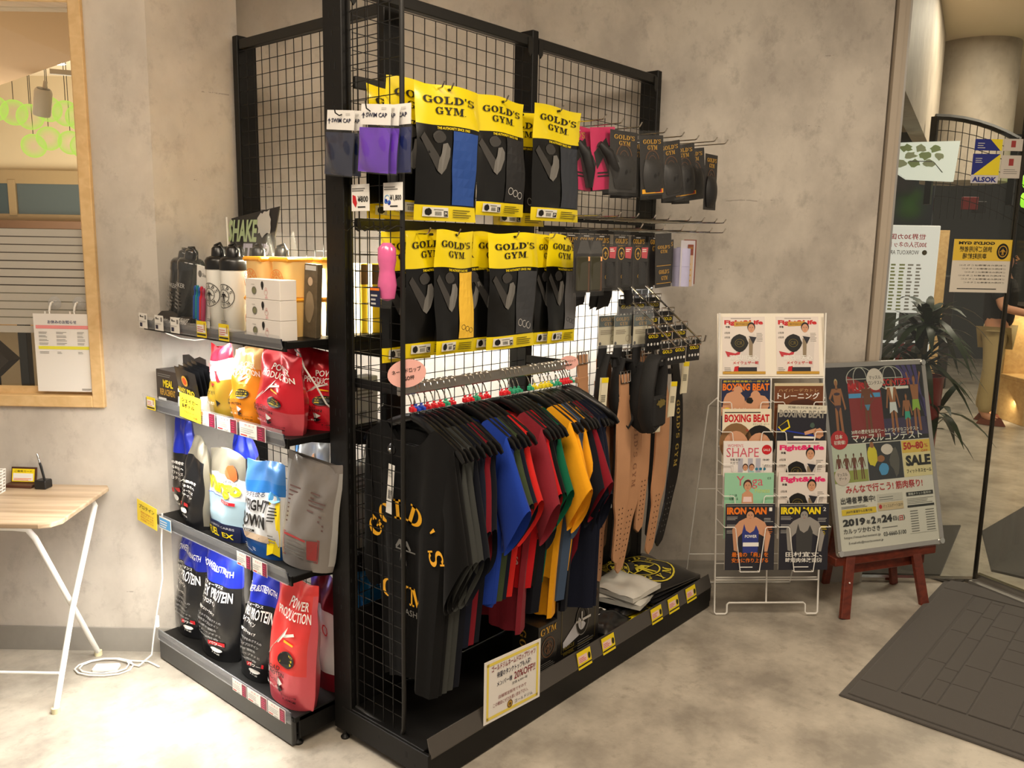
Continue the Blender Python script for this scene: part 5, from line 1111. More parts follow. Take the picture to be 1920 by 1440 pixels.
# ================================================================ accessory packs, straps, belts at the far half of the rack
M_ACC = mat('black_card', (34, 32, 32))
def gg_card(pr, w, z0, z1, inkm=None, emb=True):
    inkm = inkm or GD_; h = z1 - z0
    slab(pr, "GOLD'S", -w * .38, z1 - h * .13, w * .38, z1 - h * .055, inkm, 2); slab(pr, 'GYM', -w * .2, z1 - h * .23, w * .22, z1 - h * .155, inkm, 2)
    if emb: pr.ring(0, z1 - h * .44, w * .30, w * .03, BR_, 2); pr.ring(0, z1 - h * .44, w * .17, w * .02, BR_, 2)
def acc(name, label, cat_, x, y, z, w, h, cardm, group, tilt=0.0, yaw=0.0, kind='glove', film=True, seed=0):
    q = thing(name, label, cat_, M=Matrix.Translation((x, y, z)) @ Matrix.Rotation(yaw, 4, 'Z') @ Matrix.Rotation(tilt, 4, 'Y'), group=group)
    mb = MB(); mb.cbox(-w / 2, w / 2, 0, .002, -h, -.012, .0006); mb.build('backing_card', cardm, q)
    pr = Print(lambda u, v, k: Vector((u, -.0008 - .0006 * k, v)))
    rr = random.Random(seed)
    if kind in ('glove', 'gold'):
        gg_card(pr, w, -h * .98, -.016)
        if kind == 'gold': pr.rect(-w * .45, -h * .97, w * .45, -h * .9, P('print_amber', 250, 180, 30)); pr.rect(w * .1, -h * .96, w * .4, -h * .91, R_, 2)
        pr.build('print', q)
        mb = MB()
        mb.grid(lambda a, b: Vector(((a - .5) * w * (.62 + .2 * sin(pi * b)), -.004 - .020 * sin(pi * a) ** .6 * sin(pi * b) ** .5, -h * .95 + b * h * .52)), 10, 10)
        mb.grid(lambda a, b: Vector(((a - .2) * w * .5, -.004 - .016 * sin(pi * a) ** .6 * sin(pi * b) ** .5, -h * .9 + b * h * .40)), 8, 8)
        mb.build('glove', mat('black_glove', (24, 23, 24), .35, bump=.4, bscale=60), q, smooth=True)
    elif kind == 'pink':
        pr.poly([(-w * .4, -.10), (w * .1, -.05), (w * .2, -.08), (-w * .3, -.16)], K_, 2); pr.lines(-w * .3, -h * .8, w * .3, -h * .7, 2, K_); pr.build('print', q)
        mb = MB()
        mb.tube([(-w * .25, -.01, -h * .3), (w * .0, -.02, -h * .45), (w * .2, -.02, -h * .7), (w * .3, -.015, -h * .95)], [.012, .022, .024, .014], 10); mb.tube([(w * .1, -.012, -h * .35), (w * .3, -.02, -h * .6), (w * .36, -.015, -h * .85)], [.01, .016, .01], 8)
        mb.build('strap', mat('black_glove', (24, 23, 24)), q, smooth=True)
    elif kind == 'small':
        slab(pr, "GOLD'S", -w * .40, -h * .20, w * .40, -h * .11, GD_, 2); slab(pr, 'GYM', -w * .24, -h * .33, w * .26, -h * .235, GD_, 2); pr.lines(-w * .2, -h * .09, w * .25, -h * .06, 1, LG_)
        pr.build('print', q)
    elif kind == 'oval':
        pr.disc(-w * .2, -h * .24, w * .20, GD_, 2, ry=h * .14); pr.disc(-w * .2, -h * .24, w * .16, K_, 3, ry=h * .115); strongman(pr, -w * .2, -h * .24, h * .14, GD_, 4)
        pr.poly([(w * .05, -h * .10), (w * .48, -h * .10), (w * .40, -h * .36), (w * .05, -h * .34)], P('print_salmon_dark', 190, 74, 84), 2); pr.lines(w * .08, -h * .2, w * .4, -h * .12, 2, W_, 3)
        slab(pr, "GOLD'S", -w * .2, -h * .80, w * .4, -h * .72, GD_, 2); slab(pr, 'GYM', -w * .05, -h * .91, w * .3, -h * .83, GD_, 2); pr.build('print', q)
        mb = MB(); mb.grid(lambda a, b: Vector(((a - .5) * w * .5 + w * .1, -.003 - .016 * sin(pi * a) ** .5, -h * .95 + b * h * .52)), 8, 4); mb.build('wrist_wrap', mat('black_webbing', (20, 20, 22), .8), q, smooth=True)
    elif kind == 'strap':
        pr.rect(-w * .1, -h * .44, w * .46, -h * .36, P('print_peach', 250, 180, 120), 2); pr.rect(-w * .1, -h * .98, w * .46, -h * .46, BR_, 2); pr.rect(w * .0, -h * .88, w * .2, -h * .52, LG_, 3); pr.rect(w * .05, -h * .82, w * .14, -h * .58, K_, 4); pr.build('print', q)
        mb = MB(); mb.cbox(-w * .42, w * .2, -.018, -.002, -h * .97, -h * .35, .004); mb.build('rolled_strap', mat('olive_webbing', (48, 46, 26), .8), q)
        mb = MB(); mb.prism([(-w * .2, -.014), (w * .2, -.014), (w * .42, -h * .3), (-w * .42, -h * .3)], .0006, fn=lambda p: Vector((p.x, p.y - .01, p.z))); mb.build('header', M_FILM, q)
    elif kind == 'wrap':
        pr.rect(-w * .05, -h * .36, w * .35, -h * .14, P('print_brown_red', 130, 56, 36), 3); pr.rect(-w * .05, -h, w * .35, -h * .36, P('print_tan', 196, 172, 146), 3); slab(pr, "GOLD'S", 0, -h * .23, w * .3, -h * .19, GD_, 4); pr.lines(w * .03, -h * .9, w * .25, -h * .45, 4, GD_, 4, .3); pr.build('print', q)
        mb = MB(); mb.lathe([(w * .36, -h), (w * .36, -h * .60), (w * .34, -h * .595), (w * .36, -h * .59), (w * .36, -h * .22)], 16); o = mb.build('rolled_wrap', mat('lilac_wrap', (180, 178, 210), .7), q, smooth=True); o.location = (-w * .12, .022, 0)
    elif kind == 'tube':
        gg_card(pr, w, -h * .98, -.05, emb=False); pr.rect(-w * .45, -h * .62, w * .45, -h * .61, GD_, 3); slab(pr, "GOLD'S", -w * .30, -h * .76, w * .34, -h * .69, GD_, 3); slab(pr, 'GYM', -w * .15, -h * .87, w * .24, -h * .80, GD_, 3); pr.rect(-w * .45, -h * .93, w * .45, -h * .92, GD_, 3); pr.build('print', q)
    if film:
        mb = MB(); mb.grid(lambda a, b: Vector(((a - .5) * w * 1.10, -.004 - .022 * sin(pi * a) ** .5 * (1 - b * b) + .0015 * sin(17 * b + 9 * a), -h * 1.06 + b * h * 1.08)), 8, 10); mb.build('clear_pack', M_FILM, q, smooth=True)
    return q
PINKC = mat('pink_backing_card', (196, 34, 92), .45, noise=.04)
A0 = 2.095
G1 = 'glove packs on the upper hooks'
acc('glove_pack', 'pink backed strap pack nearest the yellow pouches', 'gloves', 2.545, 1.865, A0, .13, .235, PINKC, G1, .06, -.1, 'pink', seed=1)
acc('glove_pack', 'pink backed strap pack with a long pink edge, second on the upper hooks', 'gloves', 2.615, 1.83, A0 + .005, .14, .235, PINKC, G1, -.12, -.1, 'pink', seed=2)
acc('glove_pack', 'black glove pack with a ring emblem beside the pink packs', 'gloves', 2.715, 1.80, A0, .17, .235, M_ACC, G1, -.02, -.05, 'glove', seed=3)
acc('glove_pack', 'black glove pack leaning, with a white lower edge', 'gloves', 2.905, 1.80, A0 + .005, .15, .24, M_ACC, G1, -.10, -.1, 'gold', seed=4)
acc('glove_pack', 'glossy black glove pack fifth on the upper hooks', 'gloves', 3.035, 1.80, A0 - .005, .13, .23, M_ACC, G1, -.20, -.2, 'glove', seed=5)
acc('glove_pack', 'glossy black glove pack with gold lettering, sixth on the upper hooks', 'gloves', 3.15, 1.80, A0 - .005, .14, .225, M_ACC, G1, -.16, -.2, 'gold', seed=6)
acc('glove_pack', 'glossy black glove pack seventh on the upper hooks', 'gloves', 3.255, 1.81, A0 - .01, .14, .225, M_ACC, G1, -.14, -.2, 'glove', seed=8)
acc('glove_pack', 'flat black glove pack at the far end of the upper hooks', 'gloves', 3.215, 1.70, A0 - .045, .13, .235, M_ACC, G1, -.02, .1, 'glove', film=False, seed=7)
for i, (x, dz) in enumerate(((2.50, 0), (2.62, .005), (2.74, 0), (2.80, -.01), (2.93, 0), (3.06, 0), (3.18, -.01), (3.26, -.01))):
    acc('glove_pack', ('black pack behind the upper hook row, ' + ('first', 'second', 'third', 'fourth', 'fifth', 'sixth', 'seventh', 'eighth')[i] + ' from the yellow pouches'), 'gloves', x, 1.87, A0 - .008 + dz, .13, .232, M_ACC, G1, -.05 - .02 * (i % 3), -.1, 'small', film=False, seed=20 + i)
for x in (2.49, 2.60, 2.72, 2.90, 3.03, 3.15, 3.24, 3.335): hook(T, x, 2.06, 1.735 if x < 3.2 else 1.70, A0 - .002, M_CHROME, tip=.016)
for x in (2.47, 2.58, 2.70, 2.82, 2.93, 3.04, 3.15, 3.26, 3.34): hook(T, x, 2.06, 1.72 if x < 3.0 else 1.69, 1.765, M_CHROME, tip=.016)
for x in (2.70, 2.86, 3.0, 3.12, 3.24, 3.36): hook(T, x, 2.06, 1.70, 1.725, M_CHROME, tip=.018)
for z in (A0 + .004, 1.765, 1.722):
    mb = MB(); mb.cbox(2.55, 3.385, 2.058, 2.070, z - .012, z + .012, .002); mb.build('hook_bar', M_DARK, T)
G2 = 'strap packs on the lower hooks'
words_ = ('first', 'second', 'third', 'fourth', 'fifth', 'sixth')
for i, x in enumerate((2.46, 2.56, 2.66, 2.79, 2.915, 3.045)):
    acc('strap_pack', 'black strap pack at the back of the lower hooks, ' + words_[i] + ' from the yellow pouches', 'straps', x, 1.845, 1.712, .105, .21, M_ACC, G2, 0, 0, 'small', film=(i in (1, 3)), seed=30 + i)
for i, x in enumerate((2.395, 2.47)):
    acc('lifting_strap_pack', 'rolled olive strap pack with an angled clear header, ' + ('nearer' if i == 0 else 'farther') + ' of the two', 'straps', x, 1.745, 1.690, .085, .195, M_ACC, G2, -.02, -.12, 'strap', seed=40 + i)
for i, x in enumerate((2.585, 2.69, 2.805)):
    acc('wrist_wrap_pack', 'wrist wrap pack with a gold oval badge, ' + words_[i] + ' from the olive straps', 'straps', x, 1.765, 1.672, .095, .165, M_ACC, G2, -.03, -.1, 'oval', seed=50 + i)
acc('belt_pack', 'tall black pack with gold lines between the wrist wraps and the lilac roll', 'straps', 2.945, 1.75, 1.725, .105, .225, M_ACC, G2, -.06, -.1, 'tube', seed=60)
acc('wrap_pack', 'lilac elastic wrap in a clear pack with a brown card', 'straps', 3.13, 1.74, 1.70, .10, .20, P('pack_pale', 196, 192, 200), G2, -.0, -.1, 'wrap', seed=61)
acc('wrap_pack', 'second brown carded wrap pack behind the lilac one', 'straps', 3.22, 1.78, 1.705, .09, .20, P('print_brown_red', 130, 56, 36), G2, -.0, -.1, 'wrap', seed=62)
acc('wrap_pack', 'dark wrap pack peeking between the tall pack and the lilac roll', 'straps', 3.06, 1.80, 1.70, .09, .19, M_ACC, G2, -.08, -.1, 'small', seed=63)
for i, (x, w_, z_) in enumerate(((2.50, .08, 1.46), (2.57, .07, 1.44), (2.64, .08, 1.43), (2.72, .09, 1.425), (2.86, .055, 1.43))):
    q = thing('wrist_strap', 'black strap end dangling below the lower hook packs, ' + words_[i] + ' of the row', 'straps', (x, 1.86, z_), group='strap ends hanging under the packs')
    mb = MB(); s1 = .02 * (-1) ** i
    mb.grid(lambda a, b: Vector(((a - .5) * w_ + s1 * (1 - b), .006 * sin(5 * b + i), b * .13 + (.02 * a - .012) * (1 - b))), 3, 5); mb.grid(lambda a, b: Vector(((.5 - a) * w_ + s1 * (1 - b), .004 + .006 * sin(5 * b + i), b * .13)), 3, 5)
    mb.build('webbing', mat('black_webbing', (20, 20, 22), .8), q, smooth=True)
# cards and loops of the wrist straps
G3 = 'padded strap packs with green headed cards'
for i, (x, y) in enumerate(((2.80, 1.90), (2.865, 1.87), (2.945, 1.83))):
    q = thing('padded_strap_pack', 'green headed cream card with black padded straps, ' + ('deepest', 'middle', 'front')[i] + ' of the three', 'straps', M=Matrix.Translation((x, y, 1.415)) @ Matrix.Rotation(-.12, 4, 'Z'), group=G3)
    mb = MB(); mb.cbox(-.055, .055, 0, .0015, -.150, -.03, .0004); mb.build('card', P('cream_card', 222, 214, 182), q)
    pr = Print(lambda u, v, k: Vector((u, -.0006 * k - .0004, v))); pr.rect(-.055, -.075, .055, -.03, P('bottle_green', 20, 56, 50)); slab(pr, "GOLD'S", -.045, -.052, .035, -.038, GD_, 2); slab(pr, 'GYM', -.022, -.071, .026, -.057, GD_, 2)
    pr.ring(.03, -.125, .014, .002, P('card_ink', 150, 136, 100)); pr.lines(-.045, -.105, .04, -.085, 3, P('card_ink', 150, 136, 100)); pr.disc(-.045, -.142, .007, K_); pr.build('print', q)
    mb = MB(); mb.grid(lambda a, b: Vector(((a - .5) * .13, -.004 - .003 * sin(pi * b), -.16 + .165 * b)), 2, 3); mb.build('clear_pack', M_ACRYL, q)
    mb = MB(); 
    for dx in (-.02,): mb.tube([(dx + .0, .006, -.15), (dx - .01, .004, -.24)], [.026, .024], 10, flat=.35, up=(1, 0, 0))
    mb.build('webbing', mat('black_webbing', (20, 20, 22)), q, smooth=True)
    mb = MB(); L0 = -.19 - .02 * i
    loop = [(-.01, .0, L0), (-.04, -.01, L0 - .06), (-.055, -.015, L0 - .16), (-.04, -.02, L0 - .25), (-.0, -.025, L0 - .28), (.03, -.025, L0 - .25), (.045, -.02, L0 - .16), (.05, -.015, L0 - .06), (.035, -.008, L0 - .01)]
    mb.tube([(p[0], p[1], p[2]) for p in loop], .028, 10, closed=True, flat=.42, up=(0, 1, 0)); mb.build('padded_loop', mat('black_neoprene', (18, 18, 19), .75, bump=.2, bscale=300), q, smooth=True)
q = thing('padded_strap', 'thick black padded strap roll with a faint crest in front of the belts', 'straps', M=Matrix.Translation((2.90, 1.74, 1.20)), group=None)
mb = MB(); mb.tube([(-.02, 0, 0), (-.045, 0, -.10), (-.05, 0, -.22), (-.02, 0, -.27), (.02, 0, -.25), (.05, 0, -.14), (.055, 0, -.04), (.04, 0, .02), (.0, 0, .02)], .034, 10, closed=True, flat=.5, up=(0, 1, 0)); mb.build('loop', MATS['black_neoprene'], q, smooth=True)
mb = MB(); mb.cbox(-.045, .06, -.037, -.010, -.26, -.13, .012); mb.build('sleeve_band', MATS['black_neoprene'], q)
pr = Print(lambda u, v, k: Vector((u, -.0378 - .0005 * k, v))); blob(pr, .01, -.16, .03, .018, P('dull_gold', 110, 96, 40), 2, 7, 20, .7); pr.build('crest', q)
# lifting belts
M_TAN = mat('tan_leather', (196, 146, 108), .5, noise=.08, nscale=14, bump=.08, bscale=200); M_TAND = mat('brown_leather', (120, 86, 58), .5, noise=.1); M_BELTB = mat('black_leather', (22, 21, 22), .4, bump=.1)
def belt(label, x, y, ztop_, L, wmax, m, yaw=0.0, sway=.0, tip=.06, text=True, tilt=0.0, back=.35, curve=.05):
    q = thing('lifting_belt', label, 'belt', M=Matrix.Translation((x, y, ztop_ + .03)) @ Matrix.Rotation(yaw, 4, 'Z') @ Matrix.Rotation(tilt, 4, 'Y'), group='lifting belts on the lower hooks')
    def wd(t):
        a = .062; k_ = max(0, min(1, (t - .12) / .14)) * max(0, min(1, (back + .42 - t) / .12)); k_ = k_ * k_ * (3 - 2 * k_)
        e = 1 if t < .955 else sqrt(max(0, 1 - ((t - .955) / .045) ** 2))
        return (a + (wmax - a) * k_) / 2 * e
    def f(a, b, sd):
        t = b; s = 2 * a - 1
        return Vector((s * max(wd(t), .002) + sway * sin(pi * t) + curve * t * t, sd * .004 - .03 * sin(pi * t) * .6, -t * L))
    mb = MB(); mb.grid(lambda a, b: f(a, b, -1), 4, 40); mb.grid(lambda a, b: f(1 - a, b, 1), 4, 40); mb.grid(lambda a, b: f(0, b, 1 - 2 * a), 1, 40); mb.grid(lambda a, b: f(1, b, 2 * a - 1), 1, 40); mb.build('strap', m, q, smooth=True)
    pr = Print(lambda u, v, k: f(.5 + u / (2 * max(wd(-v / L), .004)), -v / L, -1) + Vector((0, -.0008 * k, 0)))
    hm = P('hole_dark', 60, 34, 22) if m is not M_BELTB else GR_
    for i in range(9):
        for dx in (-.012, .012): pr.disc(dx, -L * (.70 + i * .028), .0035, hm, 1, n=8)
    if text:
        tm = P('embossed', 150, 104, 76) if m is not M_BELTB else P('faded_gold', 170, 146, 70)
        rw = lambda u, v, k: f(.5 + u / (2 * max(wd(-v / L), .004)), -v / L, -1)
        z = -L * .26
        for ch in "GOLD'S GYM":
            wd_, parts = SLAB[ch]; hh = .028
            for vs, fs in parts: pr.mb.add([pr.fn(-.014 + hh * py, z - hh * px, 1) for px, py in vs], fs, pr.mi(tm))
            z -= (wd_ + .25) * hh
    pr.build('print', q)
    mb = MB(); b0 = .05
    mb.tube([(-.034, -.006, .012), (.034, -.006, .012), (.034, -.010, -.034), (-.034, -.010, -.034)], .003, 8, closed=True)
    for dx in (-.012, .012): mb.tube([(dx, -.006, .010), (dx, -.013, -.036)], .002, 6)
    mb.build('buckle', M_CHROME, q, smooth=True)
    mb = MB(); mb.cbox(-.036, .036, -.010, .008, -.112, -.088, .003); mb.build('keeper_loop', m, q)
    return q
belt('tan leather belt half hidden behind the last shirts', 2.70, 1.95, 1.20, .98, .10, M_TAN, text=True, curve=.0)
belt('tan leather belt, second from the shirts, with punched holes', 2.79, 1.92, 1.18, .98, .10, M_TAN, curve=.02)
belt('brown leather belt between the two nearest tan belts', 2.90, 1.97, 1.18, .86, .09, M_TAND, text=False, curve=.01)
belt('tan leather belt with embossed lettering hanging lowest near the middle', 2.96, 1.88, 1.16, .92, .115, M_TAN, curve=-.05, sway=.03)
belt('black leather belt with gold lettering behind the middle tan belt', 2.90, 1.90, 1.20, .90, .10, M_BELTB, curve=.0)
belt('narrow tan belt, third from the far end', 3.06, 1.88, 1.17, .78, .075, M_TAN, text=False, curve=.0)
belt('brown edged belt just behind the narrow tan one', 3.12, 1.95, 1.18, .84, .085, M_TAND, text=False)
belt('wide tan leather belt next to the black one at the far end', 3.16, 1.86, 1.175, .90, .11, M_TAN, text=False, curve=-.04, sway=.015)
belt('black belt with gold lettering at the far end of the rack', 3.26, 1.86, 1.19, .90, .085, M_BELTB, curve=-.06, sway=.05)
belt('black belt behind the wide tan leather one', 3.08, 1.98, 1.18, .95, .09, M_BELTB, text=False)
belt('plain black belt behind the last lettered one', 3.22, 1.95, 1.19, .90, .09, M_BELTB, text=False, sway=.03)
# sloping chrome arms with belt buckles in black packs
for i, x in enumerate((2.94, 3.04, 3.16)):
    mb = MB(); mb.tube([(x, 2.06, 1.53), (x, 2.0, 1.545), (x, 1.96, 1.50), (x + .015, 1.68, 1.27), (x + .015, 1.665, 1.275), (x + .015, 1.66, 1.30)], .0042, 8)
    mb.build('sloping_arm', M_CHROME, T, smooth=True)
    for j in range(4):
        yy = 1.92 - j * .068; zz = 1.455 - j * .056
        q = thing('buckle_pack', 'black belt end on the ' + ('nearest', 'middle', 'farthest')[i] + ' sloping arm, ' + ('highest', 'second from the top', 'third from the top', 'lowest')[j], 'belt', M=Matrix.Translation((x + .012, yy, zz)) @ Matrix.Rotation(-.15, 4, 'Z'), group='belt ends on the sloping arms')
        mb = MB(); mb.cbox(-.042, .042, -.004, .004, -.10, -.01, .002); mb.build('strap_end', M_BELTB, q)
        mb = MB(); mb.tube([(-.04, -.007, .004), (.04, -.007, .004), (.04, -.008, -.03), (-.04, -.008, -.03)], .0035, 6, closed=True); mb.tube([(0, -.007, .004), (0, -.012, -.03)], .0025, 6); mb.build('buckle', M_CHROME, q, smooth=True)
        pr = Print(lambda u, v, k: Vector((u, -.0045 - .0006 * k, v))); pr.text('GOLD', -.03, -.05, .03, -.036, Y_, bold=.02); [pr.disc(-.03 + .02 * b, -.075, .006, W_ if b % 2 else LG_, 1, n=10) for b in range(4)]; pr.build('print', q)
# hanging paper tags on belts
for lb, x, y, z, h in (('cream swing tag with a yellow top hanging beside the shirts end', 2.70, 1.84, 1.15, .16), ('folded cream swing tag in front of the wide tan belt', 3.10, 1.76, 1.10, .15), ('cream swing tag on the black belt at the far end', 3.27, 1.80, 1.165, .14), ('narrow yellow swing tag between the padded roll and tan belts', 2.985, 1.76, 1.02, .12)):
    q = thing('swing_tag', lb, 'tag', M=Matrix.Translation((x, y, z)) @ Matrix.Rotation(-.2, 4, 'Z') @ Matrix.Rotation(.06, 4, 'Y'), group='paper swing tags on the belts')
    mb = MB(); mb.cbox(-.022, .022, -.001, .001, -h, 0, .0003); mb.cbox(-.026, -.006, .004, .006, -h * 1.02, 0, .0003, M=Matrix.Rotation(.4, 4, 'Z')); mb.build('paper', P('tag_cream', 226, 218, 190), q)
    pr = Print(lambda u, v, k: Vector((u, -.0014 - .0005 * k, v))); pr.rect(-.022, -.02, .022, 0, Y_); [pr.rect(-.012, -h * .6 + i * .005, .012, -h * .6 + i * .005 + .002, K_) for i in range(6)]; pr.build('print', q)
# ---------------- things lying on the base deck
z0 = .1185
def ggbox(label, x0, x1, y0, y1, h, prf, rotz=0.0):
    q = thing('equipment_box', label, 'box', M=Matrix.Translation((x0, y0, z0)) @ Matrix.Rotation(rotz, 4, 'Z'))
    mb = MB(); mb.cbox(0, x1 - x0, 0, y1 - y0, 0, h, .0015); mb.build('carton', mat('black_gloss_card', (26, 25, 25), .35, coat=.3), q)
    pr = Print(lambda u, v, k: Vector((u, -.0006 * k - .0004, v))); prf(pr, x1 - x0, h); pr.build('print', q)
    pr = Print(lambda u, v, k: Vector((-.0006 * k - .0004, y1 - y0 - u, v)))
    z = h * .85
    for ch in 'GOLDS':
        wd_, parts = SLAB[ch]; hh = .03
        for vs, fs in parts: pr.mb.add([pr.fn((y1 - y0) * .3 + hh * py, z - hh * px, 1) for px, py in vs], fs, pr.mi(GD_))
        z -= (wd_ + .2) * hh
    pr.build('side_print', q)
    return q
def pf1(pr, w, h):
    slab(pr, 'GYM', w * .08, h * .80, w * .92, h * .94, GD_, 2); pr.ring(w * .5, h * .52, w * .36, w * .04, BR_, 2); pr.ring(w * .5, h * .52, w * .22, w * .03, BR_, 2); strongman(pr, w * .5, h * .52, w * .5, BR_, 3); pr.lines(w * .1, h * .05, w * .9, h * .25, 5, GR_, 2, .3)
def pf2(pr, w, h):
    slab(pr, "GOLD'S", w * .12, h * .91, w * .62, h * .97, GD_, 2); pr.frame(w * .10, h * .12, w * .90, h * .88, w * .006, P('dull_gold', 110, 96, 40), 2)
    pr.poly([(w * .14, h * .30), (w * .5, h * .58), (w * .7, h * .40), (w * .5, h * .28), (w * .14, h * .18)], P('print_faint_white', 190, 190, 196), 2)
    pr.ring(w * .58, h * .52, w * .15, w * .05, K_, 3, ry=h * .25); pr.ring(w * .58, h * .52, w * .155, w * .01, GR_, 4, ry=h * .255); pr.rect(w * .42, h * .50, w * .78, h * .54, LG_, 5); pr.rect(w * .55, h * .38, w * .575, h * .66, LG_, 5)
    pr.disc(w * .86, h * .84, w * .09, K_, 3); pr.ring(w * .86, h * .84, w * .09, w * .01, BR_, 4); pr.text('MUSCLE', w * .14, h * .16, w * .40, h * .22, P('dull_gold', 110, 96, 40), 3, bold=.03); pr.text('WHEEL', w * .14, h * .07, w * .40, h * .13, P('dull_gold', 110, 96, 40), 3, bold=.03); pr.lines(w * .48, h * .06, w * .88, h * .22, 4, GR_, 3, .3)
ggbox('small black box with a gold ring emblem standing on the rack base', 2.205, 2.315, 1.745, 1.87, .190, pf1)
ggbox('large black box picturing an exercise wheel on the rack base', 2.325, 2.595, 1.755, 1.90, .245, pf2)
def flatpack(name, label, cat_, x, y, z, w, d, m, rot, prf=None, h=.012, bulge=.012, group=None, ripple=.006):
    q = thing(name, label, cat_, M=Matrix.Translation((x, y, z)) @ Matrix.Rotation(rot, 4, 'Z'), group=group)
    def f(a, b): 
        e = sin(pi * a) ** .4 * sin(pi * b) ** .4 if 0 < a < 1 and 0 < b < 1 else 0
        return Vector(((a - .5) * w * (1 + .03 * sin(9 * b)), (b - .5) * d * (1 + .03 * sin(8 * a)), h * .5 + bulge * e + ripple * sin(8 * a + 3 * b) * e + ripple * .6 * sin(13 * b - 4 * a)))
    mb = MB(); mb.grid(f, 16, 12); mb.grid(lambda a, b: Vector(((.5 - a) * w, (b - .5) * d, 0)), 2, 2); mb.grid(lambda a, b: Vector(((a - .5) * w, -.5 * d, h * .5 * b)), 8, 1); mb.grid(lambda a, b: Vector((-.5 * w, (.5 - a) * d, h * .5 * b)), 8, 1)
    mb.build('pack', m, q, smooth=True)
    if prf:
        pr = Print(lambda u, v, k: f(u / w + .5, v / d + .5) + Vector((0, 0, .0018 + .0006 * k))); prf(pr, w, d); pr.build('print', q)
    return q
M_BAGB = mat('black_shopping_bag', (26, 26, 28), .3, coat=.5, bump=.3, bscale=16); M_BAGW = mat('white_poly_bag', (206, 204, 196), .35, coat=.4, bump=.3, bscale=16)
def pf_e(pr, w, d): emblem(pr, 0, 0, min(w, d) * .42, P('print_lemon', 214, 196, 60), 2)
GB = 'folded bags on the far end of the base'
for i in range(5):
    flatpack('folded_bag', 'folded black plastic bag, ' + ('lowest', 'second from the bottom', 'middle one', 'second from the top', 'topmost with a yellow round emblem')[i] + ' of the pile on the base', 'bag', 3.20 - .012 * i, 1.90, z0 + .016 * i, .40, .34, M_BAGB, .10 - .06 * i, pf_e if i == 4 else None, h=.014, bulge=.012 if i < 4 else .03, group=GB)
flatpack('tote_bag', 'folded black bag with a yellow crest standing up behind the belts', 'bag', 3.05, 1.985, z0 + .07, .30, .16, M_BAGB, .1, pf_e, h=.02, bulge=.03)
for i in range(2): flatpack('clear_bagged_shirt', ('lower' if i == 0 else 'upper') + ' white garment in a crinkled clear bag on the base', 'clothing', 2.93, 1.86, z0 + .05 + .035 * i, .22, .24, M_BAGW, .2 - .2 * i, None, h=.04, bulge=.022, group='white bagged garments on the base')
flatpack('bagged_shorts', 'black garment in a glossy clear bag with a white label, by the wheel box', 'clothing', 2.72, 1.82, z0, .20, .16, M_BAGB, .1, lambda pr, w, d: (pr.rect(-w * .1, d * .1, w * .3, d * .3, W_, 2), pr.rect(-w * .05, d * .16, w * .25, d * .24, K_, 3)), h=.03, bulge=.03)
flatpack('bagged_shorts', 'second black garment in a clear bag under the labelled one', 'clothing', 2.66, 1.90, z0, .18, .14, M_BAGB, -.1, None, h=.05, bulge=.03)
flatpack('yellow_folder', 'flat yellow pack lying under a black pouch on the base', 'pack', 2.90, 1.80, z0, .22, .13, M_YP, .12, None, h=.008, bulge=.006)
flatpack('black_pouch', 'small black pouch on top of the flat yellow pack', 'pouch', 2.885, 1.80, z0 + .018, .15, .085, M_BAGB, -.25, lambda pr, w, d: pr.lines(-w * .1, -d * .1, w * .2, d * .1, 2, P('dull_gold', 110, 96, 40)), h=.014, bulge=.012)
# yellow price labels on the lip
for i, x in enumerate((2.385, 2.545, 2.905, 3.045, 3.20)):
    mb = MB(); mb.prism([(0, 0), (.085, 0), (.085, .062), (0, .062)], .001, fn=lambda p: Vector((p.x + x, 1.694 + .22 * p.z + p.y - .002, p.z + .094)))
    o = mb.build('price_label', Y_, T)
    pr = Print(lambda u, v, k: Vector((u + x, 1.6915 + .22 * v - .0006 * k, v + .094))); pr.rect(.004, .022, .060, .048, P('price_blush', 236, 200, 190)); pr.lines(.008, .026, .05, .044, 3, R_, 2, .3); pr.rect(.0, .010, .085, .015, K_, 2); pr.disc(.072, .035, .008, K_, 2, ry=.012, n=10); pr.build('print', o)
belt('pale tan belt with a rounded tip left of the middle black belt', 2.84, 1.84, 1.12, .80, .10, M_TAN, text=False, curve=-.01, sway=-.01)
belt('short brown belt end hanging behind the wide tan belts', 3.02, 1.94, 1.16, .90, .08, M_TAND, text=False, curve=-.02)
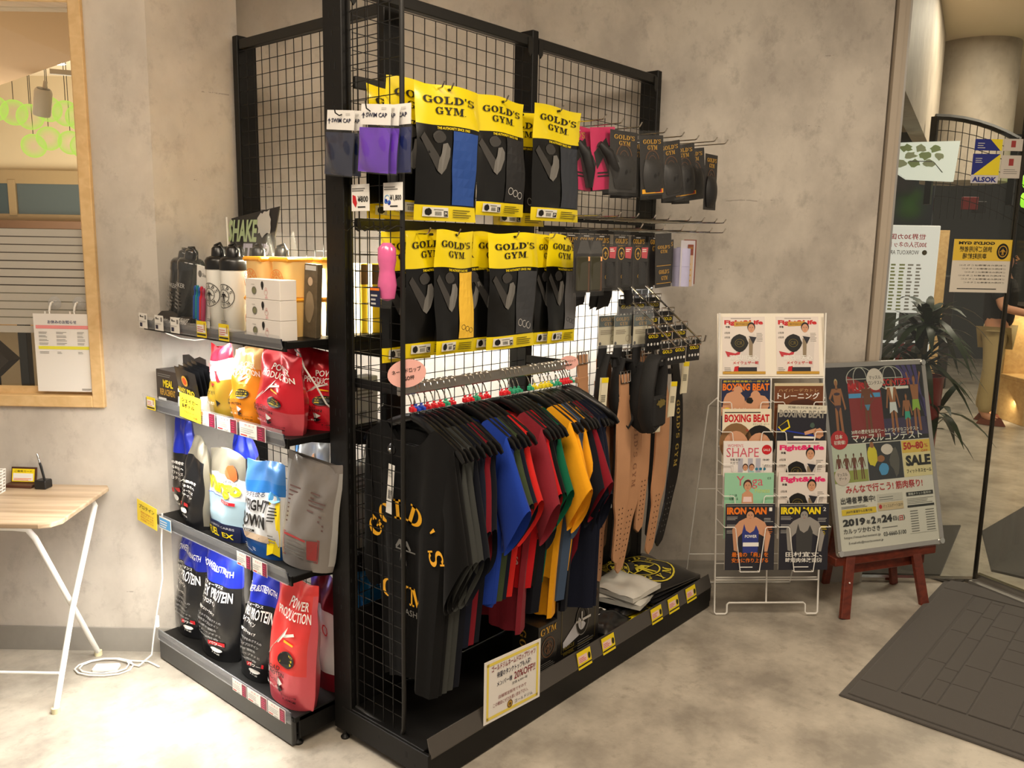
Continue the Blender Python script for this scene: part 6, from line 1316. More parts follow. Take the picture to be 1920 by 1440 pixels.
# ================================================================ magazine rack
def fig(pr, cx, y0, h, skin, wear, layer=2, top=None, arms='down', hair=None, flip=1):
    """small printed figure standing at y0, height h"""
    q = lambda pts, m, l=layer: pr.poly([(cx + flip * x * h, y0 + y * h) for x, y in pts], m, l)
    q([(-.09, .50), (-.01, .50), (-.03, .02), (-.10, .02)], skin); q([(.01, .50), (.09, .50), (.12, .02), (.05, .02)], skin)
    q([(-.14, .82), (.14, .82), (.085, .52), (-.085, .52)], top or skin)
    q([(-.10, .56), (.10, .56), (.13, .36), (.01, .42), (-.13, .36)] if wear[1] else [(-.09, .54), (.09, .54), (.02, .44), (-.02, .44)], wear[0], layer + 1)
    if arms == 'up': q([(-.14, .82), (-.10, .76), (-.20, 1.05), (-.24, 1.02)], skin); q([(.14, .82), (.10, .76), (.20, 1.05), (.24, 1.02)], skin)
    elif arms == 'hip': q([(-.14, .82), (-.12, .74), (-.20, .64), (-.25, .66)], skin); q([(-.25, .66), (-.20, .62), (-.09, .54), (-.10, .58)], skin); q([(.14, .82), (.11, .74), (.2, .45), (.24, .48)], skin)
    else: q([(-.14, .82), (-.11, .74), (-.19, .45), (-.23, .47)], skin); q([(.14, .82), (.11, .74), (.19, .45), (.23, .47)], skin)
    q([(-.03, .86), (.03, .86), (.03, .80), (-.03, .80)], skin)
    pr.disc(cx, y0 + .92 * h, .052 * h, hair or BR_, layer, ry=.066 * h, n=12); pr.disc(cx, y0 + .905 * h, .043 * h, skin, layer + 1, ry=.055 * h, n=12)
def face(pr, cx, cy, r, skin, hairm, layer=2, yell=False):
    pr.disc(cx, cy + r * .25, r * .92, hairm, layer, ry=r * 1.12, n=20); pr.disc(cx, cy - r * .05, r * .74, skin, layer + 1, ry=r * .98, n=20)
    for s in (-1, 1): pr.disc(cx + s * r * .28, cy + r * .08, r * .11, K_, layer + 2, ry=r * .05, n=8); pr.rect(cx + s * r * .28 - r * .16, cy + r * .22, cx + s * r * .28 + r * .16, cy + r * .28, hairm, layer + 2)
    pr.poly([(cx - r * .07, cy - r * .22), (cx + r * .07, cy - r * .22), (cx, cy + r * .08)], P('print_nose', 176, 122, 92), layer + 2); pr.rect(cx - r * .2, cy - r * .5, cx + r * .2, cy - r * .42, P('print_lip', 170, 80, 74), layer + 2)
CRM_ = P('cover_cream', 232, 222, 196); DKC_ = P('cover_dark', 34, 34, 44); TANC_ = P('print_tan', 196, 172, 146)
def cv_fight(pr, w, h, mag=True, full=False):
    pr.rect(0, 0, w, h, P('cover_paper', 226, 216, 208), 0)
    pr.lines(w * .2, h * .965, w * .9, h * .98, 1, K_, 2, .5); pr.text('Fight&Life', w * .05, h * .84, w * .96, h * .94, PK_ if mag else R_, 2, bold=.05)
    pr.text('特集', w * .08, h * .80, w * .18, h * .84, K_, 3, bold=.02)
    if not mag: pr.poly([(w * .28, h * .83), (w * .68, h * .84), (w * .68, h * .92), (w * .28, h * .91)], GD_, 4); pr.text('創刊記念', w * .32, h * .85, w * .62, h * .89, BR_, 5)
    pr.poly([(w * .42, h * .12), (w * .86, h * .10), (w * .90, h * .55), (w * .74, h * .70), (w * .60, h * .66), (w * .44, h * .52)], P('jacket_white', 214, 206, 200), 3); pr.poly([(w * .62, h * .66), (w * .80, h * .64), (w * .72, h * .52)], DKC_, 5); pr.poly([(w * .62, h * .62), (w * .72, h * .62), (w * .70, h * .30), (w * .62, h * .3)], P('print_taupe', 140, 124, 100), 4)
    face(pr, w * .68, h * .80, h * .075, SK_, K_, 5)
    blob(pr, w * .40, h * .54, w * .20, h * .155, K_, 6, 2, 16, .12); pr.ring(w * .40, h * .54, w * .11, w * .012, P('dull_gold', 110, 96, 40), 8, ry=h * .07); pr.text('CR', w * .33, h * .51, w * .47, h * .57, P('dull_gold', 110, 96, 40), 8)
    pr.poly([(w * .06, h * .40), (w * .30, h * .36), (w * .44, h * .42), (w * .40, h * .34), (w * .12, h * .30)], P('sleeve_red', 190, 50, 60), 5)
    pr.text('那須川天心', w * .16, h * .24, w * .84, h * .33, W_, 9, bold=.05); pr.text('メイウェザー戦', w * .24, h * .17, w * .84, h * .225, R_, 9, bold=.02); pr.rect(w * .36, h * .0, w * .80, h * .12, DKC_, 5); pr.poly([(w * .24, 0), (w * .36, 0), (w * .38, h * .14), (w * .28, h * .13)], R_, 5)
    for z in (.70, .62): pr.text('必見記事', w * .05, h * z, w * .18, h * (z + .035), K_, 3); pr.lines(w * .80, h * (z - .05), w * .95, h * (z + .03), 3, GR_, 3, .3)
    pr.lines(w * .04, h * .05, w * .2, h * .13, 3, GR_, 3, .35)
def cv_box1(pr, w, h):
    pr.rect(0, 0, w, h, P('cover_navy', 30, 40, 74), 0); pr.text('最新情報満載の一冊です', w * .03, h * .955, w * .97, h * .985, Y_, 2); pr.text('BOXING BEAT', w * .02, h * .83, w * .98, h * .94, OR_, 2, bold=.04)
    blob(pr, w * .26, h * .66, w * .24, h * .17, SK_, 3, 4); blob(pr, w * .72, h * .60, w * .26, h * .17, SK_, 3, 5); blob(pr, w * .70, h * .75, w * .10, h * .08, SK_, 4, 6); blob(pr, w * .34, h * .84, w * .09, h * .06, SK_, 4, 3); blob(pr, w * .58, h * .68, w * .07, h * .05, K_, 5, 2); pr.poly([(0, h * .45), (w * .5, h * .52), (w * .6, h * .6), (w * .5, h * .62), (0, h * .58)], SK_, 4)
    pr.disc(w * .12, h * .50, w * .10, Y_, 6); pr.text('こんじょ', w * .25, h * .52, w * .6, h * .57, W_, 6); pr.text('AAA総力特集', w * .3, h * .46, w * .95, h * .51, Y_, 6, bold=.02)
def cv_box2(pr, w, h):
    pr.rect(0, 0, w, h, CRM_, 0); pr.lines(w * .04, h * .94, w * .95, h * .965, 1, K_, 2, .6); pr.text('BOXING BEAT', w * .04, h * .80, w * .96, h * .92, R_, 2, bold=.04); pr.text('ボクシング・ビート', w * .62, h * .755, w * .96, h * .785, K_, 2)
    face(pr, w * .28, h * .42, h * .27, SK_, P('hair_brown', 130, 96, 60), 3); face(pr, w * .76, h * .40, h * .26, SK_, K_, 3); pr.text('井', w * .48, h * .66, w * .54, h * .70, R_, 6)
def cv_box3(pr, w, h):
    pr.rect(0, 0, w, h, DKC_, 0); pr.rect(0, h * .88, w, h, P('cover_pale', 214, 208, 190), 1); pr.text('究極の対決を見よ!', w * .2, h * .945, w * .9, h * .98, K_, 2); pr.text('BOXING BEAT', w * .03, h * .81, w * .97, h * .925, P('logo_grey', 150, 146, 136), 3, bold=.04)
    pr.poly([(w * .02, h * .66), (w * .22, h * .78), (w * .27, h * .66), (w * .12, h * .58)], Y_, 4); pr.poly([(w * .04, h * .67), (w * .2, h * .76), (w * .24, h * .67), (w * .1, h * .61)], DKC_, 5)
    blob(pr, w * .86, h * .58, w * .1, h * .08, SK_, 4, 3); pr.poly([(w * .56, h * .60), (w * .8, h * .66), (w * .8, h * .6), (w * .58, h * .55)], SK_, 4); blob(pr, w * .72, h * .70, w * .05, h * .04, P('glove_green', 70, 90, 80), 5, 4); pr.rect(w * .35, h * .50, w * .8, h * .53, W_, 3); pr.poly([(0, h * .62), (w * .9, h * .52), (w * .9, h * .54), (0, h * .64)], B_, 2)
def cv_tr(pr, w, h):
    pr.rect(0, 0, w, h, P('cover_brown', 110, 62, 34), 0); pr.rect(0, h * .96, w, h, P('page_edge', 210, 196, 160), 1); pr.text('ハイパーデカトレ', w * .08, h * .87, w * .9, h * .92, P('tan_ink', 206, 170, 120), 2); pr.text('トレーニング', w * .06, h * .76, w * .92, h * .86, W_, 3, bold=.03); blob(pr, w * .6, h * .66, w * .35, h * .1, P('cover_umber', 70, 34, 18), 1, 4)
def cv_shape(pr, w, h):
    pr.rect(0, 0, w, h, P('cover_white', 230, 224, 220), 0); pr.text("WOMEN'S", w * .08, h * .91, w * .4, h * .955, P('rose_ink', 206, 90, 110), 2); pr.text('SHAPE', w * .06, h * .76, w * .72, h * .90, P('rose_ink', 206, 90, 110), 2); pr.disc(w * .88, h * .87, w * .10, R_, 3); pr.text('SALE', w * .81, h * .85, w * .95, h * .885, W_, 4)
    for a in (.30, .50, .66): pr.rect(w * a, h * .40, w * (a + .1), h * .74, P('curtain', 176, 176, 190), 1)
    for a in (.45, .58): face(pr, w * a, h * .60, h * .045, SK_, P('hair_dark_brown', 70, 44, 34), 4); pr.poly([(w * (a - .07), h * .40), (w * (a + .07), h * .40), (w * (a + .05), h * .55), (w * (a - .05), h * .55)], W_ if a < .5 else P('pale_teal', 150, 200, 200), 3)
    pr.text('特集:背中', w * .14, h * .70, w * .34, h * .74, K_, 3); pr.text('ヨガで', w * .14, h * .65, w * .3, h * .69, K_, 3); pr.text('体幹', w * .8, h * .70, w * .94, h * .735, K_, 3); pr.text('美ボディ', w * .8, h * .62, w * .96, h * .65, K_, 3)
    for a in (.68, .76, .84): pr.disc(w * a, h * .58, w * .03, P('teal_ink', 40, 120, 150), 3, n=10)
def cv_yoga(pr, w, h):
    pr.rect(0, 0, w, h, PG_, 0); pr.text('Yoga', w * .24, h * .76, w * .78, h * .95, P('rose_ink', 206, 90, 110), 2); pr.text('Fitness', w * .62, h * .70, w * .92, h * .77, P('lime_ink', 200, 214, 110), 3); pr.text('03', w * .87, h * .90, w * .94, h * .935, K_, 2)
    face(pr, w * .47, h * .80, h * .07, SK_, P('hair_dark_brown', 70, 44, 34), 4); pr.poly([(w * .34, h * .40), (w * .60, h * .40), (w * .58, h * .68), (w * .50, h * .73), (w * .44, h * .73), (w * .36, h * .68)], SK_, 3); pr.poly([(w * .38, h * .56), (w * .56, h * .56), (w * .55, h * .64), (w * .39, h * .64)], P('top_pink', 236, 210, 206), 5); pr.text('心と体', w * .10, h * .64, w * .26, h * .68, K_, 3); pr.text('を整える', w * .10, h * .59, w * .28, h * .63, K_, 3)
def cv_iron(n, c, sk, top):
    def f(pr, w, h):
        pr.rect(0, 0, w, h, DKC_, 0); pr.lines(w * .02, h * .965, w * .98, h * .99, 1, GR_, 2, .5); pr.text('IRON MAN', w * .03, h * .84, w * .83, h * .95, c, 2, bold=.05); pr.text(n, w * .88, h * .89, w * .94, h * .945, W_, 3); 
        pr.poly([(w * .18, h * .30), (w * .14, h * .62), (w * .28, h * .74), (w * .44, h * .80), (w * .62, h * .80), (w * .80, h * .72), (w * .92, h * .52), (w * .86, h * .28), (w * .80, h * .28), (w * .80, h * .50), (w * .66, h * .56), (w * .62, h * .30), (w * .38, h * .30), (w * .34, h * .56), (w * .26, h * .5), (w * .25, h * .28)], sk, 4)
        pr.poly([(w * .36, h * .26), (w * .66, h * .26), (w * .68, h * .58), (w * .62, h * .68), (w * .58, h * .60), (w * .50, h * .56), (w * .42, h * .60), (w * .38, h * .70), (w * .34, h * .56)], top, 5)
        face(pr, w * .50, h * .82, h * .075, sk, K_, 6)
        if n == '1': pr.rect(w * .36, h * .36, w * .68, h * .42, W_, 7, 2, 1); pr.text('POWER', w * .40, h * .49, w * .64, h * .535, W_, 7, bold=.02)
        a = ('最強の「肩」を', '安全に作り上げる') if n == '1' else ('田村宜丈、', '時短肉体改造術')
        pr.text(a[0], w * .14, h * .20, w * .88, h * .275, OR_ if n == '1' else W_, 8, bold=.04); pr.text(a[1], w * .14, h * .115, w * .88, h * .185, OR_ if n == '1' else W_, 8, bold=.04)
        for z in (.76, .64, .56): pr.lines(w * .03, h * z, w * .26, h * (z + .06), 3, LG_, 3, .3); pr.lines(w * .78, h * (z - .03), w * .97, h * (z + .04), 3, c if z < .7 else LG_, 3, .3)
        pr.lines(w * .3, h * .04, w * .7, h * .07, 1, W_, 8)
    return f
RK = uvM(.945, 3.622, 0, .015) @ Matrix.Rotation(-.018, 4, 'Y') @ Matrix.Rotation(-.083, 4, 'X')
t = thing('magazine_rack', 'white wire magazine rack with two columns of pockets by the concrete wall', 'magazine rack', M=RK)
Wd_ = .475
mb = MB(); mb.tube([(0, 0, 1.38), (0, 0, .014), (.008, 0, .006), (.05, 0, .006), (.058, 0, .014), (.058, 0, .050), (.066, 0, .058), (Wd_ - .066, 0, .058), (Wd_ - .058, 0, .050), (Wd_ - .058, 0, .014), (Wd_ - .05, 0, .006), (Wd_ - .008, 0, .006), (Wd_, 0, .014), (Wd_, 0, 1.38)], .0042, 8); mb.build('frame', M_WHITEM, t, smooth=True)
mb = MB(); mb.tube([(.237, 0, .058), (.237, 0, 1.09)], .0036, 8); mb.build('centre_post', M_WHITEM, t, smooth=True)
for z, y in ((.165, 0), (.172, .012), (1.09, 0)):
    mb = MB(); mb.tube([(0, y, z), (Wd_, y, z)], .0036, 8); mb.build('cross_bar', M_WHITEM, t, smooth=True)
mb = MB(); mb.tube([(-.004, .0, 1.0), (-.03, .05, .96), (-.055, .36, .04), (-.05, .37, .035), (Wd_ + .0, .37, .035), (Wd_ + .03, .05, .96), (Wd_ + .004, 0, 1.0)], .0034, 8); mb.tube([(-.04, .18, .55), (Wd_ + .01, .18, .55)], .0025, 6); mb.tube([(-.05, .30, .2), (Wd_, .30, .2)], .0025, 6); mb.build('rear_stand', M_WHITEM, t, smooth=True)
HD = RK @ Matrix.Translation((-.004, .0, 1.095)) @ Matrix.Rotation(-.12, 4, 'X')
mb = MB(); mb.cbox(0, .483, -.004, .006, 0, .285, .002); o = mb.build('header_board', P('board_cream', 238, 230, 214), t); o.matrix_local = RK.inverted() @ HD
for i, x in enumerate((.022, .264)):
    q = thing('cover_poster', 'small magazine cover poster on the rack header, ' + ('nearer the striped gym rack' if i == 0 else 'nearer the framed easel poster'), 'poster', M=HD @ Matrix.Translation((x, -.0045, .012)))
    mb = MB(); mb.box(0, .192, -.0008, 0, 0, .258); mb.build('paper', P('cover_paper', 226, 216, 208), q)
    pr = Print(lambda u, v, k: Vector((u, -.0009 - .0002 * k, v))); cv_fight(pr, .192, .258, mag=False); pr.rect(0, 0, .192, .012, GD_, 9); pr.build('print', q)
mg = [
 (0, 0, cv_box1, 'magazine with orange title and two fighters, top of the first column', .0),
 (0, 1, cv_tr, 'brown training book with white characters, top of the second column', .0),
 (1, 0, cv_box2, 'cream magazine with a red title over two close faces', .0),
 (1, 1, cv_box3, 'dark boxing magazine with a grey title, tilted in its pocket', .03),
 (2, 0, cv_shape, 'white magazine with a thin rose title and a red badge', .0),
 (2, 1, cv_fight, 'white magazine with a pink title below the tilted dark one', .0),
 (3, 0, cv_yoga, 'mint green yoga magazine with a woman with joined hands', .0),
 (3, 1, cv_fight, 'white magazine with a pink title just above the grey toned bodybuilder', .0),
 (4, 0, cv_iron('1', OR_, SK_, P('vest_blue', 44, 56, 130)), 'dark magazine with orange title and a man in a blue vest, bottom pocket', .0),
 (4, 1, cv_iron('2', Y_, P('mono_skin', 150, 146, 140), P('mono_dark', 60, 60, 60)), 'dark magazine with yellow title and a grey toned bodybuilder, bottom pocket', .0)]
tops = (1.085, .955, .815, .678, .545)
for (r_, c_, fn, lb, rt) in mg:
    x = .010 + .238 * c_; zt = tops[r_] + (.02 if (r_, c_) == (1, 1) else -.018 if (r_, c_) == (0, 1) else 0); h = .297; w_ = .218; yy = -.018 - .026 * r_
    q = thing('magazine', lb, 'magazine', M=RK @ Matrix.Translation((x, yy, zt - h)) @ Matrix.Rotation(rt, 4, 'Y'), group='magazines in the wire rack')
    mb = MB(); mb.cbox(0, w_, 0, .008, 0, h, .001); mb.build('pages', P('page_white', 224, 218, 204), q)
    pr = Print(lambda u, v, k: Vector((u, -.0006 - .00025 * k, v))); fn(pr, w_, h); pr.build('cover', q)
    # wire pocket
    z0_ = tops[r_] - .297; y_ = yy - .014
    mb = MB()
    for sx, xx in ((1, x - .006), (-1, x + w_ + .004)):
        mb.tube([(xx, .0, z0_ + .20), (xx, y_, z0_ + .196), (xx + sx * .042, y_, z0_ + .196), (xx + sx * .048, y_, z0_ + .19), (xx + sx * .072, y_, z0_ - .004), (xx + sx * .072, .0, z0_ - .006)], .0021, 6)
    mb.tube([(x - .006, 0, z0_ - .006), (x + w_ + .004, 0, z0_ - .006)], .0021, 6); mb.tube([(x + .066, y_, z0_ - .004), (x + w_ - .068, y_, z0_ - .004)], .0021, 6)
    mb.build('wire_pocket', M_WHITEM, t, smooth=True)

# ================================================================ framed poster on a wooden easel
M_RW = wood('red_brown_wood', (92, 36, 22), (120, 50, 32), 1.5, .4)
t = thing('easel', 'red brown wooden easel standing on splayed legs', 'easel', UV(1.70, 3.80, 0))
o0 = UV(1.70, 3.80, 0)
def leg(a, b, w_=.036, d_=.02):
    a = a - o0; b = b - o0; mb = MB(); z = (b - a).normalized(); x = Vector((cos(.353 + UANG), sin(.353 + UANG), 0)); x = (x - z * x.dot(z)).normalized(); y = z.cross(x)
    M = Matrix(((x.x, y.x, z.x, a.x), (x.y, y.y, z.y, a.y), (x.z, y.z, z.z, a.z), (0, 0, 0, 1)))
    mb.cbox(-w_ / 2, w_ / 2, -d_ / 2, d_ / 2, 0, (b - a).length, .002, M=M); return mb.build('leg', M_RW, t)
leg(UV(1.535, 3.605, 0), UV(1.675, 3.93, 1.0), .05); leg(UV(1.985, 3.785, 0), UV(1.82, 3.99, 1.0), .05)
leg(UV(1.60, 4.02, 0), UV(1.70, 4.0, 1.0), .04); leg(UV(1.95, 4.03, 0), UV(1.81, 4.04, 1.0), .04)
EB = uvM(1.497, 3.652, .272, .353)
mb = MB(); mb.cbox(.0, .60, .005, .085, -.045, -.005, .003, M=Matrix.Translation(-o0) @ EB); mb.cbox(.10, .56, .03, .055, -.10, -.05, .003, M=Matrix.Translation(-o0) @ EB); mb.build('ledge', M_RW, t)
mb = MB(); mb.tube([UV(1.56, 3.64, .16) - o0, UV(1.60, 3.75, .10) - o0, UV(1.66, 3.85, .085) - o0, UV(1.70, 3.95, .14) - o0, UV(1.72, 4.0, .2) - o0], .004, 6); mb.build('chain', M_STEEL, t, smooth=True)
BD = EB @ Matrix.Rotation(-.254, 4, 'X')
t = thing('framed_poster', 'large event poster in a silver snap frame on the wooden easel', 'poster', M=BD)
fw, fh = .64, .90
mb = MB(); fr = .026
n = 6
def rr_(x0, z0, x1, z1, r, k=5):
    o = []
    for cx, cz, a0 in ((x1 - r, z0 + r, -90), (x1 - r, z1 - r, 0), (x0 + r, z1 - r, 90), (x0 + r, z0 + r, 180)):
        for i in range(k + 1): a = radians(a0 + 90 * i / k); o.append((cx + r * cos(a), cz + r * sin(a)))
    return o
A = rr_(0, 0, fw, fh, .022); Bi = rr_(fr, fr, fw - fr, fh - fr, .001); n = len(A)
vs = [(x, .004, z) for x, z in A] + [(x * .985 + .0048, -.009, z * .988 + .0054) for x, z in A] + [(x, -.006, z) for x, z in Bi] + [(x, .004, z) for x, z in Bi]
mb.add(vs, [(i + k * n, (i + 1) % n + k * n, (i + 1) % n + (k + 1) * n, i + (k + 1) * n) for k in range(3) for i in range(n)]); mb.build('frame', M_STEEL, t)
for x, z in ((.018, .018), (fw - .018, .018), (.018, fh - .018), (fw - .018, fh - .018)):
    mb = MB(); mb.tube([(x, -.008, z), (x, -.013, z)], .014, 12); mb.build('corner_cap', M_CHROME, t)
mb = MB(); mb.box(fr - .002, fw - fr + .002, -.002, .003, fr - .002, fh - fr + .002); mb.build('paper', P('poster_paper', 236, 230, 224), t)
x0, z0, pw, ph = fr, fr, fw - 2 * fr, fh - 2 * fr
pr = Print(lambda u, v, k: Vector((x0 + u * pw, -.0025 - .00022 * k, z0 + v * ph)))
DK = P('poster_night', 26, 22, 34); SKD = P('poster_skin', 164, 106, 70); SKD2 = P('poster_skin_dark', 116, 66, 44)
pr.rect(0, .575, 1, 1, DK, 1); pr.poly([(.22, .60), (.55, .60), (.55, .86), (.22, .95)], P('poster_wine', 140, 36, 40), 2)
for i in range(5): pr.poly([(.72 + .06 * i, 1), (.76 + .06 * i, 1), (1, .70 - .04 * i + .1), (1, .66 - .04 * i + .1)], P('poster_violet', 70, 58, 120), 2) if .76 + .06 * i < 1 else None
pr.rect(.55, .60, 1, .70, P('poster_plum', 60, 50, 90), 2)
for a in (.35, .65): pr.ring(a, .93, .14, .008, LG_, 3, ry=.068); pr.ring(a, .93, .07, .006, LG_, 3, ry=.068); pr.rect(a - .14, .928, a + .14, .932, LG_, 3)
pr.text('MUSCLE', .22, .86, .54, .91, R_, 4, bold=.04); pr.rect(.22, .825, .54, .85, LB_, 4); pr.text('CONTEST', .56, .885, .86, .925, R_, 4, bold=.04); pr.rect(.60, .865, .84, .88, W_, 4)
for ln in ((.20, .94, .34, .60),): pass
fig(pr, .105, .612, .33, SKD, (P('bikini_dark', 60, 40, 60), 0), 5, arms='hip', hair=P('hair_blonde', 206, 180, 130))
pr.disc(.105, .612 + .33 * .73, .03, P('bikini_dark', 60, 40, 60), 8, ry=.008)
fig(pr, .40, .612, .32, SKD2, (P('bikini_blue', 80, 140, 180), 0), 5, arms='hip', hair=K_, flip=-1)
fig(pr, .66, .612, .32, SKD, (P('shorts_white', 220, 226, 232), 1), 5); pr.poly([(.64, .88), (.66, .80), (.68, .88)], W_, 9)
fig(pr, .90, .615, .33, SKD, (P('shorts_lime', 150, 190, 70), 1), 5, arms='up'); fig(pr, .80, .60, .24, SKD, (P('shorts_teal', 60, 170, 150), 1), 7)
pr.disc(.50, .925, .085, P('bubble', 226, 214, 210), 9, ry=.062); pr.text('マッスル', .44, .925, .56, .945, K_, 10, bold=.01); pr.text('コンテスト', .43, .895, .57, .915, K_, 10, bold=.01)
pr.disc(.085, .60, .085, R_, 9, ry=.052); pr.text('日本', .05, .605, .12, .63, W_, 10, bold=.03); pr.text('初開催!', .03, .575, .14, .598, W_, 10, bold=.03)
pr.text('30年の歴史を誇るワールドワイドなコンテスト', .21, .625, .90, .648, W_, 10, bold=.02); pr.text('マッスルコンテスト', .21, .578, .93, .622, W_, 10, bold=.06)
pr.rect(.0, .365, .34, .570, P('field_sky', 206, 214, 200), 2); pr.rect(0, .365, .34, .43, P('field_grass', 156, 164, 80), 3)
for i in range(4): fig(pr, .06 + .075 * i, .375, .15, SKD2, (P('bikini_wine', 120, 20, 50), 0), 5, arms='hip' if i % 2 else 'down', hair=K_)
pr.disc(.08, .40, .075, P('bubble_pink', 224, 206, 200), 9, ry=.048); pr.text('マッスル', .03, .402, .13, .42, K_, 10, bold=.01); pr.text('ゲート', .045, .38, .12, .398, K_, 10, bold=.01)
pr.rect(.345, .365, .70, .570, P('gym_dark', 50, 50, 58), 2); blob(pr, .40, .50, .05, .06, P('shirt_yellow', 226, 210, 50), 4, 3); blob(pr, .40, .56, .02, .018, SKD, 5, 2); blob(pr, .50, .42, .05, .035, LB_, 4, 5); blob(pr, .48, .48, .04, .02, SKD, 4, 7); blob(pr, .62, .47, .05, .08, P('gym_grey', 96, 92, 90), 3, 9, 12, .6); blob(pr, .55, .53, .06, .03, P('bubble', 226, 214, 210), 6, 2, 16, .05)
pr.rect(.705, .365, 1, .570, P('sale_cream', 240, 226, 176), 2); pr.rect(.705, .50, 1, .570, P('sale_yellow', 236, 200, 90), 3)
pr.text('50~80', .72, .518, .93, .560, R_, 10, bold=.03); pr.text('%', .94, .525, .975, .545, R_, 10); pr.text('OFF', .90, .50, .97, .512, R_, 10); pr.text('SALE', .73, .425, .99, .485, K_, 10, bold=.05); pr.text('フィットネスセール', .73, .385, .99, .408, K_, 10, bold=.02)
pr.text('みんなで行こう! 筋肉祭り!', .10, .305, .88, .350, R_, 10, bold=.05)
pr.text('出場者募集中!', .04, .250, .38, .287, K_, 10, bold=.04); pr.lines(.04, .228, .38, .242, 2, K_, 10, .3); pr.rect(.04, .190, .38, .222, P('strip_yellow', 240, 206, 40), 9); pr.text('JBBF所属選手も出場可能', .08, .197, .34, .214, K_, 10, bold=.01)
pr.rect(.40, .245, .66, .285, P('box_grey', 214, 208, 202), 9); pr.lines(.42, .252, .58, .278, 2, GR_, 10, .3); pr.rect(.40, .195, .66, .238, P('box_tan', 220, 196, 160), 9); pr.disc(.425, .217, .016, R_, 10, ry=.012); pr.text('マッスルゲート2019', .45, .208, .65, .228, K_, 10)
pr.text('2019', .04, .130, .26, .170, K_, 10, bold=.05); pr.text('年', .27, .130, .31, .155, K_, 10, bold=.03); pr.text('2', .32, .130, .365, .170, K_, 10, bold=.05); pr.text('月', .375, .130, .415, .155, K_, 10, bold=.03); pr.text('24', .425, .130, .53, .172, K_, 10, bold=.05); pr.text('日(', .54, .130, .60, .158, K_, 10, bold=.03); pr.text('日', .605, .130, .64, .158, R_, 10, bold=.03); pr.text(')', .645, .130, .66, .160, K_, 10, bold=.03)
pr.text('カルッツかわさき', .04, .090, .40, .118, K_, 10, bold=.03); pr.lines(.42, .10, .66, .108, 1, GR_, 10); pr.text('https://musclecontest.jp', .04, .060, .40, .077, K_, 10); pr.text('03-6660-5100', .43, .055, .66, .078, K_, 10, bold=.01); pr.text('E-mail:info@musclecontest.jp', .08, .030, .42, .046, K_, 10)
pr.rect(.70, .258, .98, .280, K_, 9); pr.text('観戦チケット販売中!', .72, .262, .96, .276, W_, 10); pr.lines(.70, .215, .98, .250, 4, GR_, 9, .25); pr.rect(.70, .195, .98, .207, K_, 9)
for i in range(9): pr.rect(.72, .172 - i * .014, .80, .176 - i * .014, GR_, 9); pr.rect(.88, .172 - i * .014, .97, .176 - i * .014, GR_, 9)
pr.rect(.70, .05, .98, .052, LG_, 9); pr.build('print', t)
mb = MB(); mb.box(fr - .001, fw - fr + .001, -.0058, -.0052, fr - .001, fh - fr + .001); mb.build('cover_sheet', M_GLASS, t)

# ================================================================ entrance mat with carved pattern
M_MAT = mat('charcoal_carpet', (72, 68, 64), .95, noise=.18, nscale=160, bump=.5, bscale=700, sheen=.2)
t = thing('entrance_mat', 'large dark grey entrance mat with a carved brick pattern', 'mat', (3.80, .30, 0))
mb = MB(); mb.cbox(-.76, .78, -1.20, .66, 0, .008, .004); mb.build('backing', M_MAT, t)
mb = MB(); mb.cbox(-.70, -.62, -1.14, .60, .006, .0135, .003); 
mbb = MB()
for a in ((-.735, -.60, -1.175, .635), (.62, .755, -1.175, .635), (-.598, .618, .50, .635), (-.598, .618, -1.175, -1.04)): mbb.cbox(a[0], a[1], a[2], a[3], .006, .0125, .003)
mbb.build('border', M_MAT, t)
R2 = random.Random(5); mbb = MB(); y = -1.03
while y < .48:
    hy = R2.choice((.055, .10, .055, .14)); x = -.59
    while x < .60:
        wx = R2.choice((.12, .2, .28, .36)); x1 = min(x + wx, .61)
        if x1 - x > .03: mbb.cbox(x + .0012, x1 - .0012, y + .003, min(y + hy, .49) - .003, .006, .0125, .0022)
        x = x1
    y += hy
tag(mbb.build('carved_pile', M_MAT, t), kind='stuff')
# ================================================================ glass entrance and what stands beyond it
def box_uv(name, u0, u1, v0, v1, z0, z1, m, parent=None, c=.0, **k):
    mb = MB(); uvbox(mb, u0, u1, v0, v1, z0, z1, c=c); return mb.build(name, m, parent, **k)
mb = MB(); uvbox(mb, 1.722, 1.752, 4.02, 4.10, 0, 3.5); uvbox(mb, 1.756, 1.776, 4.03, 4.09, 0, 3.5); tag(mb.build('trim_1', mat('taupe_door_jamb', (176, 164, 148), .35, noise=.05, nscale=6)), kind='structure')
dr = tag(box_uv('door_1', 1.776, 1.790, 4.04, 4.085, 0, 3.5, M_STEEL), kind='structure')
box_uv('pane', 1.790, 2.378, 4.070, 4.080, .02, 3.5, M_GLASS, dr); box_uv('stile', 2.378, 2.386, 4.060, 4.088, 0, 3.5, mat('dark_aluminium', (70, 66, 60), .3, metal=.8), dr)
box_uv('bottom_rail', 1.790, 2.378, 4.055, 4.092, 0, .022, M_CHROME, dr)
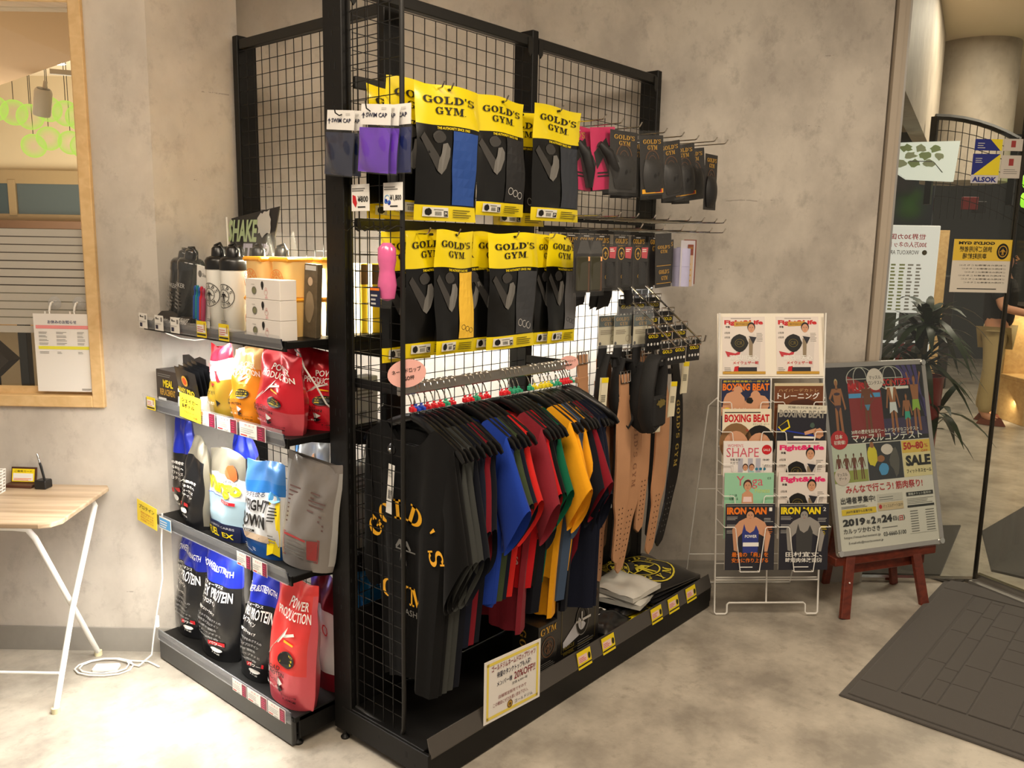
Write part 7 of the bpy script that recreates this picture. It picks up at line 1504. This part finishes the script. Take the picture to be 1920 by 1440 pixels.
# angled second leaf
a = UV(2.392, 4.07); b = UV(2.74, 3.33); d = (b - a).normalized(); n_ = Vector((-d.y, d.x, 0))
def slabp(name, p, q, th, z0, z1, m, parent=None):
    mb = MB(); dd = (q - p).normalized(); nn = Vector((-dd.y, dd.x, 0)) * th / 2; vs = [Vector((s.x, s.y, z)) for z in (z0, z1) for s in (p - nn, q - nn, q + nn, p + nn)]
    mb.add(vs, [(0, 1, 2, 3), (7, 6, 5, 4), (0, 4, 5, 1), (1, 5, 6, 2), (2, 6, 7, 3), (3, 7, 4, 0)]); return mb.build(name, m, parent)
d2 = tag(slabp('door_2', a, b, .03, 0, .05, M_CHROME), kind='structure'); slabp('threshold', a - n_ * .04, b - n_ * .04, .05, 0, .02, M_STEEL, d2); slabp('pane', a, b, .008, .05, 3.5, M_GLASS, d2)
# shell beyond
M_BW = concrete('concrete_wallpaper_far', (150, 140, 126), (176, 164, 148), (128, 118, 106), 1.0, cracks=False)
mb = MB(); c = [UV(1.8, 4.12), UV(2.8, 3.2), UV(12, 3.2), UV(12, 15), UV(1.2, 15), UV(1.2, 4.2)]; n = len(c)
mb.add([p + Vector((0, 0, 3.5)) for p in c] + [p + Vector((0, 0, 3.6)) for p in c], [tuple(range(n))[::-1], tuple(range(n, 2 * n))] + [(i, (i + 1) % n, (i + 1) % n + n, i + n) for i in range(n)])
tag(mb.build('ceiling.001', M_CREAM), kind='structure')
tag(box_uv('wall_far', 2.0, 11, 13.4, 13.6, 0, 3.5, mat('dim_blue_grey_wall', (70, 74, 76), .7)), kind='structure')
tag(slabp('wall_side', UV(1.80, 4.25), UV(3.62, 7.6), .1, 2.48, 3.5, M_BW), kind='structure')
tag(slabp('wall_side.001', UV(1.80, 4.25), UV(2.2, 13.3), .1, 0, 3.5, mat('pale_partition', (190, 184, 172), .6)), kind='structure')
t = tag(MB().build('column_dummy', M_BW), kind='structure'); bpy.data.objects.remove(t)
mb = MB(); mb.lathe([(.36, 2.30), (.36, 3.5)], 40, c=tuple(UV(4.10, 7.9))); t = mb.build('ceiling_drum', M_BW, smooth=True); tag(t, 'round concrete patterned drum hanging from the ceiling beyond the glass door', 'ceiling drum')
# reflection of the black rack top, built as a solid curved frame
t = thing('rack_top_reflection', 'curved reflection of the black shop rack top, built as wire beyond the glass', 'display rack', UV(3.2, 6.2, 0))
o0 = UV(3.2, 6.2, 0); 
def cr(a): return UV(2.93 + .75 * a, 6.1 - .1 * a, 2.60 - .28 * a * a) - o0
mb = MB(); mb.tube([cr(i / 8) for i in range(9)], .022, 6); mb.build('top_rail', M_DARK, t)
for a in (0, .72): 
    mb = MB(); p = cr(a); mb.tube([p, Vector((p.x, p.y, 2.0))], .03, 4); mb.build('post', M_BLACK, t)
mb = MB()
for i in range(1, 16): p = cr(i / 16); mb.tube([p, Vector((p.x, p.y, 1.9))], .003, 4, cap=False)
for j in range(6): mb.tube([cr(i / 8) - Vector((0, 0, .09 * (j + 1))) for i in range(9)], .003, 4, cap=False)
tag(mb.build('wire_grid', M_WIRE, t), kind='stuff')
# reflection of a leafy poster, put in as a glowing panel, and lit sign board
t = thing('leaf_poster_reflection', 'white glowing panel standing for a reflected poster with pale green leaves beyond the glass', 'lamp', M=uvM(2.60, 5.98, 2.17))
mb = MB(); mb.prism([(0, .06), (.02, .235), (.46, .255), (.44, -.02), (.12, -.01)], .03); mb.build('panel', mat('poster_reflection_glow', (236, 240, 226), .5, noise=0, emit=.55), t)
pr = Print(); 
for i in range(9): blob(pr, .06 + .033 * i, .10 + .05 * ((i * 5) % 3) - .0, .04, .025, P('reflected_leaf_print', 176, 200, 140) if i % 2 else P('reflected_leaf_print_pale', 204, 218, 180), 1 + i % 3, i, 12, .7)
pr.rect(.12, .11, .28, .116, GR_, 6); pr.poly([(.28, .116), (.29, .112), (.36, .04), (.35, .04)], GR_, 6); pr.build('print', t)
t = thing('lit_sign_board', 'white lit notice board with mirrored red lettering behind the leafy plant', 'sign', M=uvM(2.52, 6.05, .75))
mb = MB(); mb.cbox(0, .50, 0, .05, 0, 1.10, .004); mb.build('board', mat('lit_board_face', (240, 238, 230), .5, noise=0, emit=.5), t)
pr = Print(); RD = P('sign_red', 206, 60, 60)
pr.text('世界30カ国 700', .05, 1.0, .40, 1.04, RD, mirror=True, bold=.03); pr.text('300万人のネットワーク', .03, .945, .41, .985, RD, mirror=True, bold=.03); pr.text('WORKOUT AROUND THE', .0, .895, .36, .925, BR_, mirror=True); pr.disc(.40, .91, .018, P('dull_gold', 110, 96, 40)); pr.ring(.40, .91, .012, .003, K_, 3)
for i in range(6): pr.lines(.05 + .06 * i, .50, .09 + .06 * i, .84, 14, P('list_green', 186, 196, 130) if i < 4 else LG_, 1, .5)
for i, c_ in enumerate(((96, 96, 90), (150, 60, 60), (80, 90, 70), (110, 110, 112))): pr.rect(.02 + .24 * (i % 2), .06 + .22 * (i // 2), .24 + .24 * (i % 2), .26 + .22 * (i // 2), P('photo_%d' % i, *c_), 1)
pr.build('lettering', t)
box_uv('x', 0, .01, 0, .01, -1, -.99, K_); bpy.data.objects.remove(bpy.data.objects['x'])
t = thing('dark_window', 'dark blue window high beyond the glass between the columns', 'window', M=uvM(3.35, 8.8, 1.9)); mb = MB(); mb.cbox(0, .95, 0, .06, 0, .75, .01); mb.build('pane', mat('night_pane', (26, 34, 46), .15), t); mb = MB(); mb.box(.26, .34, -.02, .0, 0, .75); mb.build('mullion', K_, t)
t = thing('pendant_lamp', 'small copper pendant lamp on a black cord beyond the glass', 'lamp', UV(2.75, 6.6, 1.95)); mb = MB(); mb.lathe([(.05, 0), (.055, .01), (.05, .09), (.02, .10)], 16); mb.build('shade', mat('copper', (120, 70, 40), .3, metal=.8), t, smooth=True); mb = MB(); mb.tube([(0, 0, .1), (-.01, 0, .3), (-.02, 0, .55)], .006, 6); mb.build('cord', K_, t)
# stickers and the yellow notice on the pane
def pane_item(name, label, cat_, u, z, w_, h_, base, fn):
    q = thing(name, label, cat_, M=uvM(u, 4.068, z)); mb = MB(); mb.box(0, w_, -.0008, .0008, 0, h_); mb.build('sheet', base, q); pr = Print(lambda a, b, k: Vector((a, -.001 - .0004 * k, b))); fn(pr, w_, h_); pr.build('print', q)
NB = P('sticker_blue', 30, 40, 120); NY = P('sticker_yellow', 226, 206, 40)
def st(pr, w, h): pr.poly([(0, h * .28), (0, h), (w, h), (0, h * .28)][:3] + [(w * .1, h * .3)], NB); pr.poly([(w * .06, h * .28), (w, h), (w, h * .28)], NY, 2); pr.text('ALSOK', w * .05, h * .04, w * .95, h * .22, NB, 2, bold=.04); pr.lines(w * .1, h * .70, w * .42, h * .9, 3, LG_, 3, .3)
pane_item('security_sticker', 'blue and yellow security sticker on the glass, larger one with lettering', 'sticker', 2.148, 1.985, .128, .135, P('sticker_grey', 196, 192, 196), st)
pane_item('security_sticker', 'blue and yellow security sticker just above the lettered one', 'sticker', 2.152, 2.135, .128, .052, NB, lambda pr, w, h: (pr.poly([(w * .55, h), (w, h), (w, 0), (w * .95, 0)], NY), pr.lines(w * .1, h * .2, w * .4, h * .8, 3, LG_, 2, .3)))
pane_item('notice_sticker', 'pale square sticker with a small red emblem beside the security sticker', 'sticker', 2.284, 2.01, .092, .105, P('sticker_pale', 196, 188, 178), lambda pr, w, h: (pr.rect(w * .38, h * .55, w * .62, h * .85, P('print_brick', 150, 50, 50)), pr.lines(w * .15, h * .2, w * .85, h * .45, 3, GR_, 2, .25)))
pane_item('notice_sticker', 'pale sticker with a red emblem above the other one', 'sticker', 2.288, 2.135, .088, .055, P('sticker_pale', 196, 188, 178), lambda pr, w, h: pr.rect(w * .38, h * .3, w * .62, h * .85, P('print_brick', 150, 50, 50)))
def yn(pr, w, h):
    pr.rect(0, h * .60, w, h, P('notice_mustard', 222, 186, 60), 1); pr.disc(w * .82, h * .78, w * .10, K_, 2, ry=h * .15); pr.ring(w * .82, h * .78, w * .075, w * .012, GD_, 4, ry=h * .11); strongman(pr, w * .82, h * .78, h * .14, GD_, 4)
    pr.text("GOLD'S GYM", w * .08, h * .90, w * .68, h * .96, K_, 2, mirror=True, bold=.05); pr.text('施設ご利用者様', w * .10, h * .76, w * .64, h * .87, K_, 2, mirror=True, bold=.05); pr.text('専用駐輪場', w * .16, h * .63, w * .56, h * .74, K_, 2, mirror=True, bold=.05)
    for i in range(6): pr.text('ご利用のお客様はこちらに', w * (.12 + .05 * (i % 3)), h * (.50 - i * .065), w * .90, h * (.53 - i * .065), K_, 2, mirror=True)
    pr.lines(w * .12, h * .06, w * .9, h * .10, 1, K_, 2, .4)
pane_item('parking_notice', 'mirrored yellow and white notice taped to the glass door', 'notice', 2.10, 1.472, .288, .252, P('notice_paper', 214, 206, 192), yn)
# plant
t = thing('potted_dracaena', 'leafy dark green plant in a tall red planter beyond the glass', 'plant', UV(2.72, 5.5, 0))
mb = MB(); mb.lathe([(.09, 0), (.10, .02), (.13, .84), (.135, .86), (.12, .86), (.115, .80)], 24); mb.build('planter', mat('red_planter', (150, 26, 26), .35), t, smooth=True)
RL = random.Random(11); mbs = MB()
for i, (dx, dy, hh) in enumerate(((0, 0, 1.25), (.05, .03, 1.1), (-.05, .02, 1.0))): mbs.tube([(dx * .3, dy * .3, .8), (dx, dy, hh)], .014, 8)
mbs.build('stem', mat('plant_stem', (90, 80, 50), .7), t)
M_LEAF = mat('dark_green_leaf', (30, 52, 26), .35, noise=.3, nscale=12)
for i in range(120):
    dx, dy, hh = ((0, 0, 1.27), (.05, .03, 1.12), (-.05, .02, .98))[i % 3] if i < 104 else (.04, -.10, .62)
    an = i * 2.4 + RL.random() * .5; L_ = RL.uniform(.26, .44); el = RL.uniform(.1, 1.25); base = Vector((dx, dy, hh - .12 * RL.random()))
    dirv = Vector((cos(an), sin(an), 0)); side = Vector((-sin(an), cos(an), 0)); mb = MB(); vs = []
    for k in range(6):
        s = k / 5; p = base + dirv * L_ * (s * cos(el) ** .6 + .0) + Vector((0, 0, L_ * (sin(el) * s - .85 * s * s * (1.2 - el * .55)))); wd = .026 * sin(pi * min(1, s * .9 + .12)) + .001
        vs += [p - side * wd, p + side * wd + Vector((0, 0, .0)), ]
    mb.add(vs, [(2 * k, 2 * k + 1, 2 * k + 3, 2 * k + 2) for k in range(5)]); mb.build('leaf', M_LEAF, t, smooth=True)
# pillar, counter, green lamp, downlights
t = box_uv('wooden_pillar', 3.66, 3.83, 7.5, 7.65, 0, 1.86, wood('honey_wood', (196, 160, 108), (212, 178, 124), 1.0), c=.004); tag(t, 'pale wooden pillar standing behind the leafy plant beyond the glass', 'pillar')
M_HON = bpy.data.materials['honey_wood']
t = thing('reception_counter', 'light wood reception counter with lit recesses beyond the glass', 'counter', UV(4.76, 8.1, 0)); o0 = UV(4.76, 8.1, 0)
def cb(name, u0, u1, v0, v1, z0, z1, m): mb = MB(); uvbox(mb, u0, u1, v0, v1, z0, z1, c=.004); o = mb.build(name, m, t); o.location = -o0; return o
cb('front_panel', 5.02, 6.6, 8.5, 8.54, .0, 1.12, M_HON); cb('worktop', 4.98, 6.6, 8.05, 8.9, 1.12, 1.17, mat('dark_worktop', (52, 44, 36), .4)); cb('end_panel', 5.0, 5.04, 8.05, 8.5, 0, .42, M_HON); cb('bag_shelf', 5.0, 6.6, 8.05, 8.5, .42, .46, M_HON); cb('bench_front', 5.04, 6.6, 8.06, 8.09, .22, .42, wood('shade_wood', (150, 110, 66), (166, 124, 78), 1)); cb('toe_board', 5.04, 6.6, 8.38, 8.40, 0, .2, M_STEEL)
area('counter_light', UV(5.65, 8.3, 1.08), UV(5.65, 8.5, .5), 1.2, .05, 9, (1, .78, .45)); area('counter_light', UV(5.2, 8.2, .21), UV(5.2, 8.4, .0), .8, .05, 3, (1, .8, .5))
t = thing('green_lamp', 'glowing green glass lamp beyond the glass above the counter', 'lamp', UV(4.60, 7.6, 2.05)); 
for dz in (0, .17): 
    mb = MB(); mb.lathe([(.02, 0), (.10, .03), (.13, .09), (.10, .15), (.03, .165)], 20, c=(0, 0, dz)); mb.build('glass_bowl', mat('green_glow', (150, 220, 60), .2, emit=1.2, noise=.4, nscale=14), t, smooth=True)
ML = mat('lamp_glow', (255, 244, 220), .5, noise=0, emit=14)
for lb, u, v in (('round downlight in the far ceiling, nearest the glass door', 2.74, 4.95), ('round downlight deep in the far ceiling above the counter', 6.3, 11.5), ('small downlight deep in the far ceiling', 5.6, 10.0)):
    q = thing('downlight', lb, 'lamp', UV(u, v, 3.485)); mb = MB(); mb.lathe([(.06, 0), (.062, .012)], 20); mb.build('ring', M_WHITEM, q); mb = MB(); mb.lathe([(.048, -.003), (.048, .0)], 20); mb.build('bulb', ML, q)
area('hall_light', UV(3.9, 6.2, 3.4), UV(3.7, 6.4, 0), 1.2, 1.2, 70, WARM); area('hall_light', UV(4.6, 9.5, 3.4), UV(4.6, 9.5, 0), 2, 2, 80, WARM)
def mat_poly(label, pts, z=.01):
    c0 = UV(sum(p[0] for p in pts) / len(pts), sum(p[1] for p in pts) / len(pts), 0)
    vs = [UV(p[0], p[1], 0) - c0 for p in pts]; n = len(vs); mb = MB(); mb.add([v for v in vs] + [v * .99 + Vector((0, 0, z)) for v in vs], [tuple(range(n))[::-1], tuple(range(n, 2 * n))] + [(i, (i + 1) % n, (i + 1) % n + n, i + n) for i in range(n)])
    q = mb.build('floor_mat_or_reflection', M_MAT); q.location = c0; tag(q, label, 'mat')
mat_poly('dark grey mat standing for the reflected entrance mat in the glass behind the easel', [(1.62, 4.14), (2.24, 4.14), (2.78, 4.96), (2.12, 4.89)]); mat_poly('dark grey mat beyond the angled glass leaf', [(2.55, 4.22), (3.1, 3.75), (4.2, 4.6), (3.43, 5.39), (2.85, 4.86)])  # first mat is the entrance mat's reflection, put in as a solid mat
# exit box and dark gear deep inside
t = thing('dark_cabinet', 'dark grey equipment cabinet deep beyond the glass', 'cabinet', UV(4.7, 10.6, 0)); mb = MB(); mb.cbox(-.7, .7, -.3, .3, 0, 1.4, .02, M=Matrix.Rotation(UANG, 4, 'Z')); mb.build('body', mat('cabinet_dark', (48, 46, 46), .5), t); mb = MB(); mb.cbox(-.5, .3, -.34, -.31, .5, 1.2, .01, M=Matrix.Rotation(UANG, 4, 'Z')); mb.build('door', mat('cabinet_door', (70, 66, 66), .4), t)
t = thing('red_sign', 'small dark red hanging sign beyond the glass', 'sign', M=uvM(4.70, 9.0, 2.12)); mb = MB(); mb.cbox(0, .16, 0, .04, 0, .13, .004); mb.build('panel', P('sign_dark_red', 120, 26, 26), t); mb = MB(); mb.cbox(.14, .28, .05, .09, -.03, .09, .004); mb.build('bracket_box', K_, t)

# ---------------- person beyond the glass
def skin_body(name, verts, edges, radii, m, parent, sub=2, root=0):
    me = bpy.data.meshes.new(name); me.from_pydata(verts, edges, []); o = bpy.data.objects.new(name, me); COL.objects.link(o); o.parent = parent
    md = o.modifiers.new('skin', 'SKIN'); md.use_smooth_shade = True
    for i, r in enumerate(radii): me.skin_vertices[0].data[i].radius = r if isinstance(r, tuple) else (r, r); me.skin_vertices[0].data[i].use_root = (i == root)
    s = o.modifiers.new('sub', 'SUBSURF'); s.levels = sub; s.render_levels = sub; me.materials.append(m); return o
t = thing('person', 'person in a black top and beige trousers reaching an arm towards a desk', 'person', M=uvM(4.74, 8.20, 0, .9))
SKN = mat('skin', (196, 140, 108), .5, noise=.04)
V_ = [(0, 0, .95), (0, 0, 1.10), (0, -.01, 1.28), (0, 0, 1.42), (0, 0, 1.49), (0, -.01, 1.56), (0, -.02, 1.66),
      (-.17, 0, 1.40), (-.24, -.06, 1.16), (-.30, -.28, 1.12), (-.32, -.38, 1.13), (.17, 0, 1.40), (.23, .02, 1.13), (.24, -.04, .90), (.24, -.06, .82),
      (-.09, 0, .90), (-.10, -.01, .50), (-.10, .02, .09), (-.10, -.12, .04), (.09, 0, .90), (.11, .03, .50), (.12, .08, .09), (.12, -.06, .04)]
E_ = [(0, 1), (1, 2), (2, 3), (3, 4), (4, 5), (5, 6), (3, 7), (7, 8), (8, 9), (9, 10), (3, 11), (11, 12), (12, 13), (13, 14), (0, 15), (15, 16), (16, 17), (17, 18), (0, 19), (19, 20), (20, 21), (21, 22)]
Rd = [.13, .12, .15, .11, .055, .075, .08, .065, .045, .036, .028, .065, .045, .036, .028, .095, .065, .045, .04, .095, .065, .045, .04]
skin_body('body', V_, E_, Rd, SKN, t)
skin_body('black_top', [(0, 0, .93), (0, 0, 1.10), (0, -.01, 1.28), (0, 0, 1.41), (0, 0, 1.46), (-.17, 0, 1.40), (-.225, -.03, 1.22), (.17, 0, 1.40), (.22, .01, 1.20)], [(0, 1), (1, 2), (2, 3), (3, 4), (3, 5), (5, 6), (3, 7), (7, 8)], [.155, .145, .17, .13, .07, .08, .065, .08, .065], mat('black_jersey', (24, 24, 26), .85), t)
skin_body('beige_trousers', [(0, 0, .96), (-.09, 0, .88), (-.10, -.01, .50), (-.10, .02, .10), (.09, 0, .88), (.11, .03, .50), (.12, .08, .10)], [(0, 1), (1, 2), (2, 3), (0, 4), (4, 5), (5, 6)], [.15, .11, .085, .07, .11, .085, .07], mat('beige_twill', (176, 156, 110), .85), t)
skin_body('hair', [(0, .01, 1.62), (0, .0, 1.70)], [(0, 1)], [.085, .075], mat('black_hair', (20, 17, 16), .6), t)
mb = MB()
for sx in (-.10, .12): mb.grid(lambda a, b, sx=sx: Vector((sx + .048 * cos(2 * pi * a) * (1 - .3 * b), (-.05 if sx < 0 else .01) + .13 * sin(2 * pi * a) * (1 - .35 * b), .003 + .075 * b)), 16, 4, closed=True)
mb.build('shoes', mat('brown_shoe', (110, 60, 44), .5), t, smooth=True)
for i in range(5):
    mb = MB(); x = -.345 + .012 * i; L_ = (.045, .07, .075, .07, .055)[i]; mb.tube([(x, -.40, 1.13), (x + .002 * (i - 2), -.40 - L_ * .6, 1.125), (x + .003 * (i - 2), -.40 - L_, 1.10)], [.008, .007, .005], 6); mb.build('finger', SKN, t, smooth=True)
for sx in (-1, 1):
    mb = MB(); mb.lathe([(.004, -.02), (.012, -.012), (.012, .012), (.004, .02)], 8, c=(sx * .082, -.005, 1.63)); mb.build('ear', SKN, t, smooth=True); mb = MB(); mb.lathe([(.001, -.008), (.009, 0), (.001, .008)], 8, c=(sx * .03, -.098, 1.645)); mb.build('eye', K_, t, smooth=True)
mb = MB(); mb.tube([(0, -.09, 1.65), (0, -.118, 1.615), (0, -.095, 1.605)], .010, 8); mb.build('nose', SKN, t, smooth=True); mb = MB(); mb.tube([(-.022, -.098, 1.578), (0, -.102, 1.576), (.022, -.098, 1.578)], .005, 6); mb.build('mouth', mat('lips', (160, 80, 74), .5), t, smooth=True)

# ================================================================ the room behind the window
mb = MB(); c = [UV(-6.5, 3.32), UV(-1.5, 3.32), UV(-1.5, 3.90), UV(-6.5, 8.47)]; n = 4
mb.add([p + Vector((0, 0, 2.6)) for p in c] + [p + Vector((0, 0, 3.3)) for p in c], [(3, 2, 1, 0), (4, 5, 6, 7)] + [(i, (i + 1) % n, (i + 1) % n + n, i + n) for i in range(n)])
tag(mb.build('ceiling.002', mat('peach_soffit_paint', (236, 196, 150), .8, noise=.02)), kind='structure')
tag(box_uv('ceiling.003', -9, -1.4, 3.35, 12, 3.3, 3.4, M_CREAM), kind='structure')
tag(box_uv('wall_inner', -9, -1.4, 9.0, 9.1, 0, 3.3, mat('inner_room_wall', (196, 180, 150), .7, noise=.03, nscale=2)), kind='structure')
tag(box_uv('wall_inner.001', -1.45, -1.36, 4.1, 9.0, 0, 3.3, bpy.data.materials['inner_room_wall']), kind='structure')
tag(box_uv('trim_2', -9, -1.5, 8.86, 8.9, 0, 1.72, mat('dark_wainscot', (58, 46, 36), .6)), kind='structure')
t = thing('interior_window', 'long interior window band with dim blue panes across the room behind', 'window', M=uvM(-7.2, 8.93, 1.85))
mb = MB(); mb.cbox(0, 4.2, 0, .05, -.02, .05, .004); mb.cbox(0, 4.2, 0, .05, .36, .50, .004); mb.build('frame', mat('oak_frame_dim', (150, 128, 92), .5), t)
for i, (a, b, c_) in enumerate(((0, 1.9, (60, 74, 78)), (2.0, 2.75, (76, 86, 88)), (2.82, 3.1, (120, 140, 160)), (3.1, 3.25, (36, 38, 40)), (3.25, 3.48, (90, 140, 210)), (3.5, 4.2, (120, 112, 90)))):
    mb = MB(); mb.box(a, b, .01, .03, .05, .36); mb.build('pane', mat('dim_pane_%d' % i, c_, .2, noise=.05), t)
for x in (1.95, 2.78):
    mb = MB(); mb.cbox(x - .04, x + .04, -.01, .05, .03, .40, .004); mb.build('mullion', MATS['oak_frame_dim'], t)
mb = MB(); mb.cbox(0, 4.2, -.15, .05, -.10, -.02, .004); mb.build('sill', mat('brown_sill', (110, 78, 52), .5), t)
for i, (u, v, z) in enumerate(((-2.86, 5.25, 2.46),)):
    q = thing('track_spotlight', 'white cylindrical spotlight under the peach soffit behind the window', 'lamp', M=Matrix.Translation(UV(u, v, z)) @ Matrix.Rotation(.35, 4, 'X')); mb = MB(); mb.lathe([(.045, -.08), (.05, -.07), (.05, .06), (.042, .08)], 20); mb.build('housing', M_WHITEM, q, smooth=True); mb = MB(); mb.lathe([(.036, .081), (.036, .083)], 16); mb.build('lens', GR_, q); mb = MB(); mb.tube([(0, 0, .0), (.02, .03, .12)], .012, 8); mb.build('arm', M_WHITEM, q)
t = thing('track_rail', 'white ceiling track behind the window beside the spotlight', 'lamp track', UV(-2.6, 5.0, 2.62)); mb = MB(); mb.tube([UV(-.15, .15, 0), UV(.3, .35, 0)], .02, 4); mb.build('rail', M_WHITEM, t)
def glow_ring(name, c, s):
    m = bpy.data.materials.new(name); m.use_nodes = True; nt = m.node_tree; nt.nodes.clear(); N = nt.nodes; o = N.new('ShaderNodeOutputMaterial'); tr = N.new('ShaderNodeBsdfTransparent'); em = N.new('ShaderNodeEmission'); mx = N.new('ShaderNodeMixShader'); lw = N.new('ShaderNodeLayerWeight'); lw.inputs[0].default_value = .45
    em.inputs[0].default_value = rgb(c); em.inputs[1].default_value = s; nt.links.new(lw.outputs['Facing'], mx.inputs[0]); nt.links.new(tr.outputs[0], mx.inputs[1]); nt.links.new(em.outputs[0], mx.inputs[2]); nt.links.new(mx.outputs[0], o.inputs[0]); return m
MG = glow_ring('green_glass_bubble', (206, 244, 96), .95)
RB = random.Random(3)
for i in range(16):
    u = -3.95 + .13 * (i % 8) + RB.uniform(-.03, .03); v = 6.6 + .5 * (i // 8); z = 2.62 - .16 * (i // 8) - .03 * (i % 3)
    q = thing('glass_bubble_lamp', 'pale green glass bubble in the ' + ('higher front' if i < 8 else 'lower rear') + ' row of the lamp cluster behind the window', 'lamp', UV(u, v, z), group='green glass bubbles of the lamp cluster'); mb = MB(); r = .095
    mb.lathe([(r * sin(pi * k / 10) + .0005, -r * cos(pi * k / 10)) for k in range(11)], 18); mb.build('bubble', MG, q, smooth=True)
    mb = MB(); mb.tube([(0, 0, r), (0, 0, 3.3 - z)], .003, 4); mb.build('cord', K_, q)
for i, (lb, u, v) in enumerate((('round ceiling downlight behind the window, bright centre', -4.35, 8.3), ('small ceiling spot low behind the window', -5.6, 8.7))):
    q = thing('downlight', lb, 'lamp', UV(u, v, 3.285 if i == 0 else 2.75)); mb = MB(); mb.lathe([(.075, 0), (.08, .014)], 20); mb.build('ring', M_WHITEM, q); mb = MB(); mb.lathe([(.06, -.004), (.06, 0)], 20); mb.build('bulb', ML, q)
t = thing('grey_sofa_back', 'grey partition seen through the lower window below the frosted stripes', 'partition', M=uvM(-4.6, 5.6, 0)); mb = MB(); mb.cbox(0, 2.4, 0, .08, 1.17, 1.33, .01); mb.cbox(0, 2.4, .0, .06, 1.10, 1.165, .004); mb.build('panel', mat('grey_panel', (130, 128, 120), .5), t)
for x in (.2, 1.3, 2.35): 
    mb = MB(); mb.cbox(x - .03, x + .03, 0, .06, 0, 1.12, .004); mb.build('upright', K_, t)
t = thing('black_chair', 'black chair with a folded dark coat behind the lower window', 'chair', M=uvM(-2.62, 4.1, 0)); mb = MB(); mb.prism([(-.6, 1.17), (.0, 1.17), (.13, 1.05), (.03, .96), (-.06, .90), (-.6, .82)], .10); mb.build('coat', mat('dark_brown_cloth', (40, 30, 24), .9), t); 
for x in (-.02, -.45):
    mb = MB(); mb.cbox(x - .02, x + .02, .1, .14, 0, 1.28, .004); mb.build('leg', M_BLACK, t)
mb = MB(); mb.cbox(-.45, .0, .1, .5, .42, .47, .01); mb.build('seat', M_BLACK, t)
t = thing('low_counter', 'pale low counter seen through the lower window', 'counter', M=uvM(-4.5, 6.2, 0)); mb = MB(); mb.cbox(0, 2.2, 0, .5, 0, .98, .01); mb.build('body', mat('cream_laminate', (206, 192, 164), .5), t); mb = MB(); mb.cbox(-.02, 2.22, -.03, .52, .98, 1.02, .004); mb.build('worktop', wood('oak_top', (206, 176, 130), (220, 190, 146), 1), t)
area('inner_light', UV(-4.0, 7.2, 1.5), UV(-4.0, 7.3, 3), 2.2, 2.2, 110, (1, .88, .72)); area('inner_light', UV(-3.2, 3.8, 0.5), UV(-2.9, 3.9, 2.6), 1.6, .8, 24, (1, .80, .55))
